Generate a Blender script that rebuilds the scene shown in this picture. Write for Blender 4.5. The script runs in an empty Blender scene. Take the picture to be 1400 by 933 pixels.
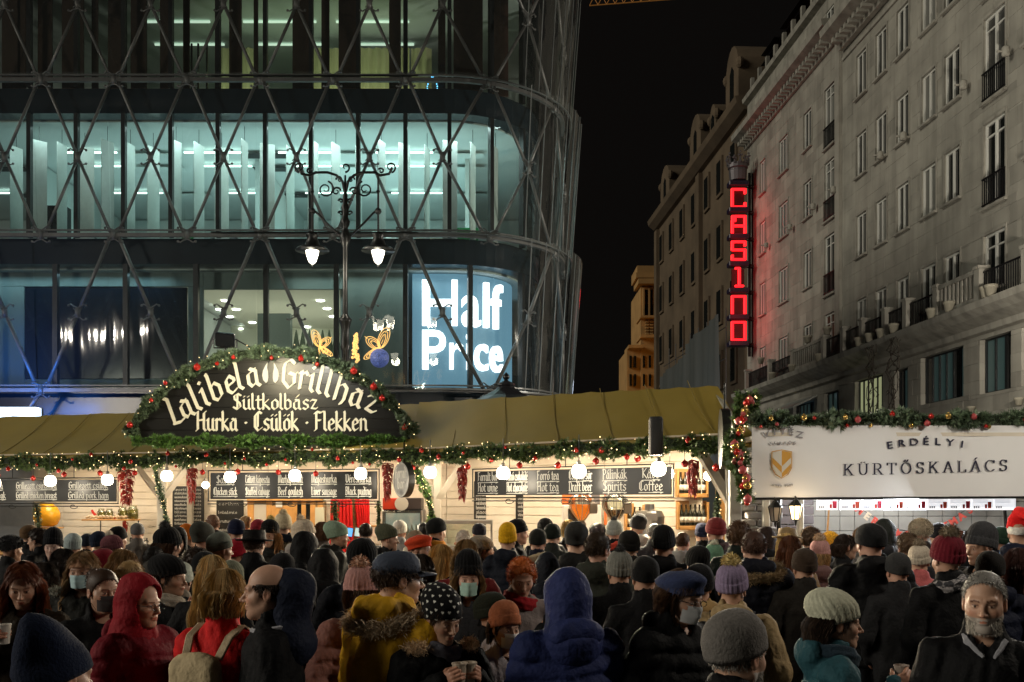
import bpy, math, random
import numpy as np
from mathutils import Vector, Matrix
random.seed(7); RNG = np.random.default_rng(7)
SC = bpy.context.scene
COL = SC.collection
PI = math.pi
F, CX, HY, CAMZ = 1361.0, 700.0, 684.0, 2.0      # focal length in photo pixels, principal column, horizon row, eye height

# ---------------------------------------------------------------- camera, sky, general light, exposure
cam = bpy.data.cameras.new('camera'); co = bpy.data.objects.new('camera', cam); COL.objects.link(co)
co.location = (0, 0, CAMZ); co.rotation_euler = (PI/2, 0, 0)
cam.sensor_width = 36; cam.lens = 36*F/1400; cam.shift_y = (HY-466.5)/1400
cam.clip_start = .05; cam.clip_end = 2000
SC.camera = co
w = bpy.data.worlds.new('World'); SC.world = w; w.use_nodes = True
w.node_tree.nodes['Background'].inputs[0].default_value = (.0042, .0036, .0032, 1)
w.node_tree.nodes['Background'].inputs[1].default_value = .8
sun = bpy.data.lights.new('city_glow', 'SUN'); so = bpy.data.objects.new('city_glow', sun); COL.objects.link(so)
sun.energy = 1.15; sun.angle = math.radians(24); sun.color = (1, .93, .78)
so.rotation_euler = Vector((.90, .34, -.34)).to_track_quat('-Z', 'Y').to_euler()
SC.view_settings.view_transform = 'Standard'; SC.view_settings.look = 'None'
SC.view_settings.exposure = 0; SC.view_settings.gamma = 1
cy = SC.cycles
cy.use_denoising = True; cy.max_bounces = 7; cy.diffuse_bounces = 3; cy.glossy_bounces = 3
cy.transmission_bounces = 5; cy.transparent_max_bounces = 24; cy.sample_clamp_indirect = 4; cy.sample_clamp_direct = 0
cy.caustics_reflective = False; cy.caustics_refractive = False; cy.use_light_tree = True

def P(px, py, d):                       # point of the place seen at photo pixel (px,py) at distance d
    return Vector(((px-CX)/F*d, d, CAMZ+(HY-py)/F*d))
def ZP(py, d): return CAMZ+(HY-py)/F*d
def XP(px, d): return (px-CX)/F*d

# ---------------------------------------------------------------- mesh helpers
class MB:
    def __init__(s): s.v = []; s.f = []; s.m = []; s.mi = 0
    def add(s, vs, fs):
        n = len(s.v); s.v.extend([tuple(q) for q in vs]); s.f.extend([tuple(i+n for i in f) for f in fs]); s.m.extend([s.mi]*len(fs)); return s
    def box(s, c, size, M=None):
        x, y, z = [q/2 for q in size]; c = Vector(c)
        vs = [Vector((sx*x, sy*y, sz*z)) for sz in (-1, 1) for sy in (-1, 1) for sx in (-1, 1)]
        vs = [(M @ q if M else q)+c for q in vs]
        return s.add(vs, [(0, 2, 3, 1), (4, 5, 7, 6), (0, 1, 5, 4), (2, 6, 7, 3), (0, 4, 6, 2), (1, 3, 7, 5)])
    def bbox(s, c, size, b=.01, M=None):             # bevelled box
        x, y, z = [q/2 for q in size]; c = Vector(c); b = min(b, x*.9, y*.9, z*.9)
        vs = []
        for zz, k in ((-z, 1), (-z+b, 0), (z-b, 0), (z, 1)):
            i = b*k
            for X, Y in ((-x+i+b, -y+i), (x-i-b, -y+i), (x-i, -y+i+b), (x-i, y-i-b), (x-i-b, y-i), (-x+i+b, y-i), (-x+i, y-i-b), (-x+i, -y+i+b)):
                vs.append(Vector((X, Y, zz)))
        vs = [(M @ q if M else q)+c for q in vs]
        fs = [tuple(range(7, -1, -1)), tuple(range(24, 32))]
        for r in range(3):
            for k in range(8): fs.append((r*8+k, r*8+(k+1) % 8, (r+1)*8+(k+1) % 8, (r+1)*8+k))
        return s.add(vs, fs)
    def tube(s, pts, r, n=6, closed=False, caps=True):
        pts = [Vector(p) for p in pts]; N = len(pts)
        rs = r if isinstance(r, (list, tuple)) else [r]*N
        vs = []; up = None
        for i, p in enumerate(pts):
            a = pts[i-1] if (i > 0 or closed) else p
            b = pts[(i+1) % N] if (i < N-1 or closed) else p
            t = (b-a)
            t = t.normalized() if t.length > 1e-9 else Vector((0, 0, 1))
            if up is None: up = Vector((0, 0, 1)) if abs(t.z) < .9 else Vector((1, 0, 0))
            u = (up-t*up.dot(t))
            u = u.normalized() if u.length > 1e-6 else t.orthogonal().normalized()
            w_ = t.cross(u); up = u
            for k in range(n):
                an = 2*PI*k/n; vs.append(p+(u*math.cos(an)+w_*math.sin(an))*rs[i])
        fs = []
        for i in range(N if closed else N-1):
            j = (i+1) % N
            for k in range(n): fs.append((i*n+k, i*n+(k+1) % n, j*n+(k+1) % n, j*n+k))
        if caps and not closed:
            fs.append(tuple(range(n-1, -1, -1))); fs.append(tuple((N-1)*n+k for k in range(n)))
        return s.add(vs, fs)
    def lathe(s, prof, c=(0, 0, 0), n=16, sx=1, sy=1, M=None, rib=0, nr=0):   # prof: (radius, z)
        c = Vector(c); vs = []
        for r, z in prof:
            for k in range(n):
                an = 2*PI*k/n; rr = r*(1+rib*math.cos(an*nr))
                q = Vector((rr*math.cos(an)*sx, rr*math.sin(an)*sy, z)); vs.append((M @ q if M else q)+c)
        fs = []
        for i in range(len(prof)-1):
            for k in range(n): fs.append((i*n+k, i*n+(k+1) % n, (i+1)*n+(k+1) % n, (i+1)*n+k))
        if prof[0][0] > 1e-4: fs.append(tuple(range(n-1, -1, -1)))
        if prof[-1][0] > 1e-4: fs.append(tuple((len(prof)-1)*n+k for k in range(n)))
        return s.add(vs, fs)
    def ball(s, c, r, n=12, m=8, sz=1):
        return s.lathe([(max(r*math.sin(PI*i/m), 1e-5), -r*sz*math.cos(PI*i/m)) for i in range(m+1)], c, n)
    def prism(s, poly, fr, t0, t1):      # poly 2D; fr=(origin,ux,uy,un): extruded between t0 and t1 along un
        o, ux, uy, un = fr; n = len(poly)
        vs = [o+ux*a+uy*b+un*t0 for a, b in poly]+[o+ux*a+uy*b+un*t1 for a, b in poly]
        fs = [tuple(range(n-1, -1, -1)), tuple(range(n, 2*n))]+[(i, (i+1) % n, n+(i+1) % n, n+i) for i in range(n)]
        return s.add(vs, fs)
    def mesh(s, name, mats=(), smooth=False):
        me = bpy.data.meshes.new(name); me.from_pydata(s.v, [], s.f)
        for m in (mats if isinstance(mats, (list, tuple)) else [mats]):
            if m: me.materials.append(m)
        if any(s.m): me.polygons.foreach_set('material_index', s.m)
        if smooth: me.polygons.foreach_set('use_smooth', [True]*len(me.polygons))
        me.update(); return me
    def obj(s, name, mats=(), parent=None, smooth=False, **k):
        return link(name, s.mesh(name, mats, smooth), parent, **k)

def link(name, data, parent=None, loc=None, rot=None, color=None, kind=None, label=None, scale=None):
    o = bpy.data.objects.new(name, data); COL.objects.link(o)
    if parent: o.parent = parent
    if loc is not None: o.location = loc
    if rot is not None: o.rotation_euler = rot
    if scale is not None: o.scale = scale if hasattr(scale, '__len__') else (scale,)*3
    if color is not None: o.color = (*color, 1)
    if kind: o['kind'] = kind
    if label: o['label'] = label
    return o
def tag(o, label, cat, group=None):
    o['label'] = label; o['category'] = cat
    if group: o['group'] = group
    return o
def thing(name, label, cat, loc=(0, 0, 0), rz=0, group=None):
    o = link(name, None, loc=loc, rot=(0, 0, rz)); o.empty_display_size = .1
    return tag(o, label, cat, group)
def copy_tree(o, parent=None):
    c = o.copy(); COL.objects.link(c); c.parent = parent
    for ch in list(o.children): copy_tree(ch, c)
    return c
def frame(o, ux=(1, 0, 0), uy=(0, 0, 1)):
    ux = Vector(ux).normalized(); uy = Vector(uy).normalized()
    return (Vector(o), ux, uy, ux.cross(uy))        # normal of ux=x, uy=z is -y: towards the camera

# ---------------------------------------------------------------- materials
MATS = {}
def mat(name, col=(.5, .5, .5), rough=.6, metal=0, emit=0, ecol=None, noise=0, nscale=8, bump=0, bscale=40, objcol=False,
        trans=0, spec=.5, coat=0, attr=None, sheen=0, island=0, detail=3, streak=0):
    if name in MATS: return MATS[name]
    m = bpy.data.materials.new(name); m.use_nodes = True; nt = m.node_tree; N = nt.nodes; L = nt.links
    b = N['Principled BSDF']; MATS[name] = m
    b.inputs['Base Color'].default_value = (*col, 1); b.inputs['Roughness'].default_value = rough
    b.inputs['Metallic'].default_value = metal; b.inputs['Specular IOR Level'].default_value = spec
    b.inputs['Coat Weight'].default_value = coat; b.inputs['Sheen Weight'].default_value = sheen
    b.inputs['Transmission Weight'].default_value = trans
    if emit: b.inputs['Emission Color'].default_value = (*(ecol or col), 1); b.inputs['Emission Strength'].default_value = emit
    tc = N.new('ShaderNodeTexCoord')
    src = None
    if objcol: oi = N.new('ShaderNodeObjectInfo'); src = oi.outputs['Color']
    if attr:
        at = N.new('ShaderNodeAttribute'); at.attribute_name = attr
        if src is None: src = at.outputs['Color']
        else:
            mx = N.new('ShaderNodeMix'); mx.data_type = 'RGBA'; mx.blend_type = 'MULTIPLY'; mx.inputs[0].default_value = 1
            L.new(src, mx.inputs[6]); L.new(at.outputs['Color'], mx.inputs[7]); src = mx.outputs[2]
    if noise or island:
        no = N.new('ShaderNodeTexNoise'); no.inputs['Scale'].default_value = nscale; no.inputs['Detail'].default_value = detail+2
        L.new(tc.outputs['Object'], no.inputs['Vector'])
        mr = N.new('ShaderNodeMapRange'); mr.inputs[1].default_value = .25; mr.inputs[2].default_value = .75
        mr.inputs[3].default_value = 1-noise; mr.inputs[4].default_value = 1+noise
        L.new(no.outputs['Fac'], mr.inputs[0]); val = mr.outputs[0]
        if island:
            ge = N.new('ShaderNodeNewGeometry'); mr2 = N.new('ShaderNodeMapRange')
            mr2.inputs[3].default_value = 1-island; mr2.inputs[4].default_value = 1+island
            L.new(ge.outputs['Random Per Island'], mr2.inputs[0])
            mu = N.new('ShaderNodeMath'); mu.operation = 'MULTIPLY'; L.new(val, mu.inputs[0]); L.new(mr2.outputs[0], mu.inputs[1]); val = mu.outputs[0]
        if streak:
            mp = N.new('ShaderNodeMapping'); mp.inputs['Scale'].default_value = (2.2, 2.2, .16); L.new(tc.outputs['Object'], mp.inputs[0])
            n3 = N.new('ShaderNodeTexNoise'); n3.inputs['Scale'].default_value = 1; n3.inputs['Detail'].default_value = 6; L.new(mp.outputs[0], n3.inputs['Vector'])
            m3 = N.new('ShaderNodeMapRange'); m3.inputs[1].default_value = .45; m3.inputs[2].default_value = .72; m3.inputs[3].default_value = 1; m3.inputs[4].default_value = 1-streak; L.new(n3.outputs['Fac'], m3.inputs[0])
            mu3 = N.new('ShaderNodeMath'); mu3.operation = 'MULTIPLY'; L.new(val, mu3.inputs[0]); L.new(m3.outputs[0], mu3.inputs[1]); val = mu3.outputs[0]
        vm = N.new('ShaderNodeVectorMath'); vm.operation = 'SCALE'
        if src is None: vm.inputs[0].default_value = col
        else: L.new(src, vm.inputs[0])
        L.new(val, vm.inputs['Scale']); src = vm.outputs[0]
    if src is not None: L.new(src, b.inputs['Base Color'])
    if bump:
        n2 = N.new('ShaderNodeTexNoise'); n2.inputs['Scale'].default_value = bscale; n2.inputs['Detail'].default_value = 3
        L.new(tc.outputs['Object'], n2.inputs['Vector'])
        bp = N.new('ShaderNodeBump'); bp.inputs['Strength'].default_value = 1; bp.inputs['Distance'].default_value = bump
        L.new(n2.outputs['Fac'], bp.inputs['Height']); L.new(bp.outputs[0], b.inputs['Normal'])
    return m
def emat(name, col, e):
    return mat(name, col, rough=.5, emit=e, ecol=col)
def glass(name, tint=(.9, .95, .95), f0=.06, rough=.02, wave=0, wscale=1.5, diffuse_mix=0.0, gl=(1, 1, 1)):
    if name in MATS: return MATS[name]
    m = bpy.data.materials.new(name); m.use_nodes = True; nt = m.node_tree; N = nt.nodes; L = nt.links; N.clear(); MATS[name] = m
    out = N.new('ShaderNodeOutputMaterial'); tr = N.new('ShaderNodeBsdfTransparent'); tr.inputs[0].default_value = (*tint, 1)
    gs = N.new('ShaderNodeBsdfGlossy'); gs.inputs['Roughness'].default_value = rough; gs.inputs[0].default_value = (*gl, 1)
    lw = N.new('ShaderNodeFresnel'); lw.inputs[0].default_value = 1.5
    geo = N.new('ShaderNodeNewGeometry')
    ad = N.new('ShaderNodeMath'); ad.operation = 'ADD'; ad.inputs[1].default_value = f0-.04; L.new(lw.outputs[0], ad.inputs[0])
    cl = N.new('ShaderNodeMath'); cl.operation = 'MINIMUM'; cl.inputs[1].default_value = .85; L.new(ad.outputs[0], cl.inputs[0])
    mx = N.new('ShaderNodeMixShader'); L.new(cl.outputs[0], mx.inputs[0]); L.new(tr.outputs[0], mx.inputs[1]); L.new(gs.outputs[0], mx.inputs[2])
    last = mx
    if wave:
        tc = N.new('ShaderNodeTexCoord'); mp = N.new('ShaderNodeMapping'); mp.inputs['Scale'].default_value = (1, 1, .25)
        n2 = N.new('ShaderNodeTexNoise'); n2.inputs['Scale'].default_value = wscale; n2.inputs['Detail'].default_value = 2
        L.new(tc.outputs['Object'], mp.inputs[0]); L.new(mp.outputs[0], n2.inputs['Vector'])
        bp = N.new('ShaderNodeBump'); bp.inputs['Distance'].default_value = wave; L.new(n2.outputs['Fac'], bp.inputs['Height'])
        L.new(bp.outputs[0], gs.inputs['Normal'])
    if diffuse_mix:
        df = N.new('ShaderNodeBsdfDiffuse'); df.inputs[0].default_value = (.55, .62, .6, 1)
        m2 = N.new('ShaderNodeMixShader'); m2.inputs[0].default_value = diffuse_mix
        L.new(last.outputs[0], m2.inputs[1]); L.new(df.outputs[0], m2.inputs[2]); last = m2
    L.new(last.outputs[0], out.inputs[0]); return m

def light(name, kind, loc, e, col=(1, 1, 1), size=.1, to=None, sy=None, spot=None):
    l = bpy.data.lights.new(name, kind); l.energy = e; l.color = col
    if kind == 'AREA':
        l.size = size
        if sy: l.shape = 'RECTANGLE'; l.size_y = sy
    else: l.shadow_soft_size = size
    if spot: l.spot_size = spot; l.spot_blend = .6
    o = bpy.data.objects.new(name, l); COL.objects.link(o); o.location = loc
    if to is not None: o.rotation_euler = (Vector(to)-Vector(loc)).to_track_quat('-Z', 'Y').to_euler()
    return o

# ---------------------------------------------------------------- implicit surfaces -> mesh (surface nets)
def nets(f, lo, hi, h):
    lo = np.array(lo, float); n = np.ceil((np.array(hi)-lo)/h).astype(int)+1
    ax = [lo[i]+h*np.arange(n[i]) for i in range(3)]
    X, Y, Z = np.meshgrid(*ax, indexing='ij', sparse=False)
    V = f(X, Y, Z)
    S = V < 0
    acc = np.zeros(tuple(n-1)+(3,)); cnt = np.zeros(tuple(n-1))
    def sl(off): return tuple(slice(off[i], off[i]+n[i]-1) for i in range(3))
    for a in range(3):
        o1, o2 = [(1, 2), (0, 2), (0, 1)][a]
        for i in (0, 1):
            for j in (0, 1):
                p = [0, 0, 0]; p[o1] = i; p[o2] = j; q = list(p); q[a] = 1
                va, vb = V[sl(p)], V[sl(q)]; c = (va < 0) != (vb < 0)
                t = np.where(c, va/np.where(c, va-vb, 1), 0)
                for k in range(3):
                    acc[..., k] += np.where(c, (t if k == a else p[k]), 0)
                cnt += c
    act = cnt > 0; idx = -np.ones(act.shape, int); ids = np.argwhere(act); idx[act] = np.arange(len(ids))
    vs = lo+(ids+acc[act]/cnt[act][:, None])*h
    fs = []
    for a in range(3):
        o1, o2 = [(1, 2), (2, 0), (0, 1)][a]
        A = S[tuple(slice(0, -1) if k == a else slice(None) for k in range(3))]; B = S[tuple(slice(1, None) if k == a else slice(None) for k in range(3))]
        e = np.argwhere(A != B); ok = (e[:, o1] > 0) & (e[:, o2] > 0) & (e[:, o1] < n[o1]-1) & (e[:, o2] < n[o2]-1); e = e[ok]
        inside = A[tuple(e.T)]
        def at(d1, d2):
            q = e.copy(); q[:, o1] -= d1; q[:, o2] -= d2; return idx[tuple(q.T)]
        q = np.stack([at(1, 1), at(0, 1), at(0, 0), at(1, 0)], 1)
        q[~inside] = q[~inside][:, ::-1]; fs.append(q)
    return vs, np.concatenate(fs)
def smin(a, b, k):
    hh = np.clip(.5+.5*(b-a)/k, 0, 1); return b*(1-hh)+a*hh-k*hh*(1-hh)
def smax(a, b, k): return -smin(-a, -b, k)
def ell(X, Y, Z, c, r):
    r = np.array(r, float); x, y, z = (X-c[0])/r[0], (Y-c[1])/r[1], (Z-c[2])/r[2]
    k0 = np.sqrt(x*x+y*y+z*z)+1e-9; k1 = np.sqrt((x/r[0])**2+(y/r[1])**2+(z/r[2])**2)+1e-9
    return k0*(k0-1)/k1
def cap(X, Y, Z, a, b, ra, rb=None):
    rb = ra if rb is None else rb
    a = np.array(a, float); d = np.array(b, float)-a
    t = np.clip(((X-a[0])*d[0]+(Y-a[1])*d[1]+(Z-a[2])*d[2])/(d@d+1e-12), 0, 1)
    return np.sqrt((X-a[0]-t*d[0])**2+(Y-a[1]-t*d[1])**2+(Z-a[2]-t*d[2])**2)-(ra+(rb-ra)*t)
def wob(X, Y, Z, s, seed=0):
    r = np.random.default_rng(seed); o = 0
    for i in range(5):
        k = r.normal(size=3)*s; o = o+np.sin(X*k[0]+Y*k[1]+Z*k[2]+r.uniform(0, 6.28))
    return o/5
def np_mesh(name, vs, fs, mats=(), smooth=True, cols=None, mi=None):
    me = bpy.data.meshes.new(name); vs = np.asarray(vs, float)
    fs = [tuple(f) for f in np.asarray(fs).tolist()] if isinstance(fs, np.ndarray) else fs
    me.from_pydata(vs.tolist(), [], fs)
    for m in (mats if isinstance(mats, (list, tuple)) else [mats]):
        if m: me.materials.append(m)
    if smooth: me.polygons.foreach_set('use_smooth', [True]*len(me.polygons))
    if mi is not None: me.polygons.foreach_set('material_index', mi)
    if cols is not None:
        ca = me.color_attributes.new('tint', 'FLOAT_COLOR', 'POINT')
        ca.data.foreach_set('color', np.concatenate([cols, np.ones((len(cols), 1))], 1).ravel())
    me.update(); return me
# ---------------------------------------------------------------- lettering drawn with a broad pen
def hull(pts):
    pts = sorted(set((round(a, 5), round(b, 5)) for a, b in pts))
    def half(ps):
        h = []
        for p in ps:
            while len(h) > 1 and (h[-1][0]-h[-2][0])*(p[1]-h[-2][1])-(h[-1][1]-h[-2][1])*(p[0]-h[-2][0]) <= 0: h.pop()
            h.append(p)
        return h[:-1]
    return half(pts)+half(pts[::-1])
def A(cx, cy, rx, ry, a0, a1, n=8):
    return [(cx+rx*math.cos(math.radians(a0+(a1-a0)*i/n)), cy+ry*math.sin(math.radians(a0+(a1-a0)*i/n))) for i in range(n+1)]
BL = {  # blackletter: advance, strokes; x-height 5, ascender 8
 'a': (4.2, [(2.6, 4.9), (.5, 3.4), (.5, 1), (1.4, 0), (2.8, 1.2)], [(1.2, 5), (2.8, 4.3), (2.8, .7), (3.6, 0)]),
 'b': (4.1, [(.3, 8), (.5, 7.4), (.5, .8), (1.5, 0), (3, 1.1), (3, 3.9), (1.8, 5), (.5, 3.8)]),
 'c': (3.6, [(3, 4.2), (1.8, 5), (.6, 3.8), (.6, 1), (1.6, 0), (3, .9)]),
 'd': (4.3, [(1.6, 8), (3, 6.4), (3, .7), (3.7, 0)], [(3, 3.9), (1.9, 5), (.6, 3.8), (.6, 1), (1.6, 0), (3, 1.1)]),
 'e': (3.8, [(.7, 2.2), (2.9, 3.2), (2.9, 4), (1.8, 5), (.6, 3.8), (.6, 1), (1.6, 0), (3, .9)]),
 'f': (3.0, [(3, 7.2), (2, 8), (1.1, 7), (1.1, 0)], [(0, 4.8), (2.5, 4.8)]),
 'g': (4.1, [(3, 3.9), (1.9, 5), (.6, 3.8), (.6, 1), (1.6, 0), (3, 1.1)], [(3, 5), (3, -1.5), (1.8, -2.6), (.5, -1.8)]),
 'h': (4.1, [(.3, 8), (.5, 7.4), (.5, 0)], [(.5, 3.8), (1.9, 5), (3, 4), (3, .6), (2.4, -.8)]),
 'i': (2.3, [(.1, 4.4), (.8, 5), (.8, .7), (1.6, 0)], [(.6, 6.9), (1, 6.6)]),
 'j': (2.3, [(.1, 4.4), (.9, 5), (.9, -1.6), (-.2, -2.6)], [(.7, 6.9), (1.1, 6.6)]),
 'k': (4.0, [(.3, 8), (.5, 7.4), (.5, 0)], [(2.7, 4.9), (.7, 2.7), (2.6, 1), (3.4, 0)]),
 'l': (2.1, [(.3, 8), (.5, 7.4), (.5, .8), (1.4, 0)]),
 'm': (6.0, [(.1, 4.4), (.7, 5), (.7, 0)], [(.7, 3.9), (2, 5), (2.9, 4), (2.9, 0)], [(2.9, 3.9), (4.2, 5), (5.1, 4), (5.1, .6), (5.8, 0)]),
 'n': (4.1, [(.1, 4.4), (.7, 5), (.7, 0)], [(.7, 3.9), (2.1, 5), (3.1, 4), (3.1, .6), (3.8, 0)]),
 'o': (4.0, [(1.9, 5), (.6, 3.8), (.6, 1), (1.7, 0), (3.1, 1.1), (3.1, 3.9), (1.9, 5)]),
 'p': (4.1, [(.1, 4.4), (.7, 5), (.7, -2.8)], [(.7, 3.8), (2, 5), (3.1, 3.9), (3.1, 1.1), (1.8, 0), (.7, .8)]),
 'r': (3.2, [(.1, 4.4), (.7, 5), (.7, 0)], [(.7, 3.8), (2, 5), (2.8, 4.2)]),
 's': (3.6, [(2.9, 4.4), (1.7, 5), (.7, 4), (1, 3), (2.6, 2.2), (2.8, 1), (1.7, 0), (.5, .7)]),
 't': (2.9, [(1, 6.8), (1, .8), (1.9, 0), (2.6, .6)], [(0, 4.8), (2.5, 4.8)]),
 'u': (4.2, [(.1, 4.4), (.7, 5), (.7, .9), (1.7, 0), (3, 1)], [(3, 5), (3, .7), (3.8, 0)]),
 'v': (3.8, [(.2, 4.8), (.8, 4.6), (.8, 1), (1.7, 0), (3, 1.6), (3, 4.2), (2.3, 5)]),
 'w': (5.8, [(.2, 4.8), (.8, 4.4), (.8, 1), (1.7, 0), (2.8, 1)], [(2.8, 5), (2.8, 1), (3.7, 0), (5, 1.6), (5, 4.2), (4.3, 5)]),
 'y': (4.0, [(.2, 4.8), (.8, 4.4), (.8, 1), (1.7, 0), (3, 1)], [(3, 5), (3, -1.4), (1.8, -2.6), (.6, -2)]),
 'z': (3.8, [(.4, 4.2), (1, 4.9), (3, 4.6), (.8, .6), (2.8, .2), (3.4, .9)]),
 'A': (5.6, [(2.7, 8), (.4, 0)], [(2.7, 8), (3.2, 7.4), (4.6, .6), (5.3, 0)], [(1.2, 2.8), (4, 2.8)]),
 'B': (5.0, [(.9, 8), (.9, .3)], [(.2, 7.6), (2.6, 8), (3.8, 6.8), (3.6, 5.2), (1, 4.2)], [(1, 4.2), (3.4, 4), (4.1, 2.8), (3.9, 1), (2.4, 0), (.2, .4)]),
 'C': (4.8, [(4, 7.2), (2.6, 8), (.8, 6.2), (.8, 1.6), (2.4, 0), (4.2, 1.2)], [(2.2, 7.2), (2.2, 1.6)]),
 'D': (5.2, [(1, 7.6), (1, .4)], [(.1, 7.4), (2.6, 8), (4.3, 6.2), (4.3, 1.8), (2.6, 0), (.2, .5)]),
 'F': (4.6, [(1, 7.6), (1, .6), (.2, 0)], [(.1, 7.2), (1.2, 8), (3, 7.5), (4.2, 8)], [(1, 4.3), (3, 4.3)]),
 'G': (5.6, [(4.4, 7), (3, 8), (1.2, 7), (.8, 5.6), (.8, 1.8), (2.6, 0), (4.5, 1.4), (4.5, 3.8), (2.7, 4.2)], [(4.3, 3.8), (5.2, 4.4)]),
 'H': (5.4, [(.2, 7.4), (1, 8), (1, .5), (.3, 0)], [(1, 4.2), (4, 4.6)], [(4.9, 8), (4, 7.4), (4, .8), (4.9, 0)]),
 'K': (5.0, [(.2, 7.4), (1, 8), (1, .4)], [(4.2, 8), (1.1, 4.2), (3.6, 1.2), (4.6, 0)]),
 'L': (4.6, [(.2, 8), (1, 7.4), (1, .8), (.7, .3), (2.6, .1), (4.2, .9)]),
 'M': (6.6, [(.2, 7.4), (1, 8), (1, 0)], [(1, 7), (2.4, 8), (3.2, 7), (3.2, .4)], [(3.2, 7), (4.8, 8), (5.6, 7), (5.6, .6), (6.3, 0)]),
 'P': (4.8, [(1, 8), (1, -.6)], [(.1, 7.4), (2.6, 8), (4, 6.6), (3.8, 4.6), (2.4, 3.6), (1, 4.2)]),
 'S': (4.6, [(3.9, 7), (2.5, 8), (.8, 6.8), (1, 5.2), (3.4, 3.2), (3.8, 1.4), (2.3, 0), (.4, 1.2)], [(2.3, 7.4), (2.3, .8)]),
 'T': (4.8, [(.2, 7), (1.2, 8), (3.2, 7.4), (4.4, 8)], [(2.4, 7.4), (.9, 5.4), (.9, 1.6), (2.4, 0), (4, 1.1)]),
 'U': (5.2, [(.2, 7.4), (1, 8), (1, 1.2), (2.2, 0), (4, 1.3)], [(4, 8), (4, .8), (4.8, 0)]),
 'V': (5.0, [(.2, 7.4), (1, 8), (1, 1.6), (2.3, 0), (4.2, 2.2), (4.2, 6.8), (3.4, 8)]),
 ' ': (2.4,), '.': (2.6, [(1.1, 3.4), (1.6, 3.2), (1.5, 3.1)]), '(': (1, ),
}
SF = {  # roman capitals with serifs, height 7, nib held flat
 'K': (7.2, [(1.4, 7), (1.4, 0)], [(.4, 7), (2.4, 7)], [(.4, 0), (2.4, 0)], [(5.6, 7), (1.5, 2.9)], [(2.9, 4.3), (6, 0)], [(4.8, 7), (6.4, 7)], [(5, 0), (6.8, 0)]),
 'U': (7.4, [(1.4, 7), (1.4, 2.6)]+[], A(3.6, 2.6, 2.2, 2.6, 180, 360), [(5.8, 2.6), (5.8, 7)], [(.4, 7), (2.4, 7)], [(5, 7), (6.8, 7)]),
 'R': (7.0, [(1.4, 7), (1.4, 0)], [(.4, 7), (3.4, 7)], A(3.2, 5.2, 2.1, 1.8, 90, -90), [(3.2, 3.4), (1.4, 3.4)], [(3.4, 3.4), (6, 0)], [(.4, 0), (2.4, 0)], [(5.2, 0), (6.6, 0)]),
 'T': (6.6, [(3.2, 7), (3.2, 0)], [(.4, 7), (6, 7)], [(.4, 7), (.4, 5.6)], [(6, 7), (6, 5.6)], [(2.2, 0), (4.2, 0)]),
 'O': (7.6, A(3.7, 3.5, 2.9, 3.5, 0, 360, 18)),
 'S': (5.8, [(4.8, 5.4)]+A(2.9, 5.2, 1.8, 1.8, 40, 250, 7)+A(2.8, 1.9, 2, 1.9, 60, -140, 8), [(4.8, 6.8), (4.8, 5.4)], [(.9, .2), (.9, 1.6)]),
 'A': (7.2, [(3.6, 7), (1, 0)], [(3.6, 7), (6.2, 0)], [(1.9, 2.4), (5.3, 2.4)], [(.2, 0), (1.9, 0)], [(5.2, 0), (7, 0)]),
 'L': (6.0, [(1.4, 7), (1.4, 0)], [(.4, 7), (2.4, 7)], [(.4, 0), (5.4, 0), (5.4, 1.6)]),
 'C': (7.0, A(3.8, 3.5, 3, 3.5, 42, 318, 14), [(6, 6.9), (6, 5.2)]), ' ': (4,),
}
ACC = {'á': 'a1', 'é': 'e1', 'ó': 'o1', 'à': 'a1', 'í': 'i1', 'ü': 'u2', 'ö': 'o2', 'ő': 'o3', 'Ü': 'U2', 'Ő': 'O3', 'Á': 'A1', 'É': 'E1', 'ű': 'u3'}
def glyph(font, ch):
    acc = None
    if ch in ACC: ch, acc = ACC[ch]
    g = font.get(ch) or font.get(' ')
    adv, st = g[0], list(g[1:])
    if acc:
        top = (7.6 if font is SF else 8.6) if ch.isupper() or font is SF else 6.1
        c = (adv-.4)/2
        if acc == '1': st.append([(c-.3, top), (c+.9, top+1.3)])
        if acc == '2': st += [[(c-1.2, top+.2), (c-.9, top+.5)], [(c+.7, top+.2), (c+1, top+.5)]]
        if acc == '3': st += [[(c-1.2, top), (c-.4, top+1.2)], [(c+.4, top), (c+1.2, top+1.2)]]
    return adv, st
def pen(mb, strokes, fr, sc, ox, oy, nw=1.0, nt_=.28, na=38, t0=0, th=.004, rot=0, slant=0, k0=0):
    ca, sa = math.cos(math.radians(na)), math.sin(math.radians(na)); cr, sr = math.cos(rot), math.sin(rot)
    nib = [(a*nw/2*ca-b*nt_/2*sa, a*nw/2*sa+b*nt_/2*ca) for a, b in ((-1, -1), (1, -1), (1, 1), (-1, 1))]
    k = k0
    for st in strokes:
        for p, q in zip(st, st[1:]):
            h = hull([(p[0]+a, p[1]+b) for a, b in nib]+[(q[0]+a, q[1]+b) for a, b in nib])
            h = [((x+slant*y)*sc, y*sc) for x, y in h]
            h = [(x*cr-y*sr+ox, x*sr+y*cr+oy) for x, y in h]
            mb.prism(h, fr, t0, t0+th+k*.00012); k = (k+1) % 23
def pen_width(text, font, gap=0): return sum(glyph(font, c)[0]+gap for c in text)
def pen_text(mb, text, font, fr, x0, y0, sc, gap=0, fit=None, **k):
    if fit: gap = 0; sc2 = fit/pen_width(text, font); kx = sc2
    x = x0
    for c in text:
        adv, st = glyph(font, c)
        if fit:
            st2 = [[(a*kx/sc, b) for a, b in s_] for s_ in st]; pen(mb, st2, fr, sc, x, y0, **k); x += adv*kx
        else:
            pen(mb, st, fr, sc, x, y0, **k); x += (adv+gap)*sc
    return x
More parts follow.
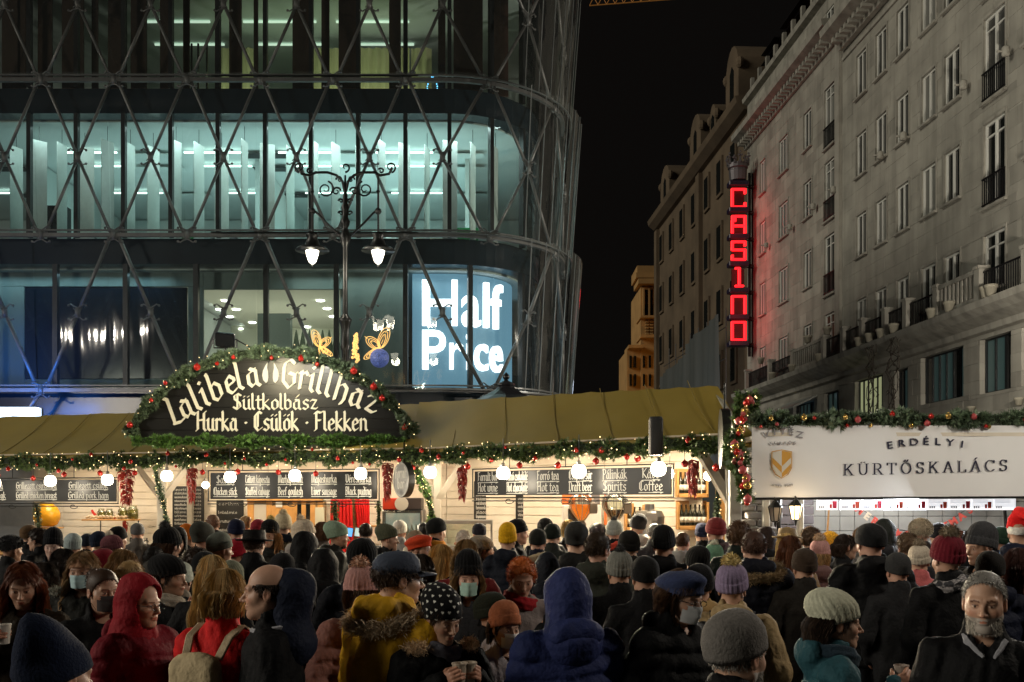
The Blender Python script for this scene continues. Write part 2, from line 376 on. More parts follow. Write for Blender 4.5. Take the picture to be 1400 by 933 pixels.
def font_mesh(text, bold=0, depth=.1, spacing=1):      # built-in sans lettering as a mesh, origin at baseline left
    cu = bpy.data.curves.new('text', 'FONT'); cu.body = text; cu.extrude = depth; cu.offset = bold; cu.space_character = spacing; cu.resolution_u = 4
    o = bpy.data.objects.new('text', cu); COL.objects.link(o)
    dg = bpy.context.evaluated_depsgraph_get(); me = bpy.data.meshes.new_from_object(o.evaluated_get(dg))
    bpy.data.objects.remove(o); return me
# ---------------------------------------------------------------- materials of the place
M_pave = mat('paving', (.09, .085, .08), .55, noise=.25, nscale=3, bump=.004, bscale=12)
M_steel = mat('diagrid_steel', (.20, .195, .19), .4, metal=.35, noise=.15, nscale=5)
M_mull = mat('dark_mullion', (.012, .014, .015), .4)
M_span = mat('spandrel', (.012, .022, .03), .25, noise=.2, nscale=1)
M_glass_in = glass('window_glass', (.9, .97, .95), .05, .01)
M_skin = glass('skin_glass', (.955, .975, .97), .045, .04, wave=.05, wscale=1.1, diffuse_mix=.022)  # pale diffuse share mixed in to imitate a gleam on the glass
M_roomwall = mat('office_wall', (.5, .56, .54), .8, noise=.1, nscale=.6)
M_ceil = mat('office_ceiling', (.62, .68, .66), .8, noise=.06, nscale=.8)
M_fin = mat('office_blind', (.72, .78, .74), .7, noise=.06)
M_brown = mat('brown_fin', (.055, .028, .018), .5, noise=.2)
M_curtain = mat('beige_curtain', (.45, .42, .25), .9)
M_tube = emat('office_tube', (.75, 1, .92), 4)
M_floor = mat('office_floor', (.08, .09, .09), .6)
M_dark = mat('near_black', (.008, .009, .011), .25)
M_iron = mat('wrought_iron', (.012, .013, .013), .35, metal=.3)

ground = MB(); ground.add([(-400, -20, 0), (400, -20, 0), (400, 900, 0), (-400, 900, 0)], [(0, 1, 2, 3)])
ground.obj('ground', M_pave, kind='structure')

# ---------------------------------------------------------------- glass office tower with diagrid skin
tower = thing('office_tower', 'glass office tower with rounded corner behind crossed steel struts, left of the street', 'building', (-3, 27, 0))
def tp(o): o.location = o.location-Vector((-3, 27, 0)); return o      # built in place coordinates, kept relative to the tower
YI, YO = 27.0, 25.95; XC, RC = -1.85, 2.6
def plan(s, off):                        # point and outward normal along the facade, s measured at the inner skin from the start of the curve
    if s <= 0: return Vector((XC+s, YI-off, 0)), Vector((0, -1, 0))
    L = RC*PI/2
    if s >= L: return Vector((XC+RC+off, YI+RC+(s-L), 0)), Vector((1, 0, 0))
    a = s/RC; n = Vector((math.sin(a), -math.cos(a), 0))
    return Vector((XC, YI+RC, 0))+n*(RC+off), n
def sx_in(px): return (px-CX)/F*YI-XC    # s of a front pixel column at the inner skin
def part(mb, name, m, parent=None, **k): 
    o = mb.obj(name, m, parent or tower, **k)
    if parent is None: o.location = Vector((3, -27, 0))
    return o
def band(z0, z1, off0, off1, s0=-26, s1=16, n=14):           # solid curved band (closed section swept along the plan)
    mb = MB(); ss = [s0, -6, -3, 0]+[RC*PI/2*i/n for i in range(1, n+1)]+[s1]
    for s in ss:
        p, nn = plan(s, off0); q, _ = plan(s, off1)
        mb.v += [(p.x, p.y, z0), (q.x, q.y, z0), (q.x, q.y, z1), (p.x, p.y, z1)]
    for i in range(len(ss)-1):
        for k in range(4): mb.f.append((i*4+k, i*4+(k+1) % 4, i*4+4+(k+1) % 4, i*4+4+k)); mb.m.append(0)
    mb.f += [(0, 1, 2, 3), (len(ss)*4-1, len(ss)*4-2, len(ss)*4-3, len(ss)*4-4)]; mb.m += [0, 0]
    return mb
def zi(py): return ZP(py, YI)
levels = [(zi(-50), zi(120)), (zi(156), zi(325)), (zi(362), zi(530))]      # glass bottoms/tops: (top z, bottom z)
for z0, z1 in ((zi(156)+.003, zi(122)), (zi(362)+.003, zi(327)), (zi(568), zi(530)-.003), (zi(-50), zi(-50)+1.2)):
    part(band(z0, z1, -.5, .03), 'spandrel', M_span)
part(band(zi(568)-.35, zi(568)-.05, -.3, -.1), 'soffit_strip', emat('soffit_strip', (.5, .6, .75), .5))
part(band(0, zi(568)-.4, -1.2, -.9), 'ground_floor_wall', mat('ground_floor_glass', (.01, .02, .03), .2))
for zt, zb in ((zi(126), 0), (zi(332), 0), (zi(538), 0)):
    part(band(zt-.05, zt+.05, .72, .82), 'ring_beam', M_steel); part(band(zt+.10, zt+.14, .78, .83), 'ring_rail', M_steel)
# floor slabs and back walls, ceilings
def slab(z, t, m, name, y1=44, x0=-27, x1=.2):
    mb = MB(); pts = []
    for s in [-26, -3, 0]+[RC*PI/2*i/8 for i in range(1, 9)]+[8]:
        p, _ = plan(s, -.5); pts.append((p.x, p.y))
    pts = [(x0, pts[0][1])]+pts[1:]+[(pts[-1][0], y1), (x0, y1)]
    mb.prism(pts, (Vector((0, 0, 0)), Vector((1, 0, 0)), Vector((0, 1, 0)), Vector((0, 0, 1))), z, z+t)
    return part(mb, name, m)
for zz, nm, mm in ((zi(158)+.004, 'ceiling', M_ceil), (zi(328), 'floor', M_floor), (zi(364), 'ceiling', M_ceil), (zi(122), 'floor', M_floor), (zi(-45), 'ceiling', M_ceil), (zi(534), 'floor', M_floor)):
    slab(zz, .1, mm, nm)
def wallbox(px0, px1, y, z0, z1, m, name='room_wall', t=.12, side=None):
    mb = MB(); x0, x1 = XP(px0, y), XP(px1, y); mb.box(((x0+x1)/2, y+t/2, (z0+z1)/2), (x1-x0, t, z1-z0)); return part(mb, name, m)
o = wallbox(-600, 720, 37, zi(327), zi(160), M_roomwall)
for px in (60, 360, 640):    # cross walls on the middle storey
    x = XP(px, 31); mb = MB(); mb.box((x, 33.5, (zi(327)+zi(160))/2), (.12, 6.5, zi(160)-zi(327)-.01)); part(mb, 'room_wall', M_roomwall)
wallbox(-600, 720, 34, zi(121), zi(-40), M_roomwall)
# vertical glazing bars and panes
def glazing(pxs, zb, zt, w=.11, curved=4):
    ss = [sx_in(p) for p in pxs]; step = ss[1]-ss[0]; ss = [s for s in ss if s < .2*step]
    while ss[-1] < RC*PI/2+2.6: ss.append(ss[-1]+step*.92)
    ss = [ss[0]-step*3, ss[0]-step*2, ss[0]-step]+ss
    for s in ss:
        p, n = plan(s, 0); mb = MB(); mb.box((0, 0, 0), (w, .16, zt-zb))
        o = part(mb, 'mullion', M_mull); o.location = Vector((p.x+3, p.y-27, (zt+zb)/2)); o.rotation_euler = (0, 0, math.atan2(n.y, n.x)+PI/2)
    for a, b in zip(ss, ss[1:]):
        mb = MB(); k = 1 if b <= 0 else 4
        for i in range(k+1):
            p, n = plan(a+(b-a)*i/k, .02); mb.v += [(p.x, p.y, zb), (p.x, p.y, zt)]
        for i in range(k): mb.f.append((2*i, 2*i+2, 2*i+3, 2*i+1)); mb.m.append(0)
        part(mb, 'window_pane', M_glass_in)
glazing([40.5, 105, 169.5, 234, 298.5, 363, 425.5, 490, 554.5, 614.5], zi(325), zi(156))
glazing([76.5, 172.5, 268.5, 364, 460, 554.5], zi(530), zi(362), .13)
glazing([40.5, 105, 169.5, 234, 298.5, 363, 425.5, 490, 554.5, 614.5], zi(120), zi(-50))
# blinds (tall turned boards) of the middle storey
r = random.Random(3)
for i in range(26):
    px = -40+31.2*i; y = 27.75+.5*((i*7) % 3)/2
    if px > 690: break
    mb = MB(); wd = .42 if i % 5 else .5; mb.bbox((0, 0, 0), (wd, .025, zi(327)-zi(180)-0 if False else zi(178)-zi(326)), .008)
    o = part(mb, 'blind_board', M_fin); o.location = Vector((XP(px, y)+3, y-27, (zi(178)+zi(326))/2-.02)); o.rotation_euler = (0, 0, math.radians([62, 70, 66, 40, 75, 25, 68, 72][i % 8]+r.uniform(-8, 8)))
    mb = MB(); mb.tube([(0, 0, 0), (0, 0, .4)], .008, 4); q = part(mb, 'blind_cord', M_mull); q.location = Vector((XP(px, y)+3, y-27, zi(178)-.02))
# ceiling light strips, unseen fill lights, pipes
for (y, z) in ((29.6, zi(160)-.06), (30.8, zi(160)-.06), (33.5, zi(160)-.06)):
    for x0 in (-17.5, -12.6, -8.9, -6.1, -3.2):
        mb = MB(); mb.box((x0, y, z), (1.7, .05, .04)); part(mb, 'ceiling_light', M_tube)
        mb = MB(); mb.box((x0+1.6, y+.3, z), (1.5, .4, .02)); part(mb, 'ceiling_vent', M_mull if (int(y*10)+int(x0)) % 3 == 0 else M_ceil)
for x0, e in ((-17, 20), (-13, 46), (-8.8, 90), (-5, 120), (-1.9, 90)):
    light('office_fill', 'AREA', (x0, 31.0, 9.6), e*.95, (.62, .95, .93), 3, to=(x0, 31.0, 20), sy=5)  # upward fill without a fixture, added to brighten the ceiling
    light('office_fill', 'AREA', (x0, 27.5, 12.3), e*.5, (.75, .98, .96), 3.2, to=(x0, 28.4, 9.5), sy=.3)  # unseen fill near the glass, added to brighten the blinds
# furniture seen along the sill of the middle storey
def deskset():
    for px, w_, h_, m_, nm in ((300, .62, .55, M_dark, 'office_chair'), (262, .7, .35, mat('monitor', (.02, .16, .05), .3), 'monitor'), (320, .35, .5, M_dark, 'office_chair'),
                           (635, .8, .55, mat('monitor', (.02, .16, .05), .3), 'monitor'), (400, .5, .3, mat('box_card', (.35, .27, .16), .8), 'storage_box'), (118, .9, .5, M_dark, 'office_chair'),
                           (70, 1.0, 1.4, M_dark, 'cabinet'), (525, .7, .5, M_fin, 'monitor'), (590, .9, .45, mat('box_card', (.35, .27, .16), .8), 'storage_box')):
        y = 28.9; mb = MB(); z0 = zi(326)
        if nm == 'office_chair':
            mb.lathe([(.02, z0), (w_*.5, z0+.1), (w_*.55, z0+h_*.6), (w_*.35, z0+h_), (0, z0+h_+.04)], (XP(px, y), y, 0), 12)
        elif nm == 'monitor':
            mb.bbox((XP(px, y), y, z0+h_*.5+.25), (w_, .05, h_), .01); mb.box((XP(px, y), y, z0+.1), (.06, .06, .4)); mb.box((XP(px, y), y, z0-.05), (w_*1.6, .7, .05))
        else: mb.bbox((XP(px, y), y, z0+h_*.5), (w_, .4, h_), .015)
        part(mb, nm, m_, smooth=False)
deskset()
# upper storey: brown fins, curtain, dim greenish light
for px, wpx in ((16, 26), (62, 20), (130, 9), (190, 22), (255, 9), (297, 6), (322, 17), (350, 6), (412, 24), (445, 11), (477, 28), (540, 16), (604, 10), (640, 40), (684, 22), (30, 12), (100, 30), (160, 24), (225, 12)):
    y = 27.6; mb = MB(); mb.bbox((XP(px, y), y, (zi(121)+zi(-45))/2), (wpx/F*y, .06, zi(-45)-zi(121)-.02), .01); part(mb, 'brown_board', M_brown)
def curtain(px0, px1, y, z0, z1, m, name='curtain'):
    mb = MB(); x0, x1 = XP(px0, y), XP(px1, y); n = int((x1-x0)/.06)
    for i in range(n+1):
        x = x0+(x1-x0)*i/n; yy = y+.05*math.sin(i*1.5)+.02*math.sin(i*.7); mb.v += [(x, yy, z0), (x, yy, z1)]
    for i in range(n): mb.f.append((2*i, 2*i+2, 2*i+3, 2*i+1)); mb.m.append(0)
    return part(mb, name, m, smooth=True)
yc = 30.5
for a, b in ((296, 352), (428, 560), (562, 590)): curtain(a, b, yc, zi(120), ZP(66, yc), M_curtain)
for px in (262, 271, 283, 300, 330):
    mb = MB(); mb.box((XP(px, 29.5), 29.5, (zi(120)+ZP(60, 29.5))/2), (.05, .05, ZP(60, 29.5)-zi(120))); part(mb, 'window_bar', M_dark)
for y, z in ((30.0, 16.4), (31.5, 16.4)):
    for x0 in (-10.2, -7, -4.2): mb = MB(); mb.box((x0, y, zi(-45)-.05), (2.2, .06, .05)); part(mb, 'ceiling_light', emat('office_tube_dim', (.8, 1, .8), .7))
light('upper_room_light', 'AREA', (-7.6, 29.3, 14.2), 18, (.8, 1, .62), 4, to=(-7.2, 31, 15.3), sy=1.2)
light('upper_room_light', 'AREA', (-4.2, 29.3, 14.2), 16, (.85, 1, .62), 3, to=(-4.2, 31, 15.3), sy=1.2)
# shop storey: grey lining wall with an opening, dark screen, bright shop, backlit sign
M_lin = mat('lining_wall', (.17, .22, .21), .6, noise=.08, nscale=.7)
yl = 27.75
def lin(px0, px1, py0, py1, m=M_lin, y=yl, name='lining_wall', t=.08):
    mb = MB(); mb.bbox(((XP(px0, y)+XP(px1, y))/2, y+t/2, (ZP(py0, y)+ZP(py1, y))/2), (XP(px1, y)-XP(px0, y), t, ZP(py0, y)-ZP(py1, y)), .01); return part(mb, name, m)
lin(-400, 278, 366, 392); lin(-400, 33, 392, 529); lin(257, 278, 392, 529); lin(33, 257, 519, 529)
lin(34, 256, 393, 518, mat('dark_screen', (.006, .012, .022), .12, spec=.8), yl+.02, 'dark_screen')
lin(278, 470, 366, 396); lin(470, 556, 366, 529)
wallbox(200, 480, 36, zi(532), zi(366), mat('shop_wall', (.75, .78, .66), .8)); 
mb = MB(); mb.box((XP(252, 31), 32, (zi(532)+zi(366))/2), (.1, 8, zi(366)-zi(532)-.02)); part(mb, 'room_wall', M_roomwall)
mb = MB(); mb.box((XP(490, 31), 32, (zi(532)+zi(366))/2), (.1, 8, zi(366)-zi(532)-.02)); part(mb, 'room_wall', M_roomwall)
mb = MB(); mb.box((-7.0, 32, zi(364)-.12), (5, 8.1, .04)); part(mb, 'shop_ceiling', mat('shop_ceiling', (.8, .82, .7), .8))
for i, (px, py) in enumerate(((308, 411), (314, 433), (345, 441), (323, 423), (438, 411), (447, 422), (455, 433), (300, 423), (290, 441), (420, 447), (330, 450), (300, 455))):
    z = zi(364)-.145; d = (z-2)*F/(HY-py); mb = MB(); mb.lathe([(.12, -.02), (.12, 0)], (XP(px, d), d, z), 12); part(mb, 'downlight', emat('downlight', (1, .97, .85), 14))
mb = MB(); mb.box((XP(376, 30.5), 30.5, (zi(532)+ZP(430, 30.5))/2), (1.0, .3, ZP(430, 30.5)-zi(532))); part(mb, 'shop_pillar', M_lin)
for k in range(9):
    mb = MB(); x = XP(405+9*k, 31); zb = ZP(500, 31); mb.lathe([(.1, 0), (.16, .3), (.08, .75), (.02, 1.1), (0, 1.12)], (x, 31, zb), 8); part(mb, 'small_display_tree', mat('display_tree', (.1, .14, .1), .7), smooth=True)
mb = MB(); mb.box((XP(440, 31), 31, ZP(502, 31)-.1), (3.2, .5, .2)); part(mb, 'shelf', M_fin)
light('shop_light', 'AREA', (-7.1, 31.5, 5.6), 75, (1, .93, .74), 3.4, to=(-7.1, 31.5, 20), sy=5)
light('shop_light', 'AREA', (-7.1, 31.5, 8.0), 25, (1, .93, .74), 3.4, to=(-7.1, 31.5, 0), sy=5)
light('lining_light', 'AREA', (-4.2, 27.35, 8.2), 16, (.8, 1, .95), 4, to=(-4.2, 27.7, 5), sy=.15)
light('lining_light', 'AREA', (-13, 27.35, 8.2), 34, (.5, .85, 1), 7, to=(-13, 27.7, 5), sy=.15)
# backlit curved sign
M_sign = mat('backlit_panel', (.05, .09, .11), .5, emit=.6, ecol=(.19, .40, .56))
M_let = emat('backlit_letter', (.93, .97, 1), 2.2); M_side = mat('letter_return', (.35, .05, .08), .5)
s0 = sx_in(560)
def curved(s0, s1, z0, z1, off, m, name, n=16, t=.06):
    mb = MB()
    for i in range(n+1):
        p, _ = plan(s0+(s1-s0)*i/n, off); q, _ = plan(s0+(s1-s0)*i/n, off-t)
        mb.v += [(p.x, p.y, z0), (p.x, p.y, z1), (q.x, q.y, z1), (q.x, q.y, z0)]
    for i in range(n):
        for k in range(4): mb.f.append((i*4+k, i*4+4+k, i*4+4+(k+1) % 4, i*4+(k+1) % 4)); mb.m.append(0)
    return part(mb, name, m)
sign = curved(s0, RC*PI/2+2, zi(529), zi(366), -.75, M_sign, 'backlit_panel')
ysign = YI+.75-.16
def bend_text(text, sA, sB, py0, py1, bold):
    # letters one by one on the curved plan between path positions sA..sB
    mes = [font_mesh(c, bold, .05) for c in text]; x = 0; pos = []
    for me in mes:
        xs = [v.co.x for v in me.vertices]; pos.append((x-min(xs), min(xs), max(xs))); x += max(xs)-min(xs)+.085
    W = x-.085; cap_h = .73 if True else 1
    for me, (dx, a, b), c in zip(mes, pos, text):
        for v in me.vertices:
            s = sA+(sB-sA)*(v.co.x+dx)/W; z = ZP(py0, ysign)+v.co.y/cap_h*(ZP(py1, ysign)-ZP(py0, ysign))
            p, n = plan(s, -.75+.1+(v.co.z)*1.2); v.co = (p.x, p.y, z)
        me.materials.clear(); me.materials.append(M_let)
        o = link('sign_letter', me, sign)
bend_text('Half', (XP(577, ysign)-XC), (XP(577, ysign)-XC)+3.05, 444, 379, .010)
bend_text('Price', (XP(577, ysign)-XC), (XP(577, ysign)-XC)+3.05, 504, 448, .010)
light('sign_light', 'AREA', (-1.6, 27.4, 8.1), 10, (.7, .9, 1), 2.2, to=(-1.6, 27.75, 4), sy=.1)
# diagrid struts, clamps, skin panels
def outer(sk, off=.92):                 # sk: position in front-plane metres at the diagrid
    return plan(sk, off)
nz = [zi(126)+3.9*1.02, zi(126), zi(332), zi(538)]
nx0 = (57-CX)/F*(YI-.77)-XC; dn = 99.6/F*(YI-.77)
def node(k, z, off=.77): p, n = plan(nx0+k*dn, off); return Vector((p.x, p.y, z)), n
def strut(a, b, rr=.043):
    mb = MB(); mb.tube([a, b], rr, 8); part(mb, 'strut', M_steel, smooth=True)
KS = range(-3, 12)
for k in KS:
    for (za, zb) in ((nz[0], nz[1]), (nz[1], nz[2])):
        for d in (-1, 1):
            if -3 <= k+d <= 12:
                a, _ = node(k+d*.04, za); b, _ = node(k+d*.96, zb)
                c1, _ = node(k+d*.5, (za+zb)/2); strut(a, c1); strut(c1, b)
    if k % 2 != 0:
        for d in (-1, 1):
            a, _ = node(k+d*.05, nz[2]); b, _ = node(k+d*.95, nz[3]); c1, _ = node(k+d*.5, (nz[2]+nz[3])/2); strut(a, c1, .052); strut(c1, b, .052)
    else:
        a, _ = node(k, nz[3]); b, _ = node(k-.25, nz[3]-.75); strut(a, b, .06)
cm = MB()
for s_ in (1, -1):
    z0 = .16*s_; arc = [(-.27, -.02, z0+.05*s_), (-.2, -.05, z0+.09*s_), (-.1, -.04, z0+.02*s_), (0, 0, z0-.02*s_), (.1, -.04, z0+.02*s_), (.2, -.05, z0+.09*s_), (.27, -.02, z0+.05*s_)]
    cm.tube(arc, .022, 5)
    for sx_ in (-1, 1): cm.ball((.27*sx_, -.02, z0+.05*s_), .042, 6, 4); cm.tube([(0, 0, 0), (.12*sx_, -.05, z0*.8)], .016, 4)
cm.lathe([(.075, -.14), (.09, 0), (.075, .14)], (0, 0, 0), 8)
clampme = cm.mesh('clamp', M_steel, True)
def clamp(k, z, sc=.85):
    p, n = node(k, z, .80); o = link('clamp', clampme, tower, scale=sc); o.location = p-Vector((-3, 27, 0)); o.rotation_euler = (0, 0, math.atan2(n.y, n.x)+PI/2)
for k in KS:
    for z in nz[:3]: clamp(k, z)
    if k % 2 == 0: clamp(k, nz[3])
    clamp(k+.5, (nz[0]+nz[1])/2); clamp(k+.5, (nz[1]+nz[2])/2); clamp(k+.5, (nz[2]+nz[3])/2)
zs = [nz[3]+.0, nz[2], nz[1], nz[0], nz[0]+3.9]
for j in range(4):
    for k in range(-3, 11):
        for h in (0, .5):
            a, b = nx0+(k+h)*dn, nx0+(k+h+.5)*dn; jj = ((k*7+j*3+int(h*2)*5) % 5-2)*.02
            mb = MB(); n_ = 1 if b <= 0 else 3
            for i in range(n_+1):
                s = a+(b-a)*i/n_
                p, _ = plan(s, 1.0+jj); q, _ = plan(s, 1.0+.30+jj); mb.v += [(p.x, p.y, zs[j]+.02), (q.x, q.y, zs[j+1]-.02)]
            for i in range(n_): mb.f.append((2*i, 2*i+2, 2*i+3, 2*i+1)); mb.m.append(0)
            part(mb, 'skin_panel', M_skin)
for j in range(4):
    for k in range(13):
        s = 1.7+.36*k; p, _ = plan(s, 1.02); q, _ = plan(s, 1.31); mb = MB(); mb.tube([(p.x, p.y, zs[j]), (q.x, q.y, zs[j+1]-.02)], .014, 4); part(mb, 'joint_rod', mat('bright_joint', (.2, .215, .215), .35, metal=.3))
    part(band(zs[j]-.01, zs[j]+.02, 1.0, 1.04, s0=-.6, s1=9), 'skin_rim', MATS['bright_joint'])
# small blue fairy-light tree on the upper sill
mb = MB(); y = 27.3
for i in range(9):
    t = i/8; ww = .16*math.sin(PI*min(1, t*.9+.1))*(1.25-t)
    for sg in (-1, 1): mb.ball((XP(591, y)+sg*ww, y, zi(124)+.05+t*.5), .016, 5, 3)
part(mb, 'fairy_lights', emat('cyan_light', (.15, .6, 1), 5)).name = 'fairy_lights'
# ---------------------------------------------------------------- stone building along the right of the street
M_stone = mat('limestone', (.33, .315, .27), .85, noise=.22, nscale=.8, island=.17, bump=.006, bscale=9, streak=.18)
M_stone2 = mat('limestone_trim', (.34, .325, .28), .8, noise=.2, nscale=1.5, bump=.004, bscale=14, streak=.4)
M_wframe = mat('white_window_frame', (.68, .68, .63), .5)
M_wpane = mat('dark_window_pane', (.012, .014, .013), .06, spec=.8)
M_rail = mat('iron_railing', (.01, .01, .011), .4, metal=.3)
X0, KX = 18.4, -.058
def FX(Y, off=0): return X0+KX*Y-off          # facade x at depth Y, off = outwards (towards the street)
def YF(px): return F*X0/(px-621.0)
dirF = Vector((KX, 1, 0)).normalized(); nrmF = Vector((-1, KX, 0)).normalized()
RF = math.atan2(dirF.y, dirF.x)
stone = thing('apartment_building', 'long grey limestone apartment building with white framed windows along the right side', 'building', (X0+KX*45, 45, 0))
LB = Vector((X0+KX*45, 45, 0))
def FP(Y, z, off=0): return Vector((X0+KX*Y, Y, z))+nrmF*off
def rp(mb, name, m, parent=None, **k):
    o = mb.obj(name, m, parent or stone, **k)
    if parent is None: o.location = -LB
    return o
def fbox(mb, Ya, Yb, z0, z1, o0, o1):     # box along the facade, from depth Ya to Yb, heights, offsets out
    a, b = FP(Ya, 0), FP(Yb, 0)
    vs = []
    for z in (z0, z1):
        for base in (a, b):
            for o_ in (o0, o1): q = base+nrmF*o_; vs.append((q.x, q.y, z))
    return mb.add(vs, [(0, 1, 3, 2), (4, 6, 7, 5), (0, 4, 5, 1), (2, 3, 7, 6), (0, 2, 6, 4), (1, 5, 7, 3)])
YA, YB = 27.0, 62.5                          # near (outside the frame) and far end
ZB, ZT = 8.5, 24.6
# windows: (px centre, width m, kind), French = tall
cols = [(1043, 1.05, 'n'), (1071.5, 1.5, 'n'), (1104.5, 1.15, 'n'), (1134.5, 1.3, 'f'), (1178, 1.1, 'n'), (1205, 1.1, 'n'), (1234.5, 1.1, 'n'), (1270, 1.15, 'n'), (1302, 1.15, 'n'), (1360, 1.35, 'f'), (1416, 1.1, 'n'), (1462, 1.1, 'n')]
rows = [(20.3, 22.25), (16.7, 18.6), (13.05, 14.95), (9.35, 11.1)]
wins = []
for px, wd, kd in cols:
    Y = YF(px)
    for ri, (zb, zt) in enumerate(rows):
        if kd == 'f': zb -= .95; zt += .05
        if kd == 'f' and ri == 3: zb += .8
        wins.append((Y, wd, zb, zt, kd, ri, px))
attic = [(YF(px), wd*.8, 25.0, 26.1, 'n', -1, px) for px, wd, kd in cols if px < 1150]
mezz = [(YF(1360), 1.95, 5.7, 7.6), (YF(1286.5), 3.3, 5.75, 7.6), (YF(1232), 1.2, 5.5, 7.4), (YF(1187), 3.0, 5.3, 7.45), (YF(1136), 1.9, 5.4, 7.3), (YF(1098), 3.2, 5.2, 7.1), (YF(1420), 1.9, 5.7, 7.6)]
# wall core set back, then stone slabs round the openings
core = MB(); fbox(core, YA, YB, 0, 27.0, -1.2, -.45); rp(core, 'wall', M_stone2)
holes = [(Y-wd/2, Y+wd/2, zb, zt) for Y, wd, zb, zt, *_ in wins+attic]+[(Y-wd/2, Y+wd/2, zb, zt) for Y, wd, zb, zt in mezz]
slabs = []
zz = 0; row = 0
while zz < 27.0:
    hh = .62 if zz < 24.0 else .6
    z1 = min(zz+hh, 27.0); Y = YA-(.45 if row % 2 else 0)
    while Y < YB:
        Y1 = min(Y+1.0, YB); segs = [(Y, Y1, zz, z1)]
        for h in holes:
            out = []
            for a, b, c, d in segs:
                if b <= h[0] or a >= h[1] or d <= h[2] or c >= h[3]: out.append((a, b, c, d)); continue
                if c < h[2]: out.append((a, b, c, h[2]))
                if d > h[3]: out.append((a, b, h[3], d))
                c2, d2 = max(c, h[2]), min(d, h[3])
                if a < h[0]: out.append((a, h[0], c2, d2))
                if b > h[1]: out.append((h[1], b, c2, d2))
            segs = out
        slabs += [s for s in segs if s[1]-s[0] > .02 and s[3]-s[2] > .02]
        Y = Y1
    zz = z1; row += 1
big = sorted(slabs, key=lambda s: -((s[1]-s[0])*(s[3]-s[2])/s[0]**2) if (s[0] > 33 and 5 < s[2] < 23) else 0)
rs = random.Random(5); g = .0035
nsl = 0; sl = MB()
for i, (a, b, c, d) in enumerate(big):
    o1 = rs.uniform(-.006, .008)
    if i < 280:
        mb = MB(); fbox(mb, a+g, b-g, c+g, d-g, -.43, o1); rp(mb, 'stone_slab', M_stone)
    else: fbox(sl, a+g, b-g, c+g, d-g, -.43, o1)
rp(sl, 'stone_facing', M_stone, kind='stuff')
# cornice with dentils, parapet, pilaster line, belt
def moulding(Ya, Yb, prof, name='cornice', m=M_stone2):    # prof: (offset, z) polygon
    mb = MB(); n = len(prof)
    for Y in (Ya, Yb): mb.v += [tuple(FP(Y, z, o_)) for o_, z in prof]
    mb.f = [(i, (i+1) % n, n+(i+1) % n, n+i) for i in range(n)]+[tuple(range(n-1, -1, -1)), tuple(range(n, 2*n))]; mb.m = [0]*len(mb.f)
    return rp(mb, name, m)
moulding(47.3, YB+.2, [(0.01, 24.0), (.15, 24.0), (.2, 24.25), (.55, 24.4), (.95, 24.55), (1.0, 24.85), (.2, 24.95), (.01, 24.95)])
moulding(YA, 47.0, [(0.01, 23.2), (.25, 23.2), (.3, 23.45), (.75, 23.6), (1.15, 23.75), (1.2, 24.05), (.3, 24.15), (.01, 24.15)])
for k in range(62):
    Y = 33+.48*k
    if abs(Y-47.2) < .4: continue
    zc = 24.28 if Y > 47.3 else 23.48; mb = MB(); fbox(mb, Y, Y+.24, zc-.1, zc+.14, .1, .62 if Y > 47.3 else .75); rp(mb, 'dentil', M_stone2)
moulding(YA, YB, [(0.01, 26.75), (.3, 26.85), (.35, 27.1), (.01, 27.1)], 'parapet_coping')
moulding(YA, 47.1, [(0.01, 22.75), (.08, 22.75), (.08, 22.9), (.01, 22.9)], 'string_course')
mb = MB(); fbox(mb, 47.2, 47.75, 8.6, 24.0, .012, .16); rp(mb, 'pilaster', M_stone2)
moulding(YA, YB, [(0.01, 7.75), (.2, 7.8), (.25, 8.0), (.7, 8.2), (1.0, 8.4), (1.05, 8.62), (.01, 8.62)], 'balcony_slab')
moulding(YA, YB, [(0.012, 4.6), (.2, 4.7), (.25, 5.0), (.012, 5.05)], 'string_course')
# windows
def leafs(w_, zb, zt, n, fr, ob=.06):
    mb = MB()
    return mb
def add_window(Y, wd, zb, zt, kd, ri, px, lit=None, parent=None):
    a, b = Y-wd/2, Y+wd/2
    fr = MB(); t = .085
    fbox(fr, a+.004, a+t, zb+.004, zt-.004, -.15, -.05); fbox(fr, b-t, b-.004, zb+.004, zt-.004, -.15, -.05)
    fbox(fr, a+t, b-t, zt-t, zt-.004, -.15, -.05); fbox(fr, a+t, b-t, zb+.004, zb+t, -.15, -.05)
    n = 2 if wd < 1.4 else 3
    for k in range(1, n): yy = a+(b-a)*k/n; fbox(fr, yy-.045, yy+.045, zb+t, zt-t, -.145, -.04)
    if kd == 'f': fbox(fr, a+t, b-t, zt-.5, zt-.45, -.145, -.055)
    w_ = rp(fr, 'window', M_wframe)
    pn = MB(); fbox(pn, a+t, b-t, zb+t, zt-t, -.13, -.11); rp(pn, 'pane', lit or M_wpane, w_)
    if ri >= 0:
        sl_ = MB(); fbox(sl_, a-.12, b+.12, zb-.09, zb-.003, .012, .14); rp(sl_, 'sill', M_stone2, w_)
        # thin raised surround
        su = MB(); fbox(su, a-.1, a-.003, zb, zt+.1, .012, .04); fbox(su, b+.003, b+.1, zb, zt+.1, .012, .04); fbox(su, a-.003, b+.003, zt+.003, zt+.1, .012, .04)
        rp(su, 'surround', M_stone2, w_)
    if kd == 'f' and 0 <= ri < 3:
        ra = MB(); fbox(ra, a-.05, b+.05, zb+.98, zb+1.03, .02, .08); fbox(ra, a-.05, b+.05, zb+.08, zb+.12, .02, .08)
        for k in range(12): yy = a-.03+(b-a+.06)*k/11; fbox(ra, yy-.012, yy+.012, zb+.1, zb+1.0, .03, .06)
        rp(ra, 'railing', M_rail, w_)
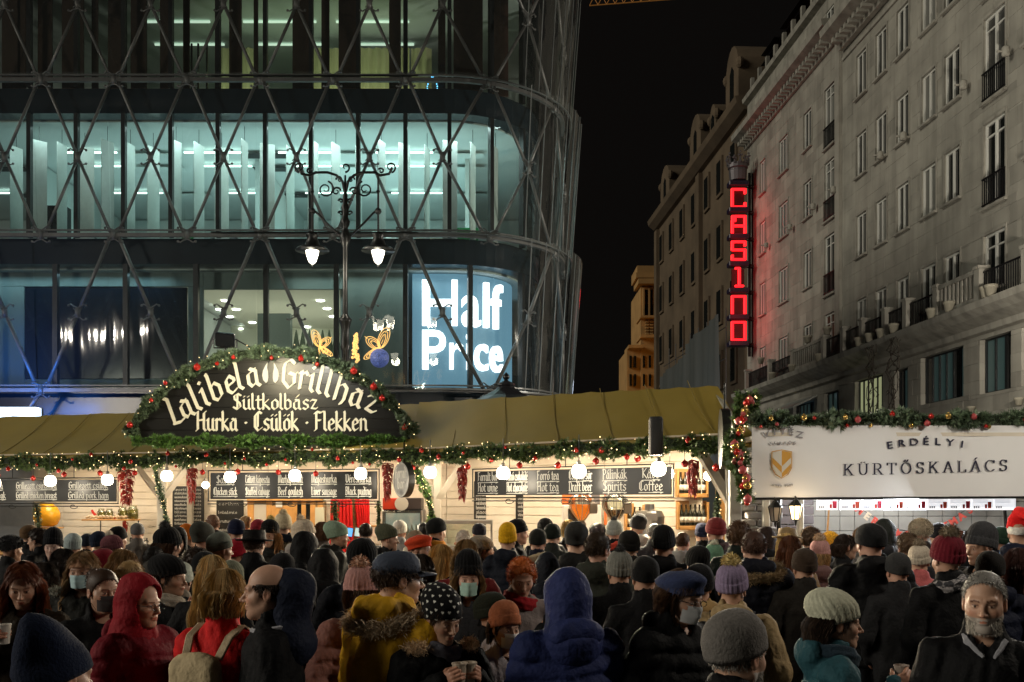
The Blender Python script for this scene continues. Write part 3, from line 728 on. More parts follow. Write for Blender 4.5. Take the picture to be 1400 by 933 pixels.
M_redpane = mat('red_reflection_pane', (.3, .01, .01), .3, emit=.5, ecol=(1, .05, .05))
M_curt = mat('net_curtain_pane', (.16, .16, .145), .4); M_curt2 = mat('closed_blind_pane', (.06, .06, .055), .3)
def hash_w(w_): return int(w_[0]*13+w_[2]*29)
M_brownpane = mat('brown_shutter', (.1, .035, .02), .6)
for wn in wins+attic:
    lit = None
    if wn[6] == 1134.5 and wn[5] == 3: lit = M_brownpane
    elif hash_w(wn) % 5 == 0: lit = M_curt
    elif hash_w(wn) % 7 == 1: lit = M_curt2
    add_window(*wn, lit=lit)
for i, (Y, wd, zb, zt) in enumerate(mezz):
    lit = mat('yellow_lit_pane', (.5, .5, .32), .5, emit=.28, ecol=(.8, .85, .45)) if i == 3 else mat('teal_dim_pane', (.06, .1, .1), .3, emit=.022, ecol=(.4, .75, .7))
    fr = MB(); n = 6 if wd > 2.5 else 3; a, b = Y-wd/2, Y+wd/2
    fbox(fr, a+.003, b-.003, zt-.06, zt-.003, -.3, -.2); fbox(fr, a+.003, b-.003, zb+.003, zb+.06, -.3, -.2)
    for k in range(n+1): yy = a+.03+(b-a-.06)*k/n; fbox(fr, yy-.025, yy+.025, zb+.06, zt-.06, -.3, -.19)
    wq = rp(fr, 'window', M_mull)
    for k in range(n): y0 = a+.06+(b-a-.12)*k/n; pn = MB(); fbox(pn, y0+.01, y0+(b-a-.12)/n-.03, zb+.06, zt-.06, -.27, -.25); rp(pn, 'pane', lit if (k*3+i) % 4 else (lit if i == 3 else M_wpane), wq)
# balcony: stone balustrades and piers, iron railings
balu = [(YF(1150), YF(1106)), (YF(1372), YF(1312))]
def pier(Y): mb = MB(); fbox(mb, Y-.16, Y+.16, 8.625, 9.72, .6, .94); fbox(mb, Y-.2, Y+.2, 9.723, 9.82, .56, .98); rp(mb, 'balcony_pier', M_stone2)
edges = sorted([b for ab in balu for b in ab]+[YF(p) for p in (1040, 1073, 1178, 1205, 1238, 1268, 1440)])
for e in edges: pier(e)
for a, b in zip(edges, edges[1:]):
    isb = any(abs(a-x) < .01 and abs(b-y) < .01 for x, y in balu) or any(abs(a-min(ab)) < .01 and abs(b-max(ab)) < .01 for ab in balu)
    if isb:
        mb = MB(); fbox(mb, a+.17, b-.17, 9.6, 9.75, .66, .9); fbox(mb, a+.17, b-.17, 8.63, 8.8, .66, .9); rb = rp(mb, 'balustrade', M_stone2)
        n = int((b-a-.4)/.26)
        for k in range(n): y0 = a+.3+k*(b-a-.6)/(n-1); q = MB(); fbox(q, y0-.06, y0+.06, 8.803, 9.597, .7, .86); rp(q, 'baluster', M_stone2, rb)
    else:
        mb = MB(); fbox(mb, a+.17, b-.17, 9.55, 9.6, .74, .8)
        n = int((b-a-.4)/.13)
        for k in range(n+1): y0 = a+.2+k*(b-a-.4)/max(n, 1); fbox(mb, y0-.012, y0+.012, 8.64, 9.55, .755, .785)
        rp(mb, 'railing', M_rail)
# awning over a ground floor shop seen above the market garland
mb = MB(); a, b = YF(1118), YF(1078)
mb.add([tuple(FP(a, 7.35, .02)), tuple(FP(b, 7.35, .02)), tuple(FP(b, 6.75, 1.3)), tuple(FP(a, 6.75, 1.3)), tuple(FP(a, 7.25, .02)), tuple(FP(b, 7.25, .02)), tuple(FP(b, 6.65, 1.3)), tuple(FP(a, 6.65, 1.3))], [(0, 1, 2, 3), (7, 6, 5, 4), (0, 3, 7, 4), (1, 5, 6, 2), (3, 2, 6, 7), (0, 4, 5, 1)])
rp(mb, 'awning', mat('grey_awning', (.35, .36, .33), .8))
mb = MB(); fbox(mb, YF(1103)-.2, YF(1103)+.2, 5.3, 6.4, -.2, -.15); rp(mb, 'lit_sign', emat('cyan_shop_light', (.2, .6, 1), 2.5))
# flower pots on the balcony (things)
pm = MB(); pm.lathe([(.16, 0), (.22, .3), (.26, .32), (.26, .42), (.21, .42), (.2, .36), (0, .36)], n=12)
potme = pm.mesh('flower_pot', mat('pot_stone', (.3, .28, .22), .8), True)
pots = [(1052, 496, 'on the balcony edge by the dark railing nearest the red sign'), (1073, 507, 'hung outside the railing near the tall red sign'), (1101, 500, 'hung low beside the left stone balustrade'), (1139, 482, 'outside the left stone balustrade'),
        (1118, 470, 'on top of the left balustrade'), (1145, 460, 'on the right end of the left balustrade'), (1196, 473, 'outside the dark railing just right of the pilaster'), (1211, 437, 'on the balcony pier below two white windows'), (1227, 462, 'hung with dry vines on the railing'),
        (1245, 422, 'on the pier in the middle of the iron railing'), (1299, 434, 'outside the left end of the right balustrade'), (1324, 390, 'on top of the right balustrade'), (1376, 408, 'outside the right balustrade near the frame edge'), (1383, 362, 'on top of the right balustrade by the last tall window'),
        (1322, 538, 'under the large teal window'), (1387, 524, 'under the dark ground window at the right')]
for px, py, wh in pots:
    Y = YF(px)*.985; z = ZP(py+5, Y)
    on_top = 'top' in wh or 'pier' in wh or 'end' in wh
    off = .78 if z > 9.3 else (1.0 if z > 7 else .3); z = 9.825 if z > 9.55 else (8.63 if z > 7 else 5.06)
    if z == 8.63: off = .98
    if off == .3: off = .15
    o = link('flower_pot', potme, loc=FP(Y, z, off), scale=.85 if z > 6 else .6); tag(o, 'stone flower pot '+wh, 'flower pot', 'flower pots along the balcony')
# wall lamps / small cameras on the facade seen as stubs
sm = MB(); sm.lathe([(.1, -.15), (.14, -.1), (.14, .12), (.08, .18)], (0, 0, 0), 8); sm.box((.15, 0, .0), (.3, .06, .06)); stub = sm.mesh('wall_bracket', M_stone2, True)
for px, py in ((1385, 71), (1326, 117), (1243, 187), (1211, 213), (1146, 260), (1086, 311), (1118, 283), (1053, 336)):
    Y = YF(px); o = link('wall_bracket', stub, stone); o.location = FP(Y, ZP(py, Y), .25)-LB; o.rotation_euler = (0, 0, RF+PI/2)
# dry creeper wires hanging from the balcony
rv = random.Random(2)
for px in (1227, 1258):
    mb = MB(); Y = YF(px)
    for k in range(6):
        pts = [tuple(FP(Y+rv.uniform(-.5, .5)+.25*math.sin(i*1.1+k), 8.4-i*.42, 1.08+rv.uniform(0, .06))) for i in range(9)]; mb.tube(pts, .018, 4)
    for k in range(40): q = FP(Y+rv.uniform(-.6, .6), rv.uniform(5.2, 8.4), 1.1); mb.add([q, q+Vector((.1, .06, .05)), q+Vector((.02, .12, -.08))], [(0, 1, 2)])
    tag(mb.obj('dry_vine', mat('vine', (.05, .04, .03), .8)), 'dry vine hanging from the balcony '+('railing left of the teal window' if px == 1227 else 'over the teal ground floor window'), 'vine')
# roof structures behind the parapet
rf = MB(); fbox(rf, YA, YB, 27.0, 27.15, -9, -1.2); rp(rf, 'roof', mat('dark_roof', (.05, .03, .025), .8))
for Ya, Yb, zt in ((50, 53, 31.5), (54, 57.5, 30.5), (58.5, 61, 29.5), (40, 44, 31)):
    mb = MB(); fbox(mb, Ya, Yb, 27.16, zt, -4, -1.6); q = rp(mb, 'roof_house', mat('roof_brick', (.16, .06, .035), .85, noise=.2))
    for z in (28, 28.6, 29.2): m2 = MB(); fbox(m2, Ya, Yb, z, z+.05, -1.55, -.4); rp(m2, 'rail', M_rail, q)
mb = MB()
for k in range(24):
    Y = YA+34*k/23; fbox(mb, Y, Y+.25, 27.1, 27.9, .0, .2)
rp(mb, 'parapet_posts', M_stone2)

# ---------------------------------------------------------------- CASINO sign
YS = 61.0; cs = thing('casino_sign', 'tall vertical red neon CASINO sign with a crown on top', 'sign', P(1007, 475, YS))
base = P(1007, 475, YS); M_red = emat('red_neon', (1, .012, .018), 2.3); M_box = mat('sign_box', (.02, .015, .04), .4); M_redin = mat('red_letter_body', (.12, .005, .008), .5, emit=.25, ecol=(1, .01, .015))
u = YS/F
def cp(mb, name, m, **k): o = mb.obj(name, m, cs, **k); o.location = (0, 0, 0); return o
LET = {'C': [[(9, 19), (9, 24), (-9, 24), (-9, 0), (9, 0), (9, 5)]], 'A': [[(-9, 0), (-9, 18), (-5, 24), (9, 24), (9, 0)], [(-9, 11), (9, 11)]], 'S': [[(9, 19), (9, 24), (-9, 24), (-9, 13), (9, 13), (9, 0), (-9, 0), (-9, 5)]],
       'I': [[(-4, 24), (1, 24), (1, 0)], [(-4, 0), (6, 0)]], 'N': [[(-9, 0), (-9, 24), (9, 24), (9, 0)]], 'O': [[(-9, 0), (-9, 24), (9, 24), (9, 0), (-9, 0)]]}
for ch, py in zip('CASINO', (287, 323.5, 358, 394, 432, 467)):
    mb = MB(); z0 = (475-py)*u
    for st in LET[ch]:
        pts = [(a*u*.95, -.55, z0+b*u) for a, b in st]
        for p, q in zip(pts, pts[1:]):
            d = Vector(q)-Vector(p); horiz = abs(d.x) > abs(d.z); c = (Vector(p)+Vector(q))/2
            mb.bbox(c, ((abs(d.x)+.14) if horiz or abs(d.x) > .05 else .165, .18+.004*len(mb.v)/32, (abs(d.z)+.12) if abs(d.z) > .05 else .13), .03)
    cp(mb, 'letter', M_red)
    mb = MB(); mb.box((0, -.3, z0+12*u), (17*u, .12, 24*u)); cp(mb, 'letter_backing', mat('letter_back', (.03, .002, .002), .5))
for py in (255, 291, 327, 364, 400, 436, 472):
    mb = MB(); z0 = (475-py)*u; mb.bbox((0, -.35, z0), (27*u, .8, 7*u), .05); 
    for k in range(5): mb.box(((k-2)*5*u, -.76, z0), (.06, .03, .06))
    cp(mb, 'divider_box', M_box); mb = MB()
    for dz in (-.1, .1): mb.tube([(13*u, -.1, z0+dz), (27*u, .3, z0+dz)], .04, 5)
    mb.ball((20*u, 0, z0), .12, 6, 4); cp(mb, 'bracket', M_iron)
mb = MB(); mb.tube([(19*u, .25, -12*u), (19*u, .25, 240*u)], .09, 6); mb.tube([(23*u, .3, -12*u), (23*u, .3, 240*u)], .05, 6); cp(mb, 'mast', M_iron)
mb = MB(); z0 = (475-250)*u; mb.lathe([(.5, 0), (.55, .5), (.55, .55), (.52, .7), (.62, .75), (.62, 1.0)], (0, -.35, z0), 14)
for k in range(12):
    an = 2*PI*k/12; x, y = .66*math.cos(an), .66*math.sin(an)-.35; h = .75 if k % 2 else .45
    mb.tube([(x*.94, y*.94-.02, z0+.95), (x, y, z0+1+h*.6)], [.09, .03], 5)
    for dx, dz in ((0, h*.75), (-.09, h*.5), (.09, h*.5)): mb.ball((x+dx*math.sin(an), y+dx*math.cos(an), z0+1+dz), .07, 6, 4)
cp(mb, 'crown', mat('crown_metal', (.16, .15, .16), .4, metal=.5), smooth=False)
for py in (310, 370, 430, 465):
    light('neon_glow', 'POINT', base+Vector((-.2, -2.2, (475-py)*u)), 40, (1, .03, .045), .7)

# ---------------------------------------------------------------- farther building down the street, under repair
M_old = mat('old_stucco', (.13, .095, .06), .9, noise=.3, nscale=.5, bump=.01, bscale=4)
old = thing('ornate_building', 'older ornate brown building with gabled dormers beyond the stone block, netting below', 'building', (X0+KX*75, 75, 0))
L2 = Vector((X0+KX*75, 75, 0))
def qp(mb, name, m, parent=None, **k):
    o = mb.obj(name, m, parent or old, **k)
    if parent is None: o.location = -L2
    return o
mb = MB(); fbox(mb, 62.8, 91, 0, 27.2, -8, -.2); qp(mb, 'wall', M_old)
mb = MB()
prof = [(-.2, 26.6), (.1, 26.7), (.6, 27.1), (.7, 27.5), (-.2, 27.6)]
for Y in (62.8, 91.3): mb.v += [tuple(FP(Y, z, o_)) for o_, z in prof]
n = 5; mb.f = [(i, (i+1) % n, n+(i+1) % n, n+i) for i in range(n)]+[(4, 3, 2, 1, 0), (5, 6, 7, 8, 9)]; mb.m = [0]*7
qp(mb, 'cornice', M_old)
for z in (11, 15.5, 20, 24.5):
    for Y in (66, 69.5, 73, 77, 81, 85, 89):
        fr = MB(); fbox(fr, Y-.75, Y+.75, z-1.3, z+1.35, -.19, -.05); wq = qp(fr, 'window', M_old)
        pn = MB(); fbox(pn, Y-.5, Y+.5, z-1.1, z+1.1, -.045, -.02); qp(pn, 'pane', M_wpane, wq)
for Y in (75, 90.6): mb = MB(); fbox(mb, Y-.5, Y+.5, 0, 26.5, -.19, .12); qp(mb, 'pilaster', M_old)
for Y, w_, h_ in ((65.6, 3.0, 4.2), (75.6, 3.4, 3.6), (86.5, 3.6, 3.4), (70.5, 1.6, 2.4)):
    mb = MB(); pts = [(-w_/2, 0), (w_/2, 0), (w_/2, h_*.55)]+[(w_/2*math.cos(a), h_*.55+h_*.45*math.sin(a)) for a in [PI*k/8 for k in range(1, 8)]]+[(-w_/2, h_*.55)]
    mb.prism(pts, (FP(Y, 27.6, .1), dirF, Vector((0, 0, 1)), nrmF), -2.2, 0); dq = qp(mb, 'dormer', M_old)
    pn = MB(); pn.prism([(-.45, .6), (.45, .6), (.45, h_*.6), (0, h_*.7), (-.45, h_*.6)], (FP(Y, 27.6, .1), dirF, Vector((0, 0, 1)), nrmF), .01, .03); qp(pn, 'pane', M_wpane, dq)
    for sg in (-1, 1): f = MB(); f.ball(FP(Y+sg*w_/2, 27.6+h_*.62, 0), .3, 8, 6, 1.3); qp(f, 'finial', M_old, dq)
mb = MB(); fbox(mb, 62.8, 91, 27.6, 28.2, -8, -.6); fbox(mb, 63.5, 90.5, 28.2, 30.5, -7, -2.5); qp(mb, 'roof', mat('dark_roof', (.05, .03, .025), .8))
# construction netting on scaffold
net = thing('scaffold_netting', 'pale translucent construction netting hung on scaffolding beside the red sign', 'netting', FP(70, 0, 1.4))
M_net = glass('netting', (.55, .57, .6), .0, .6, diffuse_mix=.13, gl=(.06, .06, .065))
def netp(mb, name, m, **k): o = mb.obj(name, m, net, **k); o.location = -FP(70, 0, 1.4); return o
yn = 66.0
for (a, b, z0, z1, off) in ((63.2, 72.5, 0, 13.8, 1.6), (72.6, 82, 0, 12.6, 1.5)):
    mb = MB(); n = 36; 
    for i in range(n+1):
        Y = a+(b-a)*i/n; o_ = off+.10*math.sin(i*.9)+.12*math.sin(i*.33); top = z1-(Y-a)*.05
        for k in range(7): z = z0+(top-z0)*k/6; mb.v.append(tuple(FP(Y, z, o_+.06*math.sin(k*1.3+i))))
    for i in range(n):
        for k in range(6): q = i*7+k; mb.f.append((q, q+7, q+8, q+1)); mb.m.append(0)
    netp(mb, 'net_sheet', M_net, smooth=True)
mb = MB()
for Y in np.arange(63.4, 82, 2.4): mb.tube([FP(Y, 0, 1.1), FP(Y, 14.2, 1.1)], .04, 5)
for z in (3, 5, 7, 9, 11, 13): mb.tube([FP(63.4, z, 1.15), FP(82, z, 1.15)], .035, 5)
netp(mb, 'scaffold_tube', mat('scaffold', (.2, .2, .2), .4, metal=.6))
light('scaffold_lamp', 'POINT', FP(66.5, 5.0, 3.2), 34, (.8, .9, 1), .3)
light('scaffold_lamp', 'POINT', FP(65, 9.0, 5), 25, (.7, .8, 1), .5)

# orange floodlit palace at the end of the street
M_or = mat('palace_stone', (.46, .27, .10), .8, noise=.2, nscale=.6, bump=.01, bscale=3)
pal = thing('floodlit_palace', 'distant ornate palace floodlit in orange at the end of the street', 'building', (14.5, 112, 0))
def pp(mb, name, m=None, parent=None, **k):
    o = mb.obj(name, m or M_or, parent or pal, **k)
    if parent is None: o.location = -Vector((14.5, 112, 0))
    return o
Yp = 112; xa, xb = XP(868, Yp), XP(903, Yp)
def pbox(px0, px1, py0, py1, d0=0, d1=4, name='wall', m=None, parent=None):
    mb = MB(); mb.box(((XP(px0, Yp)+XP(px1, Yp))/2, Yp+(d0+d1)/2, (ZP(py0, Yp)+ZP(py1, Yp))/2), (XP(px1, Yp)-XP(px0, Yp), d1-d0, ZP(py0, Yp)-ZP(py1, Yp))); return pp(mb, name, m, parent)
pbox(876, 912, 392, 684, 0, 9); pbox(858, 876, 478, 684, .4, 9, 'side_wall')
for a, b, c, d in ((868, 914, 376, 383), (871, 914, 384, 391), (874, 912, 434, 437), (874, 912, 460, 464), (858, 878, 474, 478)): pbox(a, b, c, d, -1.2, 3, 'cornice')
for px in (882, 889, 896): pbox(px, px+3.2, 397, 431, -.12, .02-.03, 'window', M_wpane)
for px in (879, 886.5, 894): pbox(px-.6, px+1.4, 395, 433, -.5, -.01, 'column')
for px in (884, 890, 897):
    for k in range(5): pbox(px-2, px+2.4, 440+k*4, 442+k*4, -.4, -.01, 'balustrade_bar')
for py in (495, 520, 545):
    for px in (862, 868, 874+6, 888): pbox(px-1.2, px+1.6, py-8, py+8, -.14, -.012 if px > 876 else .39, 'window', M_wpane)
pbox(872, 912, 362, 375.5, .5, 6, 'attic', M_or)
light('palace_flood', 'AREA', (XP(885, 106), 104.5, 15), 70, (1, .45, .07), 2.5, to=(XP(890, Yp), Yp, 25), sy=1)
light('palace_flood', 'AREA', (XP(866, 106), 106, 8), 45, (1, .5, .09), 2, to=(XP(868, Yp), Yp, 17), sy=1)

# crane boom crossing above the street
cr = thing('crane_boom', 'orange lattice crane boom crossing the sky above the street', 'crane', P(855, 4, 90))
mb = MB(); b0, b1 = P(806, 8, 90)-P(855, 4, 90), P(935, -2, 90)-P(855, 4, 90)
for dz in (0, .75): mb.tube([b0+Vector((0, 0, dz)), b1+Vector((0, 0, dz))], .05, 4)
o = mb.obj('chord', mat('crane_glow_paint', (.5, .2, .04), .5, emit=.06, ecol=(1, .45, .1)), cr); mb = MB()  # faint orange glow put into the paint in place of falling light
for k in range(22):
    p = b0.lerp(b1, k/22); q = b0.lerp(b1, (k+1)/22); mb.tube([p+Vector((0, 0, .75*(k % 2))), q+Vector((0, 0, .75*((k+1) % 2)))], .03, 4)
mb.obj('lattice', MATS['crane_glow_paint'], cr)
# ---------------------------------------------------------------- market stalls
def sd(px):                                # distance of the stall front at a photo column
    if px > 590: return 1/((1/16.0)+(px-590)/420*(1/12.5-1/16.0))
    return 1/((1/16.0)+(590-px)/590*(1/18.5-1/16.0))
def SP(px, py, back=0): d = sd(px); q = P(px, py, d); return q+Vector((0, back, 0))
def SF_(px, z, back=0): d = sd(px); return Vector((XP(px, d), d+back, z))
def sdir(px): return (SF_(px+2, 0)-SF_(px-2, 0)).normalized()
def sfr(px, py, back=0):                   # lettering frame on the stall front
    ux = sdir(px); return frame(SP(px, py, back), ux)
M_plank = mat('white_plank', (.74, .67, .55), .6, noise=.12, nscale=2, bump=.002, bscale=30, island=.06)
M_wood = mat('pine_wood', (.52, .27, .08), .5, noise=.2, nscale=6, island=.1)
M_post = mat('grey_wood', (.30, .28, .23), .7, noise=.15, nscale=8)
M_canvas = mat('mustard_canvas', (.25, .178, .030), .6, noise=.1, nscale=1.2, bump=.012, bscale=1.6)
M_board = mat('black_board', (.013, .013, .012), .32, noise=.3, nscale=3)
M_chalk = mat('cream_lettering', (.78, .74, .58), .6)
M_white = mat('white_lettering', (.62, .61, .55), .6)
M_needle = mat('fir_needles', (.075, .125, .035), .55, island=.5, attr=None)
M_needle2 = mat('fir_needles_bright', (.09, .19, .035), .55, island=.5)
M_needle3 = mat('frosted_fir_needles', (.11, .16, .09), .55, island=.5)
M_fairy = emat('fairy_light', (1, .74, .36), 3.5)
M_redb = mat('red_bauble', (.50, .02, .012), .16, metal=.35, coat=.6)
M_goldb = mat('gold_bauble', (.65, .42, .12), .2, metal=.8)
M_pinkb = mat('dull_red_bauble', (.40, .06, .06), .5)
M_chili = mat('dried_chili', (.26, .02, .012), .35, noise=.4, nscale=20)
M_globe = emat('lamp_globe', (1, .9, .72), 10)
M_metal = mat('brushed_metal', (.45, .45, .44), .3, metal=.9)
M_rope = mat('braid', (.6, .5, .36), .8)

stall = thing('market_stall', 'long food stall with mustard canvas roof and white plank wall under the arched sign', 'market stall', SF_(560, 0, 1))
LS = SF_(560, 0, 1)
def st(mb, name, m, parent=None, **k):
    o = mb.obj(name, m, parent or stall, **k)
    if parent is None: o.location = -LS
    return o
DEP = 2.1
# back wall planks
def backpt(px, z, back=DEP): return SF_(px, z, back)
bw = [(-60, 196), (250, 590), (600, 1000)]
for a, b in ((-70, 202), (203, 599), (599.5, 1004)):
    z = .9; k = 0
    while z < 3.0:
        p, q = backpt(a, 0), backpt(b, 0); mid = (p+q)/2; d = (q-p); L_ = d.length; M = Matrix.Rotation(math.atan2(d.y, d.x), 3, 'Z')
        nsec = 3
        for s_ in range(nsec):
            c = p+d*((s_+.5)/nsec); mb = MB(); mb.bbox((c.x, c.y, z+.069), (L_/nsec-.006, .03, .134), .006, M); st(mb, 'plank', M_plank)
        z += .14
    c = (backpt(a, 0)+backpt(b, 0))/2; mb = MB(); mb.box((c.x, c.y+.04, 1.5), (L_, .03, 3.0), M); st(mb, 'wall_backing', M_plank)
# floor level counter and posts
for a, b in ((-70, 210), (222, 592), (604, 1000)):
    p, q = SF_(a, 0, .15), SF_(b, 0, .15); d = q-p; M = Matrix.Rotation(math.atan2(d.y, d.x), 3, 'Z'); c = (p+q)/2
    mb = MB(); mb.bbox((c.x, c.y, 1.02), (d.length, .55, .05), .01, M); st(mb, 'counter_top', M_wood)
    mb = MB(); mb.bbox((c.x, c.y, .5), (d.length-.1, .4, .97), .01, M); st(mb, 'counter_front', M_plank)
def post(px, w_=.12, z1=2.7, m=M_plank, back=0): mb = MB(); q = SF_(px, z1/2, back); mb.bbox(q, (w_, .12, z1), .01); return st(mb, 'post', m)
post(222, .16); post(215, .1, 2.7, M_post, DEP-.3); post(598, .12); post(1000, .14, 2.75, M_post)
def brace(a, b, m=M_plank, w_=.09): mb = MB(); mb.tube([a, b], w_*.7, 4, caps=True); return st(mb, 'brace', m)
brace(SF_(222, 2.0), SF_(186, 2.62)); brace(SF_(222, 2.0), SF_(258, 2.62)); brace(SF_(598, 2.0), SF_(634, 2.62)); brace(SF_(598, 2.0), SF_(562, 2.62)); brace(SF_(998, 1.98), SF_(958, 2.62), M_post, .11)
# roof: canvas sheets with hem
def roof(px0, px1, ridge0, ridge1, name='canvas_roof', n=30, m=10, bk=1.75):
    mb = MB()
    for i in range(n+1):
        px = px0+(px1-px0)*i/n; e = SF_(px, 2.80, -.38); rz = ridge0+(ridge1-ridge0)*i/n
        for j in range(m+1):
            t = j/m; y = e.y+(bk+.38)*t; z = 2.80+(rz-2.80)*t-.07*math.sin(PI*t)*(1+.25*math.sin(i*.9))+.012*math.sin(i*2.1+j)
            mb.v.append((e.x*(1-.0*t), y, z))
        # hem hanging down
    for i in range(n):
        for j in range(m): a = i*(m+1)+j; mb.f.append((a, a+m+1, a+m+2, a+1)); mb.m.append(0)
    b0 = len(mb.v)
    for i in range(n+1):
        q = Vector(mb.v[i*(m+1)]); mb.v.append((q.x, q.y-.01, q.z-.16))
    for i in range(n): mb.f.append((i*(m+1), b0+i, b0+i+1, (i+1)*(m+1))); mb.m.append(0)
    return st(mb, name, M_canvas, smooth=True)
roof(-90, 568, 3.72, 3.72); roof(560, 1020, 3.76, 3.62, bk=1.7)
def seam(px, r0):
    mb = MB(); pts = []
    for j in range(11):
        t = j/10; e = SF_(px, 0, -.38); y = e.y+2.1*t; pts.append((e.x, y, 2.80+(r0-2.80)*t-.07*math.sin(PI*t)*1.0+.016))
    mb.tube(pts, .006, 5); st(mb, 'canvas_seam', mat('canvas_seam', (.20, .14, .025), .7))
for px in (12, 70, 128, 186, 620, 690, 762, 835, 905, 972): seam(px, 3.72)
mb = MB(); mb.tube([SF_(px, 2.815, -.40) for px in range(-80, 1020, 20)], .014, 5); st(mb, 'hem_rope', M_rope)
mb = MB()      # dark gable end and ceiling boards underneath
for a, b in ((-70, 590), (592, 1005)):
    p, q = SF_(a, 2.86, 0), SF_(b, 2.86, 0); p2, q2 = SF_(a, 3.02, DEP), SF_(b, 3.02, DEP)
    k = MB(); k.add([p, q, q2, p2], [(0, 1, 2, 3)]); st(k, 'ceiling_sheet', M_plank)
k = MB(); k.prism([(0, 2.75), (2.3, 2.85), (1.9, 3.55), (0, 2.8)], (Vector((SF_(1010, 0).x, SF_(1010, 0, -.3).y, 0)), Vector((0, 1, 0)), Vector((0, 0, 1)), Vector((1, 0, 0))), 0, .05); st(k, 'gable_end', M_post)

# fir garlands -----------------------------------------------------------
def needle_mesh(path, rad, dens, seed, mats_, droop=.3, size=.07, squash=1.0):
    """a garland: many small fir sprigs round a path; one mesh"""
    r = np.random.default_rng(seed); pts = np.array([tuple(p) for p in path]); seg = np.linalg.norm(np.diff(pts, axis=0), axis=1); L = seg.sum(); n = int(L*dens)
    cs = np.concatenate([[0], np.cumsum(seg)]); t = np.sort(r.uniform(0, L, n)); idx = np.clip(np.searchsorted(cs, t)-1, 0, len(seg)-1)
    fr = ((t-cs[idx])/seg[idx])[:, None]; c = pts[idx]*(1-fr)+pts[idx+1]*fr; tan = (pts[idx+1]-pts[idx])/seg[idx][:, None]
    lump = .8+.35*np.sin(t*9+seed)+.15*np.sin(t*23)
    dirv = r.normal(size=(n, 3)); dirv -= (dirv*tan).sum(1)[:, None]*tan*.75; dirv[:, 2] -= droop; dirv /= np.linalg.norm(dirv, axis=1)[:, None]
    rr = rad*lump*r.uniform(.25, 1, n)**.6; o = c+dirv*rr[:, None]*np.array([1, 1, squash]); ln = size*r.uniform(.6, 1.3, n)
    d2 = dirv+r.normal(size=(n, 3))*.45; d2 /= np.linalg.norm(d2, axis=1)[:, None]
    V = []; Fa = []
    side = np.cross(d2, r.normal(size=(n, 3))); side /= np.linalg.norm(side, axis=1)[:, None]; nn = np.cross(d2, side)
    # sprig: a stem with four needles as thin triangles
    base = o-d2*(ln*.4)[:, None]
    vs = []; fs = []
    for k, (a, b) in enumerate(((1, .15), (.7, .75), (.7, -.75), (.45, 1.05), (.45, -1.05))):
        tip = base+d2*(ln*a)[:, None]+side*(ln*b*.5)[:, None]+nn*(ln*.12*(k % 2))[:, None]; st0 = base+d2*(ln*(a-.38 if k else 0))[:, None]
        wv = np.cross(tip-st0, nn); wv /= np.linalg.norm(wv, axis=1)[:, None]+1e-9; wv *= (ln*.13)[:, None]
        i0 = k*3*n; vs += [st0+wv, st0-wv, tip]
        ar = np.arange(n); fs.append(np.stack([i0+ar, i0+n+ar, i0+2*n+ar], 1))
    return np.concatenate(vs), np.concatenate(fs)
bme = {}
def bauble(parent, p, r, m, loc0):
    key = m.name
    if key not in bme:
        q = MB(); q.ball((0, 0, 0), 1, 14, 8); q.lathe([(.22, .95), (.22, 1.2), (.05, 1.25)], n=8); bme[key] = q.mesh('bauble', m, True)
    o = link('bauble', bme[key], parent, scale=r); o.location = Vector(p)-loc0; return o
def garland(label, path, rad, dens, seed, group=None, m=None, red=0, gold=0, pink=0, lights=0, br=.035, size=.07, hang=0, droop=.3, squash=1.0, front=-1, name='fir_garland'):
    p0 = Vector(path[len(path)//2]); vs, fs = needle_mesh(path, rad, dens, seed, None, droop, size, squash)
    root = thing(name, label, 'garland', p0, group=group)
    me = np_mesh('needles', vs-np.array(p0), fs, m or M_needle, smooth=False); link('fir_sprigs', me, root, kind=None)
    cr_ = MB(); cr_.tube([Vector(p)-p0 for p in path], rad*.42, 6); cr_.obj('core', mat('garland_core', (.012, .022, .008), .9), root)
    r = random.Random(seed); L = sum((Vector(a)-Vector(b)).length for a, b in zip(path, path[1:]))
    def at(t):
        t *= L
        for a, b in zip(path, path[1:]):
            l = (Vector(a)-Vector(b)).length
            if t <= l: return Vector(a).lerp(Vector(b), t/l)
            t -= l
        return Vector(path[-1])
    def spots(n, lo=-.9, hi=.9): return [(at((i+.5+r.uniform(-.35, .35))/n), r.uniform(lo, hi)) for i in range(n)]
    for cnt, m_ in ((red, M_redb), (gold, M_goldb), (pink, M_pinkb)):
        for p, h in spots(cnt):
            rr = br*r.choice((.7, 1, 1.15)); an = h*1.1-.2
            bauble(root, p+Vector((0, -rad*1.02*math.cos(an), rad*squash*math.sin(an))), rr, m_, p0)
    if lights:
        lb = MB()
        for p, h in spots(lights, -1.3, 1.3):
            a = r.uniform(0, 2*PI); lb.ball(p-p0+Vector((rad*.6*math.cos(a), -rad*(.75+.4*r.random()), rad*squash*1.0*math.sin(a))), r.choice((.005, .0065, .009)), 5, 3)
        lb.obj('fairy_lights', M_fairy, root)
    return root
ev = [SF_(px, 2.68+.02*math.sin(px*.05), -.42) for px in range(-80, 225, 15)]
garland('long fir garland with red baubles along the roof edge left of the arched sign', ev, .155, 760, 1, red=11, lights=80, gold=0, group='fir garlands along the stall roof')
ev = [SF_(px, 2.70+.02*math.sin(px*.05), -.42) for px in range(222, 600, 15)]
garland('fir garland with red baubles along the roof edge right under the arched black sign', ev, .155, 760, 2, red=13, lights=85, group='fir garlands along the stall roof')
ev = [SF_(px, 2.70+.02*math.sin(px*.05), -.42) for px in range(594, 1003, 13)]
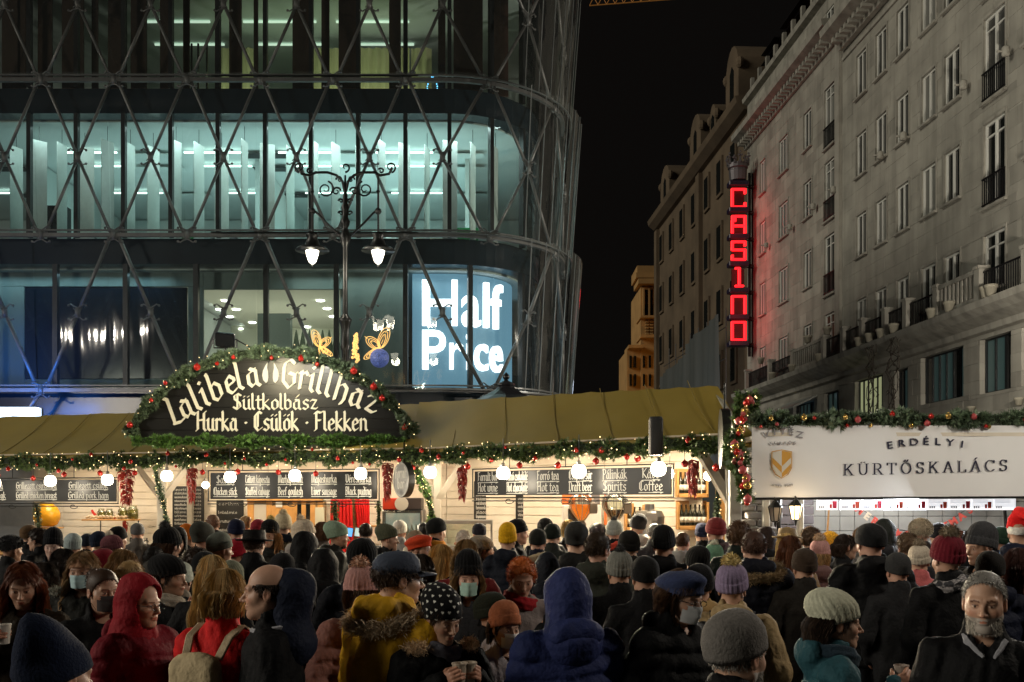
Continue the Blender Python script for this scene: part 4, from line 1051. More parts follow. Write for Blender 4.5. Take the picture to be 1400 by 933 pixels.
garland('fir garland with red baubles along the roof edge over the hot wine board', ev, .145, 800, 3, red=11, lights=85, group='fir garlands along the stall roof')
# hanging side garlands
garland('narrow fir garland hanging down the white post beside the grilled meat board', [SP(218, 640, -.2), SP(221, 660, -.2), SP(228, 690, -.15), SP(231, 715, -.1), SP(233, 745, -.1)], .07, 520, 4, lights=22, size=.05, m=M_needle3)
garland('fir garland draped down the post between the two stall halves', [SP(571, 640, -.3), SP(578, 660, -.3), SP(588, 680, -.3), SP(592, 700, -.25), SP(590, 712, -.2)], .085, 520, 5, lights=24, size=.055, m=M_needle2)
garland('thin fir garland hanging beside the dark corner left of the yellow pot', [SP(29, 690, .6), SP(31, 715, .6), SP(33, 750, .6)], .07, 420, 6, size=.05, lights=6, m=M_needle3)
garland('short fir garland hanging beside the red curtain on its left edge', [SP(446, 685, .8), SP(447, 710, .8), SP(449, 745, .8)], .08, 420, 7, size=.05)
garland('short fir garland hanging beside the red curtain on its right edge', [SP(508, 685, .8), SP(509, 705, .8), SP(508, 730, .8)], .06, 400, 8, size=.05)
garland('fir garland hanging inside the bright right end of the drinks stall', [SP(993, 650, .5), SP(992, 690, .5), SP(991, 725, .5)], .06, 480, 9, size=.05, lights=10, m=M_needle3)
garland('short sprig of fir hanging low behind the pompom hats near the white post', [SP(213, 712, .5), SP(212, 735, .5), SP(214, 750, .5)], .05, 400, 10, size=.05, m=M_needle3, lights=4)

# hanging baubles below the roof edge
r = random.Random(11)
names = ['over the yellow pot', 'left of the second lamp', 'between the first lamps', 'above the big chili string', 'right of the big chili string', 'in front of the lamp by the white post', 'left of the stuffed cabbage board', 'above the stuffed cabbage board', 'in front of the goulash board',
         'above the liver sausage words', 'in front of the black pudding lamp', 'beside the round black sign', 'left of the drinks board', 'above the hot wine words', 'above the draft beer lamp', 'above the spirits words', 'beside the coffee lamp', 'left of the second chili string over the bar', 'above the hot tea words']
hb = [(14, 651), (61.5, 655), (103, 650), (151, 648), (197.5, 648), (241.5, 649), (288, 647), (335, 646), (389, 647), (439, 649), (499.5, 642), (568, 641), (641, 639.5), (710, 638), (811, 632.5), (866, 629), (969, 641.5), (928, 636), (761, 638)]
q = MB(); q.ball((0, 0, 0), 1, 14, 8); q.lathe([(.22, .95), (.22, 1.2)], n=8); hbm = q.mesh('hanging_bauble', M_redb, True)
th = MB(); th.tube([(0, 0, 1.2), (0, 0, 5)], .06, 4); thm = th.mesh('thread', M_mull)
for (px, py), nm in zip(hb, names):
    o = link('hanging_bauble', hbm, loc=SP(px, py, -.45), scale=.047 if py != 639.5 else .05); tag(o, 'shiny red bauble hanging from the garland '+nm, 'bauble', 'red baubles hanging under the roof edge'); t_ = link('thread', thm, o)

# globe lamps
gl = MB(); gl.lathe([(.045, -.09), (.075, -.075), (.096, -.035), (.098, .015), (.08, .065), (.05, .09)], n=14); glm = gl.mesh('globe', M_globe, True)
fl = MB(); fl.lathe([(.07, -.03), (.075, 0), (.05, .1)], n=12); fl.lathe([(.03, .09), (.03, .14), (.008, .15), (.008, .5)], n=8); capm = fl.mesh('lamp_cap', M_metal, True)
lampn = ['leftmost, before the grilled pork steak words', 'second, before the chicken breast words', 'third, by the pork ham words and chili string', 'beside the white post and garland', 'over the stuffed cabbage words', 'over the beef goulash words', 'over the black pudding words', 'left of the green draped garland post', 'over the hot wine words', 'over the draft beer words', 'over the coffee words']
for (px, py), nm in zip(((14, 661), (88, 658.5), (164, 657), (243, 652), (327, 653.5), (413, 651.5), (500, 649), (592, 647), (688.5, 648.5), (788, 646), (892, 643)), lampn):
    d = SP(px, py, -.55); o = thing('globe_lamp', 'bright white globe lamp '+nm, 'lamp', d, group='globe lamps hanging along the stalls')
    link('globe', glm, o); link('lamp_cap', capm, o)
    light('globe_and_rim_light', 'POINT', d+Vector((0, -.02, -.16)), 9, (1, .86, .64), .11); light('globe_and_rim_light', 'SPOT', d+Vector((0, -.14, 0)), 520, (1, .84, .60), .1, to=d+Vector((0, -3, -1.1)), spot=2.45)  # outward spot added at each globe to rim-light the crowd
for px, e in ((60, 34), (165, 34), (300, 34), (400, 34), (500, 30), (640, 34), (740, 34), (840, 36), (935, 45)):
    light('stall_ceiling_light', 'AREA', SF_(px, 2.82, .9), e*.85, (1, .81, .57), .7, to=SF_(px, 0, 1.3), sy=.5)
for px, py, nm in ((257, 662, 'behind the slate by the white post'), (932, 645, 'in the bright corner above the bottle shelves'), (1000-10, 648, 'at the right end of the drinks stall')):
    o = thing('small_lamp', 'small warm lamp '+nm, 'lamp', SP(px, py, 1.0)); b_ = MB(); b_.ball((0, 0, 0), .07, 10, 6); b_.obj('bulb', emat('warm_bulb', (1, .8, .5), 30), o, smooth=True)
    b_ = MB(); b_.lathe([(.04, .06), (.03, .12), (.006, .13), (.006, .45)], n=8); b_.obj('socket', M_metal, o)

# chili strings
def ristra(px, py0, py1, label, w_=.16, back=-.3, seed=0, m=None, sc=1):
    a, b = SP(px, py0, back), SP(px, py1, back); mb = MB(); r = random.Random(seed); H = a.z-b.z
    mb.tube([(0, 0, 0), (0, 0, -H)], .012, 4)
    n = int(150*H/.55*sc)
    for i in range(n):
        z = -H*(i/n)**.95; an = r.uniform(0, 2*PI); t = i/n; rad = w_*.5*(1-.45*t)*r.uniform(.75, 1.1); L = .085*r.uniform(.7, 1.2)
        d = Vector((math.cos(an), math.sin(an), 0)); p0_ = d*.01+Vector((0, 0, z)); p1_ = d*rad+Vector((0, 0, z-L*.25)); p2_ = d*(rad*1.15)+Vector((0, 0, z-L))
        mb.tube([p0_, p1_, p2_], [.006, .011, .001], 4, caps=False)
    o = mb.obj('chili_string', m or M_chili, loc=a); tag(o, label, 'chili string', 'strings of dried red chilies'); return o
ristra(182, 643, 688, 'thick string of dried chilies beside the grilled pork ham board', .27, seed=1)
ristra(270, 641, 684, 'string of dried chilies over the slate right of the white post', .17, seed=2)
ristra(533, 634, 681, 'string of dried chilies between the goulash board and round sign', .17, seed=3)
ristra(633, 637, 681, 'string of dried chilies left of the drinks board', .16, seed=4)
ristra(941, 630, 676, 'string of dried chilies lit brightly in front of the bottle shelf', .15, seed=5)
ristra(124, 714, 731, 'small chili string hanging from the left end of the shelf', .1, seed=6, back=DEP-.5)
ristra(180, 713, 738, 'small chili string hanging from the right end of the shelf', .1, seed=7, back=DEP-.5)

# menu boards with lettering
def menu(px0, px1, py0, py1, rowsT, label, rows2, back=-.12, sc=.0245):
    c = (px0+px1)/2; o0 = SP(px0, (py0+py1)/2, back); o1 = SP(px1, (py0+py1)/2, back); d = o1-o0; d.z = 0; W = d.length; ux = d.normalized()
    zt, zb = SP(c, py0).z, SP(c, py1).z; H = zt-zb; M = Matrix.Rotation(math.atan2(ux.y, ux.x), 3, 'Z')
    root = thing('menu_board', label, 'menu board', Vector((o0.x, o0.y, zb))+d/2, math.atan2(ux.y, ux.x), group='black hanging menu boards')
    mb = MB(); mb.bbox((0, 0, H/2), (W, .025, H), .004); mb.obj('panel', M_board, root)
    mb = MB()
    for z in (H+.035, -.035, -.085): mb.tube([(-W/2-.05, -.01, z), (W/2+.05, -.01, z)], .010, 5)
    for x in (-W/2-.04, W/2+.04): mb.tube([(x, -.01, H+.035), (x, -.01, -.035)], .010, 5)
    for k in range(3):
        x = (k-1)*W*.3; mb.tube([(x, 0, H+.03), (x, 0, H+.25)], .008, 4)
        a = [(x+.1*math.cos(t)*(1-t/9), -.02, -.085-.05*math.sin(t)*(1-t/9)) for t in [i*.5 for i in range(12)]]; mb.tube(a, .007, 4)
    mb.obj('frame', M_iron, root)
    fr = (Vector((-W/2, -.0135, 0)), Vector((1, 0, 0)), Vector((0, 0, 1)), Vector((0, -1, 0)))
    for words, y0, s_ in ((rowsT, H*.60, sc), (rows2, H*.15, sc)):
        tot = len(words)
        for i, w_ in enumerate(words):
            if isinstance(w_, tuple): tx, u0, u1 = w_
            else: tx, u0, u1 = w_, i/tot+.02, (i+1)/tot-.03
            mb = MB(); wid = W*(u1-u0); nat = pen_width(tx, BL)*s_
            kk = min(1.0, wid/nat)
            x0 = W*u0+(wid-nat*kk)/2
            pen_text(mb, tx, BL, fr, x0, y0, s_, fit=nat*kk, nw=.78, nt_=.34, na=40, th=.001)
            pen(mb, [[(0, -1.6), (nat*kk/s_*.75, -1.6)], [(nat*kk/s_*.6, -1.2), (nat*kk/s_, -1.5), (nat*kk/s_*.9, -2.2)]], fr, s_, x0, y0, nw=.6, nt_=.25, th=.001)
            mb.obj('lettering', M_white, root)
    return root
menu(-110, 163, 657, 686, ['Grillezett tarja', 'Grillezett tarja', 'Grillezett csirkemell', 'Grillezett csülök'], 'long black menu board listing grilled pork steak, chicken breast and ham', ['Grilled sausage', 'Grilled pork steak', 'Grilled chicken breast', 'Grilled pork ham'], sc=.0150)
menu(291, 517, 646, 682.5, ['Saslik', 'Töltött káposzta', 'Marhapörkölt', 'Májashurka', 'Véreshurka'], 'black menu board listing stuffed cabbage, goulash and liver sausage', ['Chicken stick', 'Stuffed cabage', 'Beef goulash', 'Liver sausage', 'Black puding'], sc=.0168)
menu(650, 916, 642, 677, ['Forralt bor', 'Forró csokoládé', 'Forró tea', 'Csapolt sör', 'Pálinkák', 'Kávé'], 'black menu board listing hot wine, hot chocolate, beer and coffee', ['Hot wine', 'Hot chocolate', 'Hot tea', 'Draft beer', 'Spirits', 'Coffee'], sc=.0168)

# chalk price slates on the back wall
def slate(px0, px1, py0, py1, label, seed, cols_=2, rot=0, back=DEP-.12, lines=9):
    a, b = SP(px0, py0, back), SP(px1, py1, back); W, H = b.x-a.x, a.z-b.z
    # true size at that distance
    d = a.y; a = P(px0, py0, d); b = P(px1, py1, d); W, H = b.x-a.x, a.z-b.z
    root = thing('price_slate', label, 'chalkboard', Vector((a.x+W/2, d, b.z)), group='chalk price slates on the back wall')
    mb = MB(); mb.bbox((0, 0, H/2), (W, .03, H), .006); mb.obj('panel', M_board, root); r = random.Random(seed)
    fr = (Vector((-W/2, -.0165, 0)), Vector((1, 0, 0)), Vector((0, 0, 1)), Vector((0, -1, 0))); mb = MB()
    for l in range(lines):
        y = H*(.93-.9*l/lines)-.03; x = W*.07
        word = ''.join(r.choice('aeinorstulmh') for _ in range(r.choice((6, 8, 10)))); pen_text(mb, word, BL, fr, x, y, H*.045/8*1.3, fit=W*(.45 if cols_ == 2 else .8)*r.uniform(.7, 1), nw=.9, nt_=.5, th=.0008)
        if cols_ == 2: pen_text(mb, ''.join(r.choice('oilsz') for _ in range(5)), BL, fr, W*.68, y, H*.045/8*1.3, fit=W*.24, nw=.9, nt_=.5, th=.0008)
    mb.obj('chalk_writing', mat('chalk', (.5, .5, .47), .9), root, kind='stuff'); return root
slate(236, 279, 665, 722, 'chalk price slate behind the white post garland', 1, lines=10)
slate(296, 333, 684, 750, 'narrow chalk slate under the stuffed cabbage board', 2, 1, lines=5)
slate(648, 689.5, 658, 745, 'chalk price slate under the hot wine words', 3, lines=13)
slate(705, 748, 676, 750, 'chalk price slate under the hot chocolate words', 4, lines=12)

# arched sign
SD = 16.35
def ap(px, py, back=0): return P(px, py, SD+back)
sgn = thing('arched_sign', 'big black arched plank sign reading Lalibela Grillhaz with white blackletter words', 'sign', ap(370, 606))
S0 = ap(370, 606); us = SD/F
def arch_y(px):      # lower edge of the garland arc
    t = (px-370)/192.0; return 600-112*max(0, 1-abs(t)**2.15)**.78
def sp_(mb, name, m, **k): return mb.obj(name, m, sgn, **k)
npl = 8; zb = 0; H_ = (604-480)*us
for i in range(npl):
    z0, z1 = H_*i/npl, H_*(i+1)/npl-.006
    xs = []
    for z in (z0, z1):
        py = 604-z/us; lo = 0
        for k in range(0, 193):
            if arch_y(370+k) <= py: lo = k
        xs.append(max(lo, 4)*us)
    mb = MB(); fr = frame((0, 0, .03)); mb.prism([(-xs[0], z0), (xs[0], z0), (xs[1], z1), (-xs[1], z1)], fr, -.03+.002*(i % 2), .0+.001*(i % 3)); sp_(mb, 'plank', M_board)
mb = MB(); mb.prism([(x*us, (604-arch_y(370+x))*us) for x in range(188, -189, -8)]+[(-190*us, 0), (190*us, 0)], frame((0, .03, .03)), -.03, -.002-.03+.001); sp_(mb, 'backing', M_board)
frS = frame((0, -.0035, 0))
def sgn_text(text, line, fit0, sc, m=M_chalk, name='letter', **k):
    pass
def letters_on(text, pts, sc, nw=1.0):          # pts: (px,py of the letter foot, rotation deg, x-scale)
    for ch, (px, py, rot, kx) in zip(text, pts):
        adv, st_ = glyph(BL, ch); st2 = [[(a*kx, b) for a, b in s_] for s_ in st_]
        q = ap(px, py)-S0; mb = MB(); pen(mb, st2, frS, sc, q.x, q.z, nw=nw, nt_=.3, na=38, rot=math.radians(rot), th=.016); sp_(mb, 'letter', M_chalk)
letters_on('Lalibela', [(236, 582, 20, 1.0), (251.5, 573, 23, .98), (270, 562, 23, 1), (280.5, 556, 21, 1), (292, 549.5, 19, 1.0), (311, 540, 15, 1.0), (326.5, 533, 12, 1.0), (339, 529.5, 8, 1.0)], 4.8*us, .95)
letters_on('Grillhaz', [(384, 530, -3, .85), (407, 531, -9, .85), (420, 534.5, -11, 1.0), (431, 537, -13, 1.0), (442.5, 541, -15, 1.0), (454.5, 545.5, -17, 1.05), (475, 552.5, -20, 1.0), (495.5, 560, -22, 1.05)], 4.8*us, .95)
for dx in (0, 11):     # the two wing-like petals between the words
    mb = MB(); pts = [(0, -1), (-3.8, 3), (-5.2, 9), (-4, 16), (-.6, 23), (2, 27), (1.5, 20), (2.8, 13), (3.2, 6), (2.2, 1)]
    if dx: pts = [(-a+1.5, b) for a, b in pts][::-1]
    q = ap(364+dx, 523)-S0; mb.prism([(a*us+q.x, b*us+q.z) for a, b in pts], frS, 0, .016); sp_(mb, 'emblem', M_white)
def row(text, px0, px1, py, h, nw=1.05):
    sc = h*us/8; q0, q1 = ap(px0, py)-S0, ap(px1, py)-S0; x = q0.x; tw = pen_width(text, BL); kx = (q1.x-q0.x)/(tw*sc)
    for c in text:
        adv, st_ = glyph(BL, c); 
        if st_:
            mb = MB(); pen(mb, [[(a*kx, b) for a, b in s_] for s_ in st_], frS, sc, x, q0.z, nw=nw, nt_=.3, na=38, th=.014); sp_(mb, 'letter', M_chalk)
        x += adv*kx*sc
row('Sültkolbász', 318, 435, 560, 21.5, .95); row('Hurka . Csülök . Flekken', 268, 503, 589, 26, .95)
arc = [ap(px, arch_y(px)-7, -.05) for px in [178, 181, 185, 190, 197, 206]+list(range(216, 530, 12))+[534, 543, 550, 555, 559, 562]]
garland('thick fir garland with red baubles arching over the black sign', arc, .125, 950, 21, red=13, lights=50, br=.052, m=M_needle3, size=.085)
garland('straight bright green fir garland along the bottom edge of the black sign', [ap(px, 603, -.1) for px in range(182, 560, 12)], .11, 900, 22, m=M_needle2, size=.08)
sun_spot = light('sign_flood', 'SPOT', ap(392, 448, -1.6), 120, (1, .95, .82), .06, to=ap(395, 530), spot=2.2)
light('sign_flood', 'SPOT', ap(300, 455, -2.2), 170, (1, .86, .55), .06, to=ap(330, 600, .1), spot=1.9)
# black floodlight on top of the garland
fl = thing('floodlight', 'small black floodlight mounted on the garland at the top of the sign', 'floodlight', ap(308, 480, .2))
mb = MB(); mb.bbox((0, 0, .18), (.32, .1, .24), .02, Matrix.Rotation(.35, 3, 'X') @ Matrix.Rotation(.1, 3, 'Y')); mb.obj('housing', M_dark, fl)
mb = MB()
for k in range(6): mb.box((-.12+.048*k, .07, .2), (.01, .05, .2))
mb.obj('fin', M_dark, fl); mb = MB(); mb.tube([(-.19, 0, .05), (-.19, 0, .2)], .012, 5); mb.tube([(.19, 0, .05), (.19, 0, .2)], .012, 5); mb.tube([(-.19, 0, .05), (.19, 0, .05)], .012, 5); mb.tube([(0, 0, .05), (0, 0, -.12)], .015, 5); mb.obj('bracket', M_iron, fl)
mb = MB(); mb.tube([(.12, .02, .22), (.3, .05, .12), (.5, .05, .02), (.7, .05, .0)], .012, 5); mb.obj('cable', M_iron, fl)

# stock inside the stall ---------------------------------------------------
def put(px, py, back): d = sd(px)+back; return P(px, py, d)
# yellow jar-shaped squash lamp on a stand
o = thing('ceramic_pot', 'big round yellow glazed pot standing on a small shelf at the left stall', 'pot', put(64, 720, 1.4))
mb = MB(); mb.lathe([(.12, 0), (.2, .04), (.25, .16), (.25, .26), (.2, .37), (.13, .42), (.12, .45), (.1, .45), (.1, .4)], n=20, rib=.015, nr=10); mb.obj('vessel', mat('yellow_glaze', (.72, .36, .02), .25, noise=.15, nscale=9, bump=.006, bscale=22), o, smooth=True)
mb = MB(); mb.bbox((0, 0, -.03), (.55, .3, .03), .008); mb.tube([(-.2, 0, -.04), (-.2, 0, -.5)], .02, 5); mb.tube([(.2, 0, -.04), (.2, 0, -.5)], .02, 5); q = mb.obj('shelf', M_wood, loc=o.location); tag(q, 'small wooden shelf carrying the yellow pot', 'shelf')
# wall shelf with braids and jars
sh = put(152, 711, DEP-.25); mb = MB(); mb.bbox(sh, (1.05, .3, .03), .006); q = mb.obj('wall_shelf', M_wood); tag(q, 'wooden shelf on thin black legs carrying garlic braid and pickle jars', 'shelf')
mb = MB(); 
for dx in (-.25, .5): mb.tube([(dx, .1, 0), (dx, .1, -.6)], .012, 5)
q2 = mb.obj('leg', M_iron, q, loc=sh)
mb = MB(); r = random.Random(4)
for k in range(22): mb.ball((-.45+.036*k, r.uniform(-.02, .02), .05+.018*(k % 2)), .035, 8, 5, .8)
o = mb.obj('garlic_braid', M_rope, loc=sh+Vector((0, -.05, 0)), smooth=True); tag(o, 'pale garlic braid lying along the wooden shelf', 'garlic braid')
M_jar = glass('jar_glass', (.85, .9, .85), .08, .05); M_pick = mat('pickles', (.35, .28, .05), .5, noise=.5, nscale=30, bump=.01, bscale=50)
def jar(p, h, label, m=M_pick, grp='glass pickle jars on the shelf'):
    o = thing('pickle_jar', label, 'jar', p, group=grp); w_ = h*.38
    mb = MB(); mb.lathe([(w_*.9, .0), (w_, .02), (w_, h*.7), (w_*.7, h*.85), (w_*.72, h*.97)], n=14); mb.obj('glass_body', M_jar, o, smooth=True)
    mb = MB(); mb.lathe([(w_*.85, .01), (w_*.93, .03), (w_*.93, h*.66), (w_*.4, h*.7), (0, h*.71)], n=12); mb.obj('pickles', m, o, smooth=True)
    mb = MB(); mb.lathe([(w_*.76, h*.93), (w_*.76, h*1.03), (0, h*1.04)], n=12); mb.obj('lid', mat('jar_lid', (.5, .45, .3), .4, metal=.3), o)
jar(sh+Vector((.22, .02, .016)), .24, 'pickle jar standing left of the tallest jar on the shelf'); jar(sh+Vector((.42, .02, .016)), .27, 'tallest pickle jar at the right end of the shelf, under the chilies')
jar(sh+Vector((-.22, .06, .016)), .2, 'short jar standing behind the garlic braid'); jar(sh+Vector((-.06, .06, .016)), .2, 'second short jar behind the garlic braid, nearer the red paprika arc')
mb = MB(); c = put(150, 702, DEP-.1); mb.tube([(c.x+.36*math.cos(a), c.y, c.z+.22*math.sin(a)+.1) for a in [PI*1.05+PI*.55*i/10 for i in range(11)]], [.025]*11, 6); tag(mb.obj('red_arc', mat('red_paint', (.6, .03, .02), .5)), 'red curved arc painted on wood hanging above the jars', 'ornament')
# dark corner and stair rail
mb = MB(); c = put(-5, 700, 1.9); mb.box((c.x, c.y, 1.5), (1.5, .1, 3)); st(mb, 'grey_panel', mat('grey_panel', (.12, .13, .14), .6, noise=.1))
mb = MB(); a = put(178, 736, 1.3); mb.tube([a, a+Vector((.32, 0, 0)), a+Vector((.32, 0, -1.0))], .012, 5); mb.tube([a+Vector((.3+.05*math.cos(t)*(1-t/9), 0, -.08+.05*math.sin(t)*(1-t/9))) for t in [i*.5 for i in range(13)]], .008, 4); mb.tube([a, a+Vector((0, 0, -1))], .012, 5)
tag(mb.obj('iron_rail', M_iron), 'thin wrought iron stand with scroll in front of the left stall wall', 'rail')
# wooden cabinet doors behind the goulash board
dr = thing('wooden_dresser', 'pine dresser with glass doors behind the beef goulash board', 'dresser', put(395, 760, 1.7)); dp = dr.location.copy(); k_ = dp.y/F
def dbox(px0, px1, py0, py1, y0, y1, m, nm, parent=dr): mb = MB(); mb.bbox((((px0+px1)/2-395)*k_, (y0+y1)/2, (760-(py0+py1)/2)*k_), ((px1-px0)*k_, y1-y0, (py1-py0)*k_), .004); return mb.obj(nm, m, parent)
dbox(338, 442, 684, 790, .03, .3, mat('dresser_back', (.3, .2, .09), .6), 'back_panel')
for a, b in ((338, 347), (364, 371), (399, 406), (412, 418), (424, 431), (434, 442)): dbox(a, b, 684, 790, 0, .03, M_wood, 'stile')
dbox(371, 399, 692, 790, .005, .035, M_wood, 'door_panel'); dbox(347, 364, 690, 740, .012, .028, mat('frosted_pane', (.5, .47, .4), .3), 'pane'); dbox(406, 412, 690, 730, .012, .028, M_wpane, 'pane'); dbox(418, 424, 690, 730, .012, .028, M_wpane, 'pane'); dbox(338, 442, 678, 686, -.03, .05, M_wood, 'top_rail')
dbox(377, 386, 686, 694, -.01, .004, M_white, 'note'); dbox(431.2, 444, 694, 722, -.04, -.01, mat('paper_note', (.55, .55, .42), .7), 'note')
# red curtain
cu = thing('red_curtain', 'bright red curtain parted over a woven strip behind the black pudding words', 'curtain', put(480, 760, 1.5)); cp_ = cu.location.copy(); kc = cp_.y/F
M_redc = mat('red_cloth', (.75, .012, .012), .7)
for (t0, t1, b0_, b1_, nm) in ((452, 481, 450, 484, 'left_cloth'), (485, 505, 492, 506, 'right_cloth')):
    mb = MB(); n = 24
    for i in range(n+1):
        t = i/n
        for j in range(7): v = j/6; px = (t0+(t1-t0)*t)*(1-v)+(b0_+(b1_-b0_)*t)*v; mb.v.append(((px-480)*kc, .03*math.sin(i*1.6), (760-(683+80*v))*kc))
    for i in range(n):
        for j in range(6): a = i*7+j; mb.f.append((a, a+1, a+8, a+7)); mb.m.append(0)
    mb.obj('curtain_cloth', M_redc, cu, smooth=True)
mb = MB(); mb.bbox((5*kc, .06, 40*kc), (14*kc, .01, 90*kc), .002); mb.obj('woven_strip', mat('woven_brown', (.2, .11, .04), .9, noise=.4, nscale=30), cu)
# drinks fridge
fg = thing('drinks_fridge', 'drinks fridge with red header and bottles inside, below the round black sign', 'fridge', put(551, 790, 1.2)); kf = fg.location.y/F
def gbox(px0, px1, py0, py1, y0, y1, m, nm, b=.01, parent=None): mb = MB(); mb.bbox((((px0+px1)/2-551)*kf, (y0+y1)/2, (790-(py0+py1)/2)*kf), ((px1-px0)*kf, y1-y0, (py1-py0)*kf), b); return mb.obj(nm, m, parent or fg)
gbox(523, 578, 697, 790, .05, .6, mat('fridge_body', (.1, .1, .11), .4), 'cabinet'); gbox(523, 551, 681, 697, 0, .5, mat('fridge_red', (.6, .05, .02), .4), 'header'); gbox(551.3, 576, 681, 697, .004, .5, mat('fridge_dark', (.05, .04, .04), .4), 'header')
mb = MB(); mb.lathe([(0, 0), (.12, 0), (.12, .015), (0, .02)], (-2*kf, -.004, 101*kf), 16, M=Matrix.Rotation(PI/2, 3, 'X')); mb.obj('badge', M_white, fg)
gbox(527, 574, 702, 730, .03, .045, mat('fridge_interior', (.4, .45, .42), .4, emit=.25, ecol=(.75, .85, .8)), 'interior', .002)
for k in range(7): q = MB(); q.lathe([(.035, 0), (.035, .13), (.012, .18), (.012, .23)], ((533+6*k-551)*kf, .0, (790-735)*kf), 8); q.obj('bottle', mat('pale_bottle', (.45, .5, .48), .2), fg, smooth=True)
gbox(525, 576, 699, 792, -.06, -.05, M_jar, 'glass_door', .002); gbox(523, 526, 698, 790, -.06, .04, M_metal, 'door_frame'); gbox(575, 578, 698, 790, -.06, .04, M_metal, 'door_frame')
# glass food case
gc = thing('glass_food_case', 'glass sided food warming case with steel frame behind the black beanies', 'food case', put(640, 790, .7)); kg = gc.location.y/F
def hbox(px0, px1, py0, py1, y0, y1, m, nm): mb = MB(); mb.bbox((((px0+px1)/2-640)*kg, (y0+y1)/2, (790-(py0+py1)/2)*kg), ((px1-px0)*kg, y1-y0, (py1-py0)*kg), .004); return mb.obj(nm, m, gc)
hbox(603, 673, 711, 716, -.3, .35, M_metal, 'top_frame'); hbox(602, 605, 716, 760, -.3, -.27, M_metal, 'frame_post'); hbox(655, 659, 716, 760, -.3, -.27, M_metal, 'frame_post'); hbox(670, 673, 716, 760, .3, .33, M_metal, 'frame_post')
hbox(605, 655, 716, 750, -.29, -.285, M_jar, 'glass_side'); hbox(600, 675, 745, 752, -.35, .35, M_metal, 'shelf')
for k, (c_, n_) in enumerate((((.5, .12, .06), 'meat'), ((.55, .3, .1), 'meat'), ((.5, .08, .05), 'meat'))):
    mb = MB(); mb.ball(((-12+14*k)*kg, 0, 46*kg), .09, 10, 6, .6); mb.obj('roast_meat', mat('meat%d' % k, c_, .4, noise=.3), gc, smooth=True)
light('case_lamp', 'AREA', gc.location+Vector((0, 0, 70*kg)), 2.2, (1, .8, .6), .4, to=gc.location)
# balloon shaped drink dispensers
def disp(px, liquid, label):
    o = thing('drink_dispenser', label, 'drink dispenser', put(px, 712, .9), group='balloon shaped glass drink dispensers'); k = o.location.y/F
    z = lambda py: (712-py)*k
    mb = MB(); mb.lathe([(.04, z(712)), (.09, z(706)), (.165, z(696)), (.185, z(688)), (.17, z(681)), (.11, z(676)), (.05, z(674)), (0, z(674))], n=20); mb.obj('glass_balloon', M_jar, o, smooth=True)
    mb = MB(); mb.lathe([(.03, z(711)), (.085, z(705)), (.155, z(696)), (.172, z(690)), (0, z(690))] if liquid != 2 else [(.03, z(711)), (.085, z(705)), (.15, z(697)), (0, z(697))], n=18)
    mb.obj('liquid', mat('orange_punch', (.8, .16, .01), .3, emit=.8, ecol=(1, .2, .01)) if liquid == 1 else mat('dark_wine', (.03, .008, .008), .2), o, smooth=True)  # glow put into the punch colour, no lamp inside
    mb = MB()
    for i in range(12):
        a = 2*PI*i/12; mb.tube([(r_*math.cos(a)*1.02, r_*math.sin(a)*1.02, zz_) for r_, zz_ in ((.045, z(712)), (.095, z(706)), (.17, z(696)), (.19, z(688)), (.172, z(681)), (.11, z(676)))], .006, 4)
    mb.obj('wire_cage', M_metal, o); mb = MB(); mb.lathe([(.08, z(742)), (.07, z(716)), (.04, z(712))], n=12); mb.bbox((.17, -.12, z(695)), (.12, .05, .16), .01); mb.obj('base', mat('dispenser_base', (.12, .1, .08), .4), o)
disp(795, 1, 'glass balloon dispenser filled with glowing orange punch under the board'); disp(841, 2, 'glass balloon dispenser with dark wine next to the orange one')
for px0, px1, m_, nm in ((768, 787, mat('orange_card', (.75, .16, .03), .6), 'orange'), (789, 821, mat('grey_card', (.16, .15, .15), .5), 'grey'), (826, 830, MATS['orange_card'], 'narrow orange')):
    mb = MB(); a, b = put(px0, 674, 1.7), put(px1, 690 if nm != 'narrow orange' else 718, 1.7); mb.bbox(((a+b)/2), (b.x-a.x, .02, a.z-b.z), .003); tag(mb.obj('wall_card', m_), nm+' card fixed on the wall behind the drink dispensers', 'poster')
mb = MB(); a, b = put(768, 691, 1.6), put(823, 740, 1.6); c = (a+b)/2; mb.bbox(c, (b.x-a.x, .3, a.z-b.z), .01); o = mb.obj('wall_cabinet', mat('white_paint', (.7, .68, .62), .5)); tag(o, 'white wall cabinet with window behind the orange punch dispenser', 'cabinet'); mb = MB(); mb.bbox(c+Vector((-.12, -.155, .05)), (.2, .01, .35), .002); mb.obj('pane', M_wpane, o)
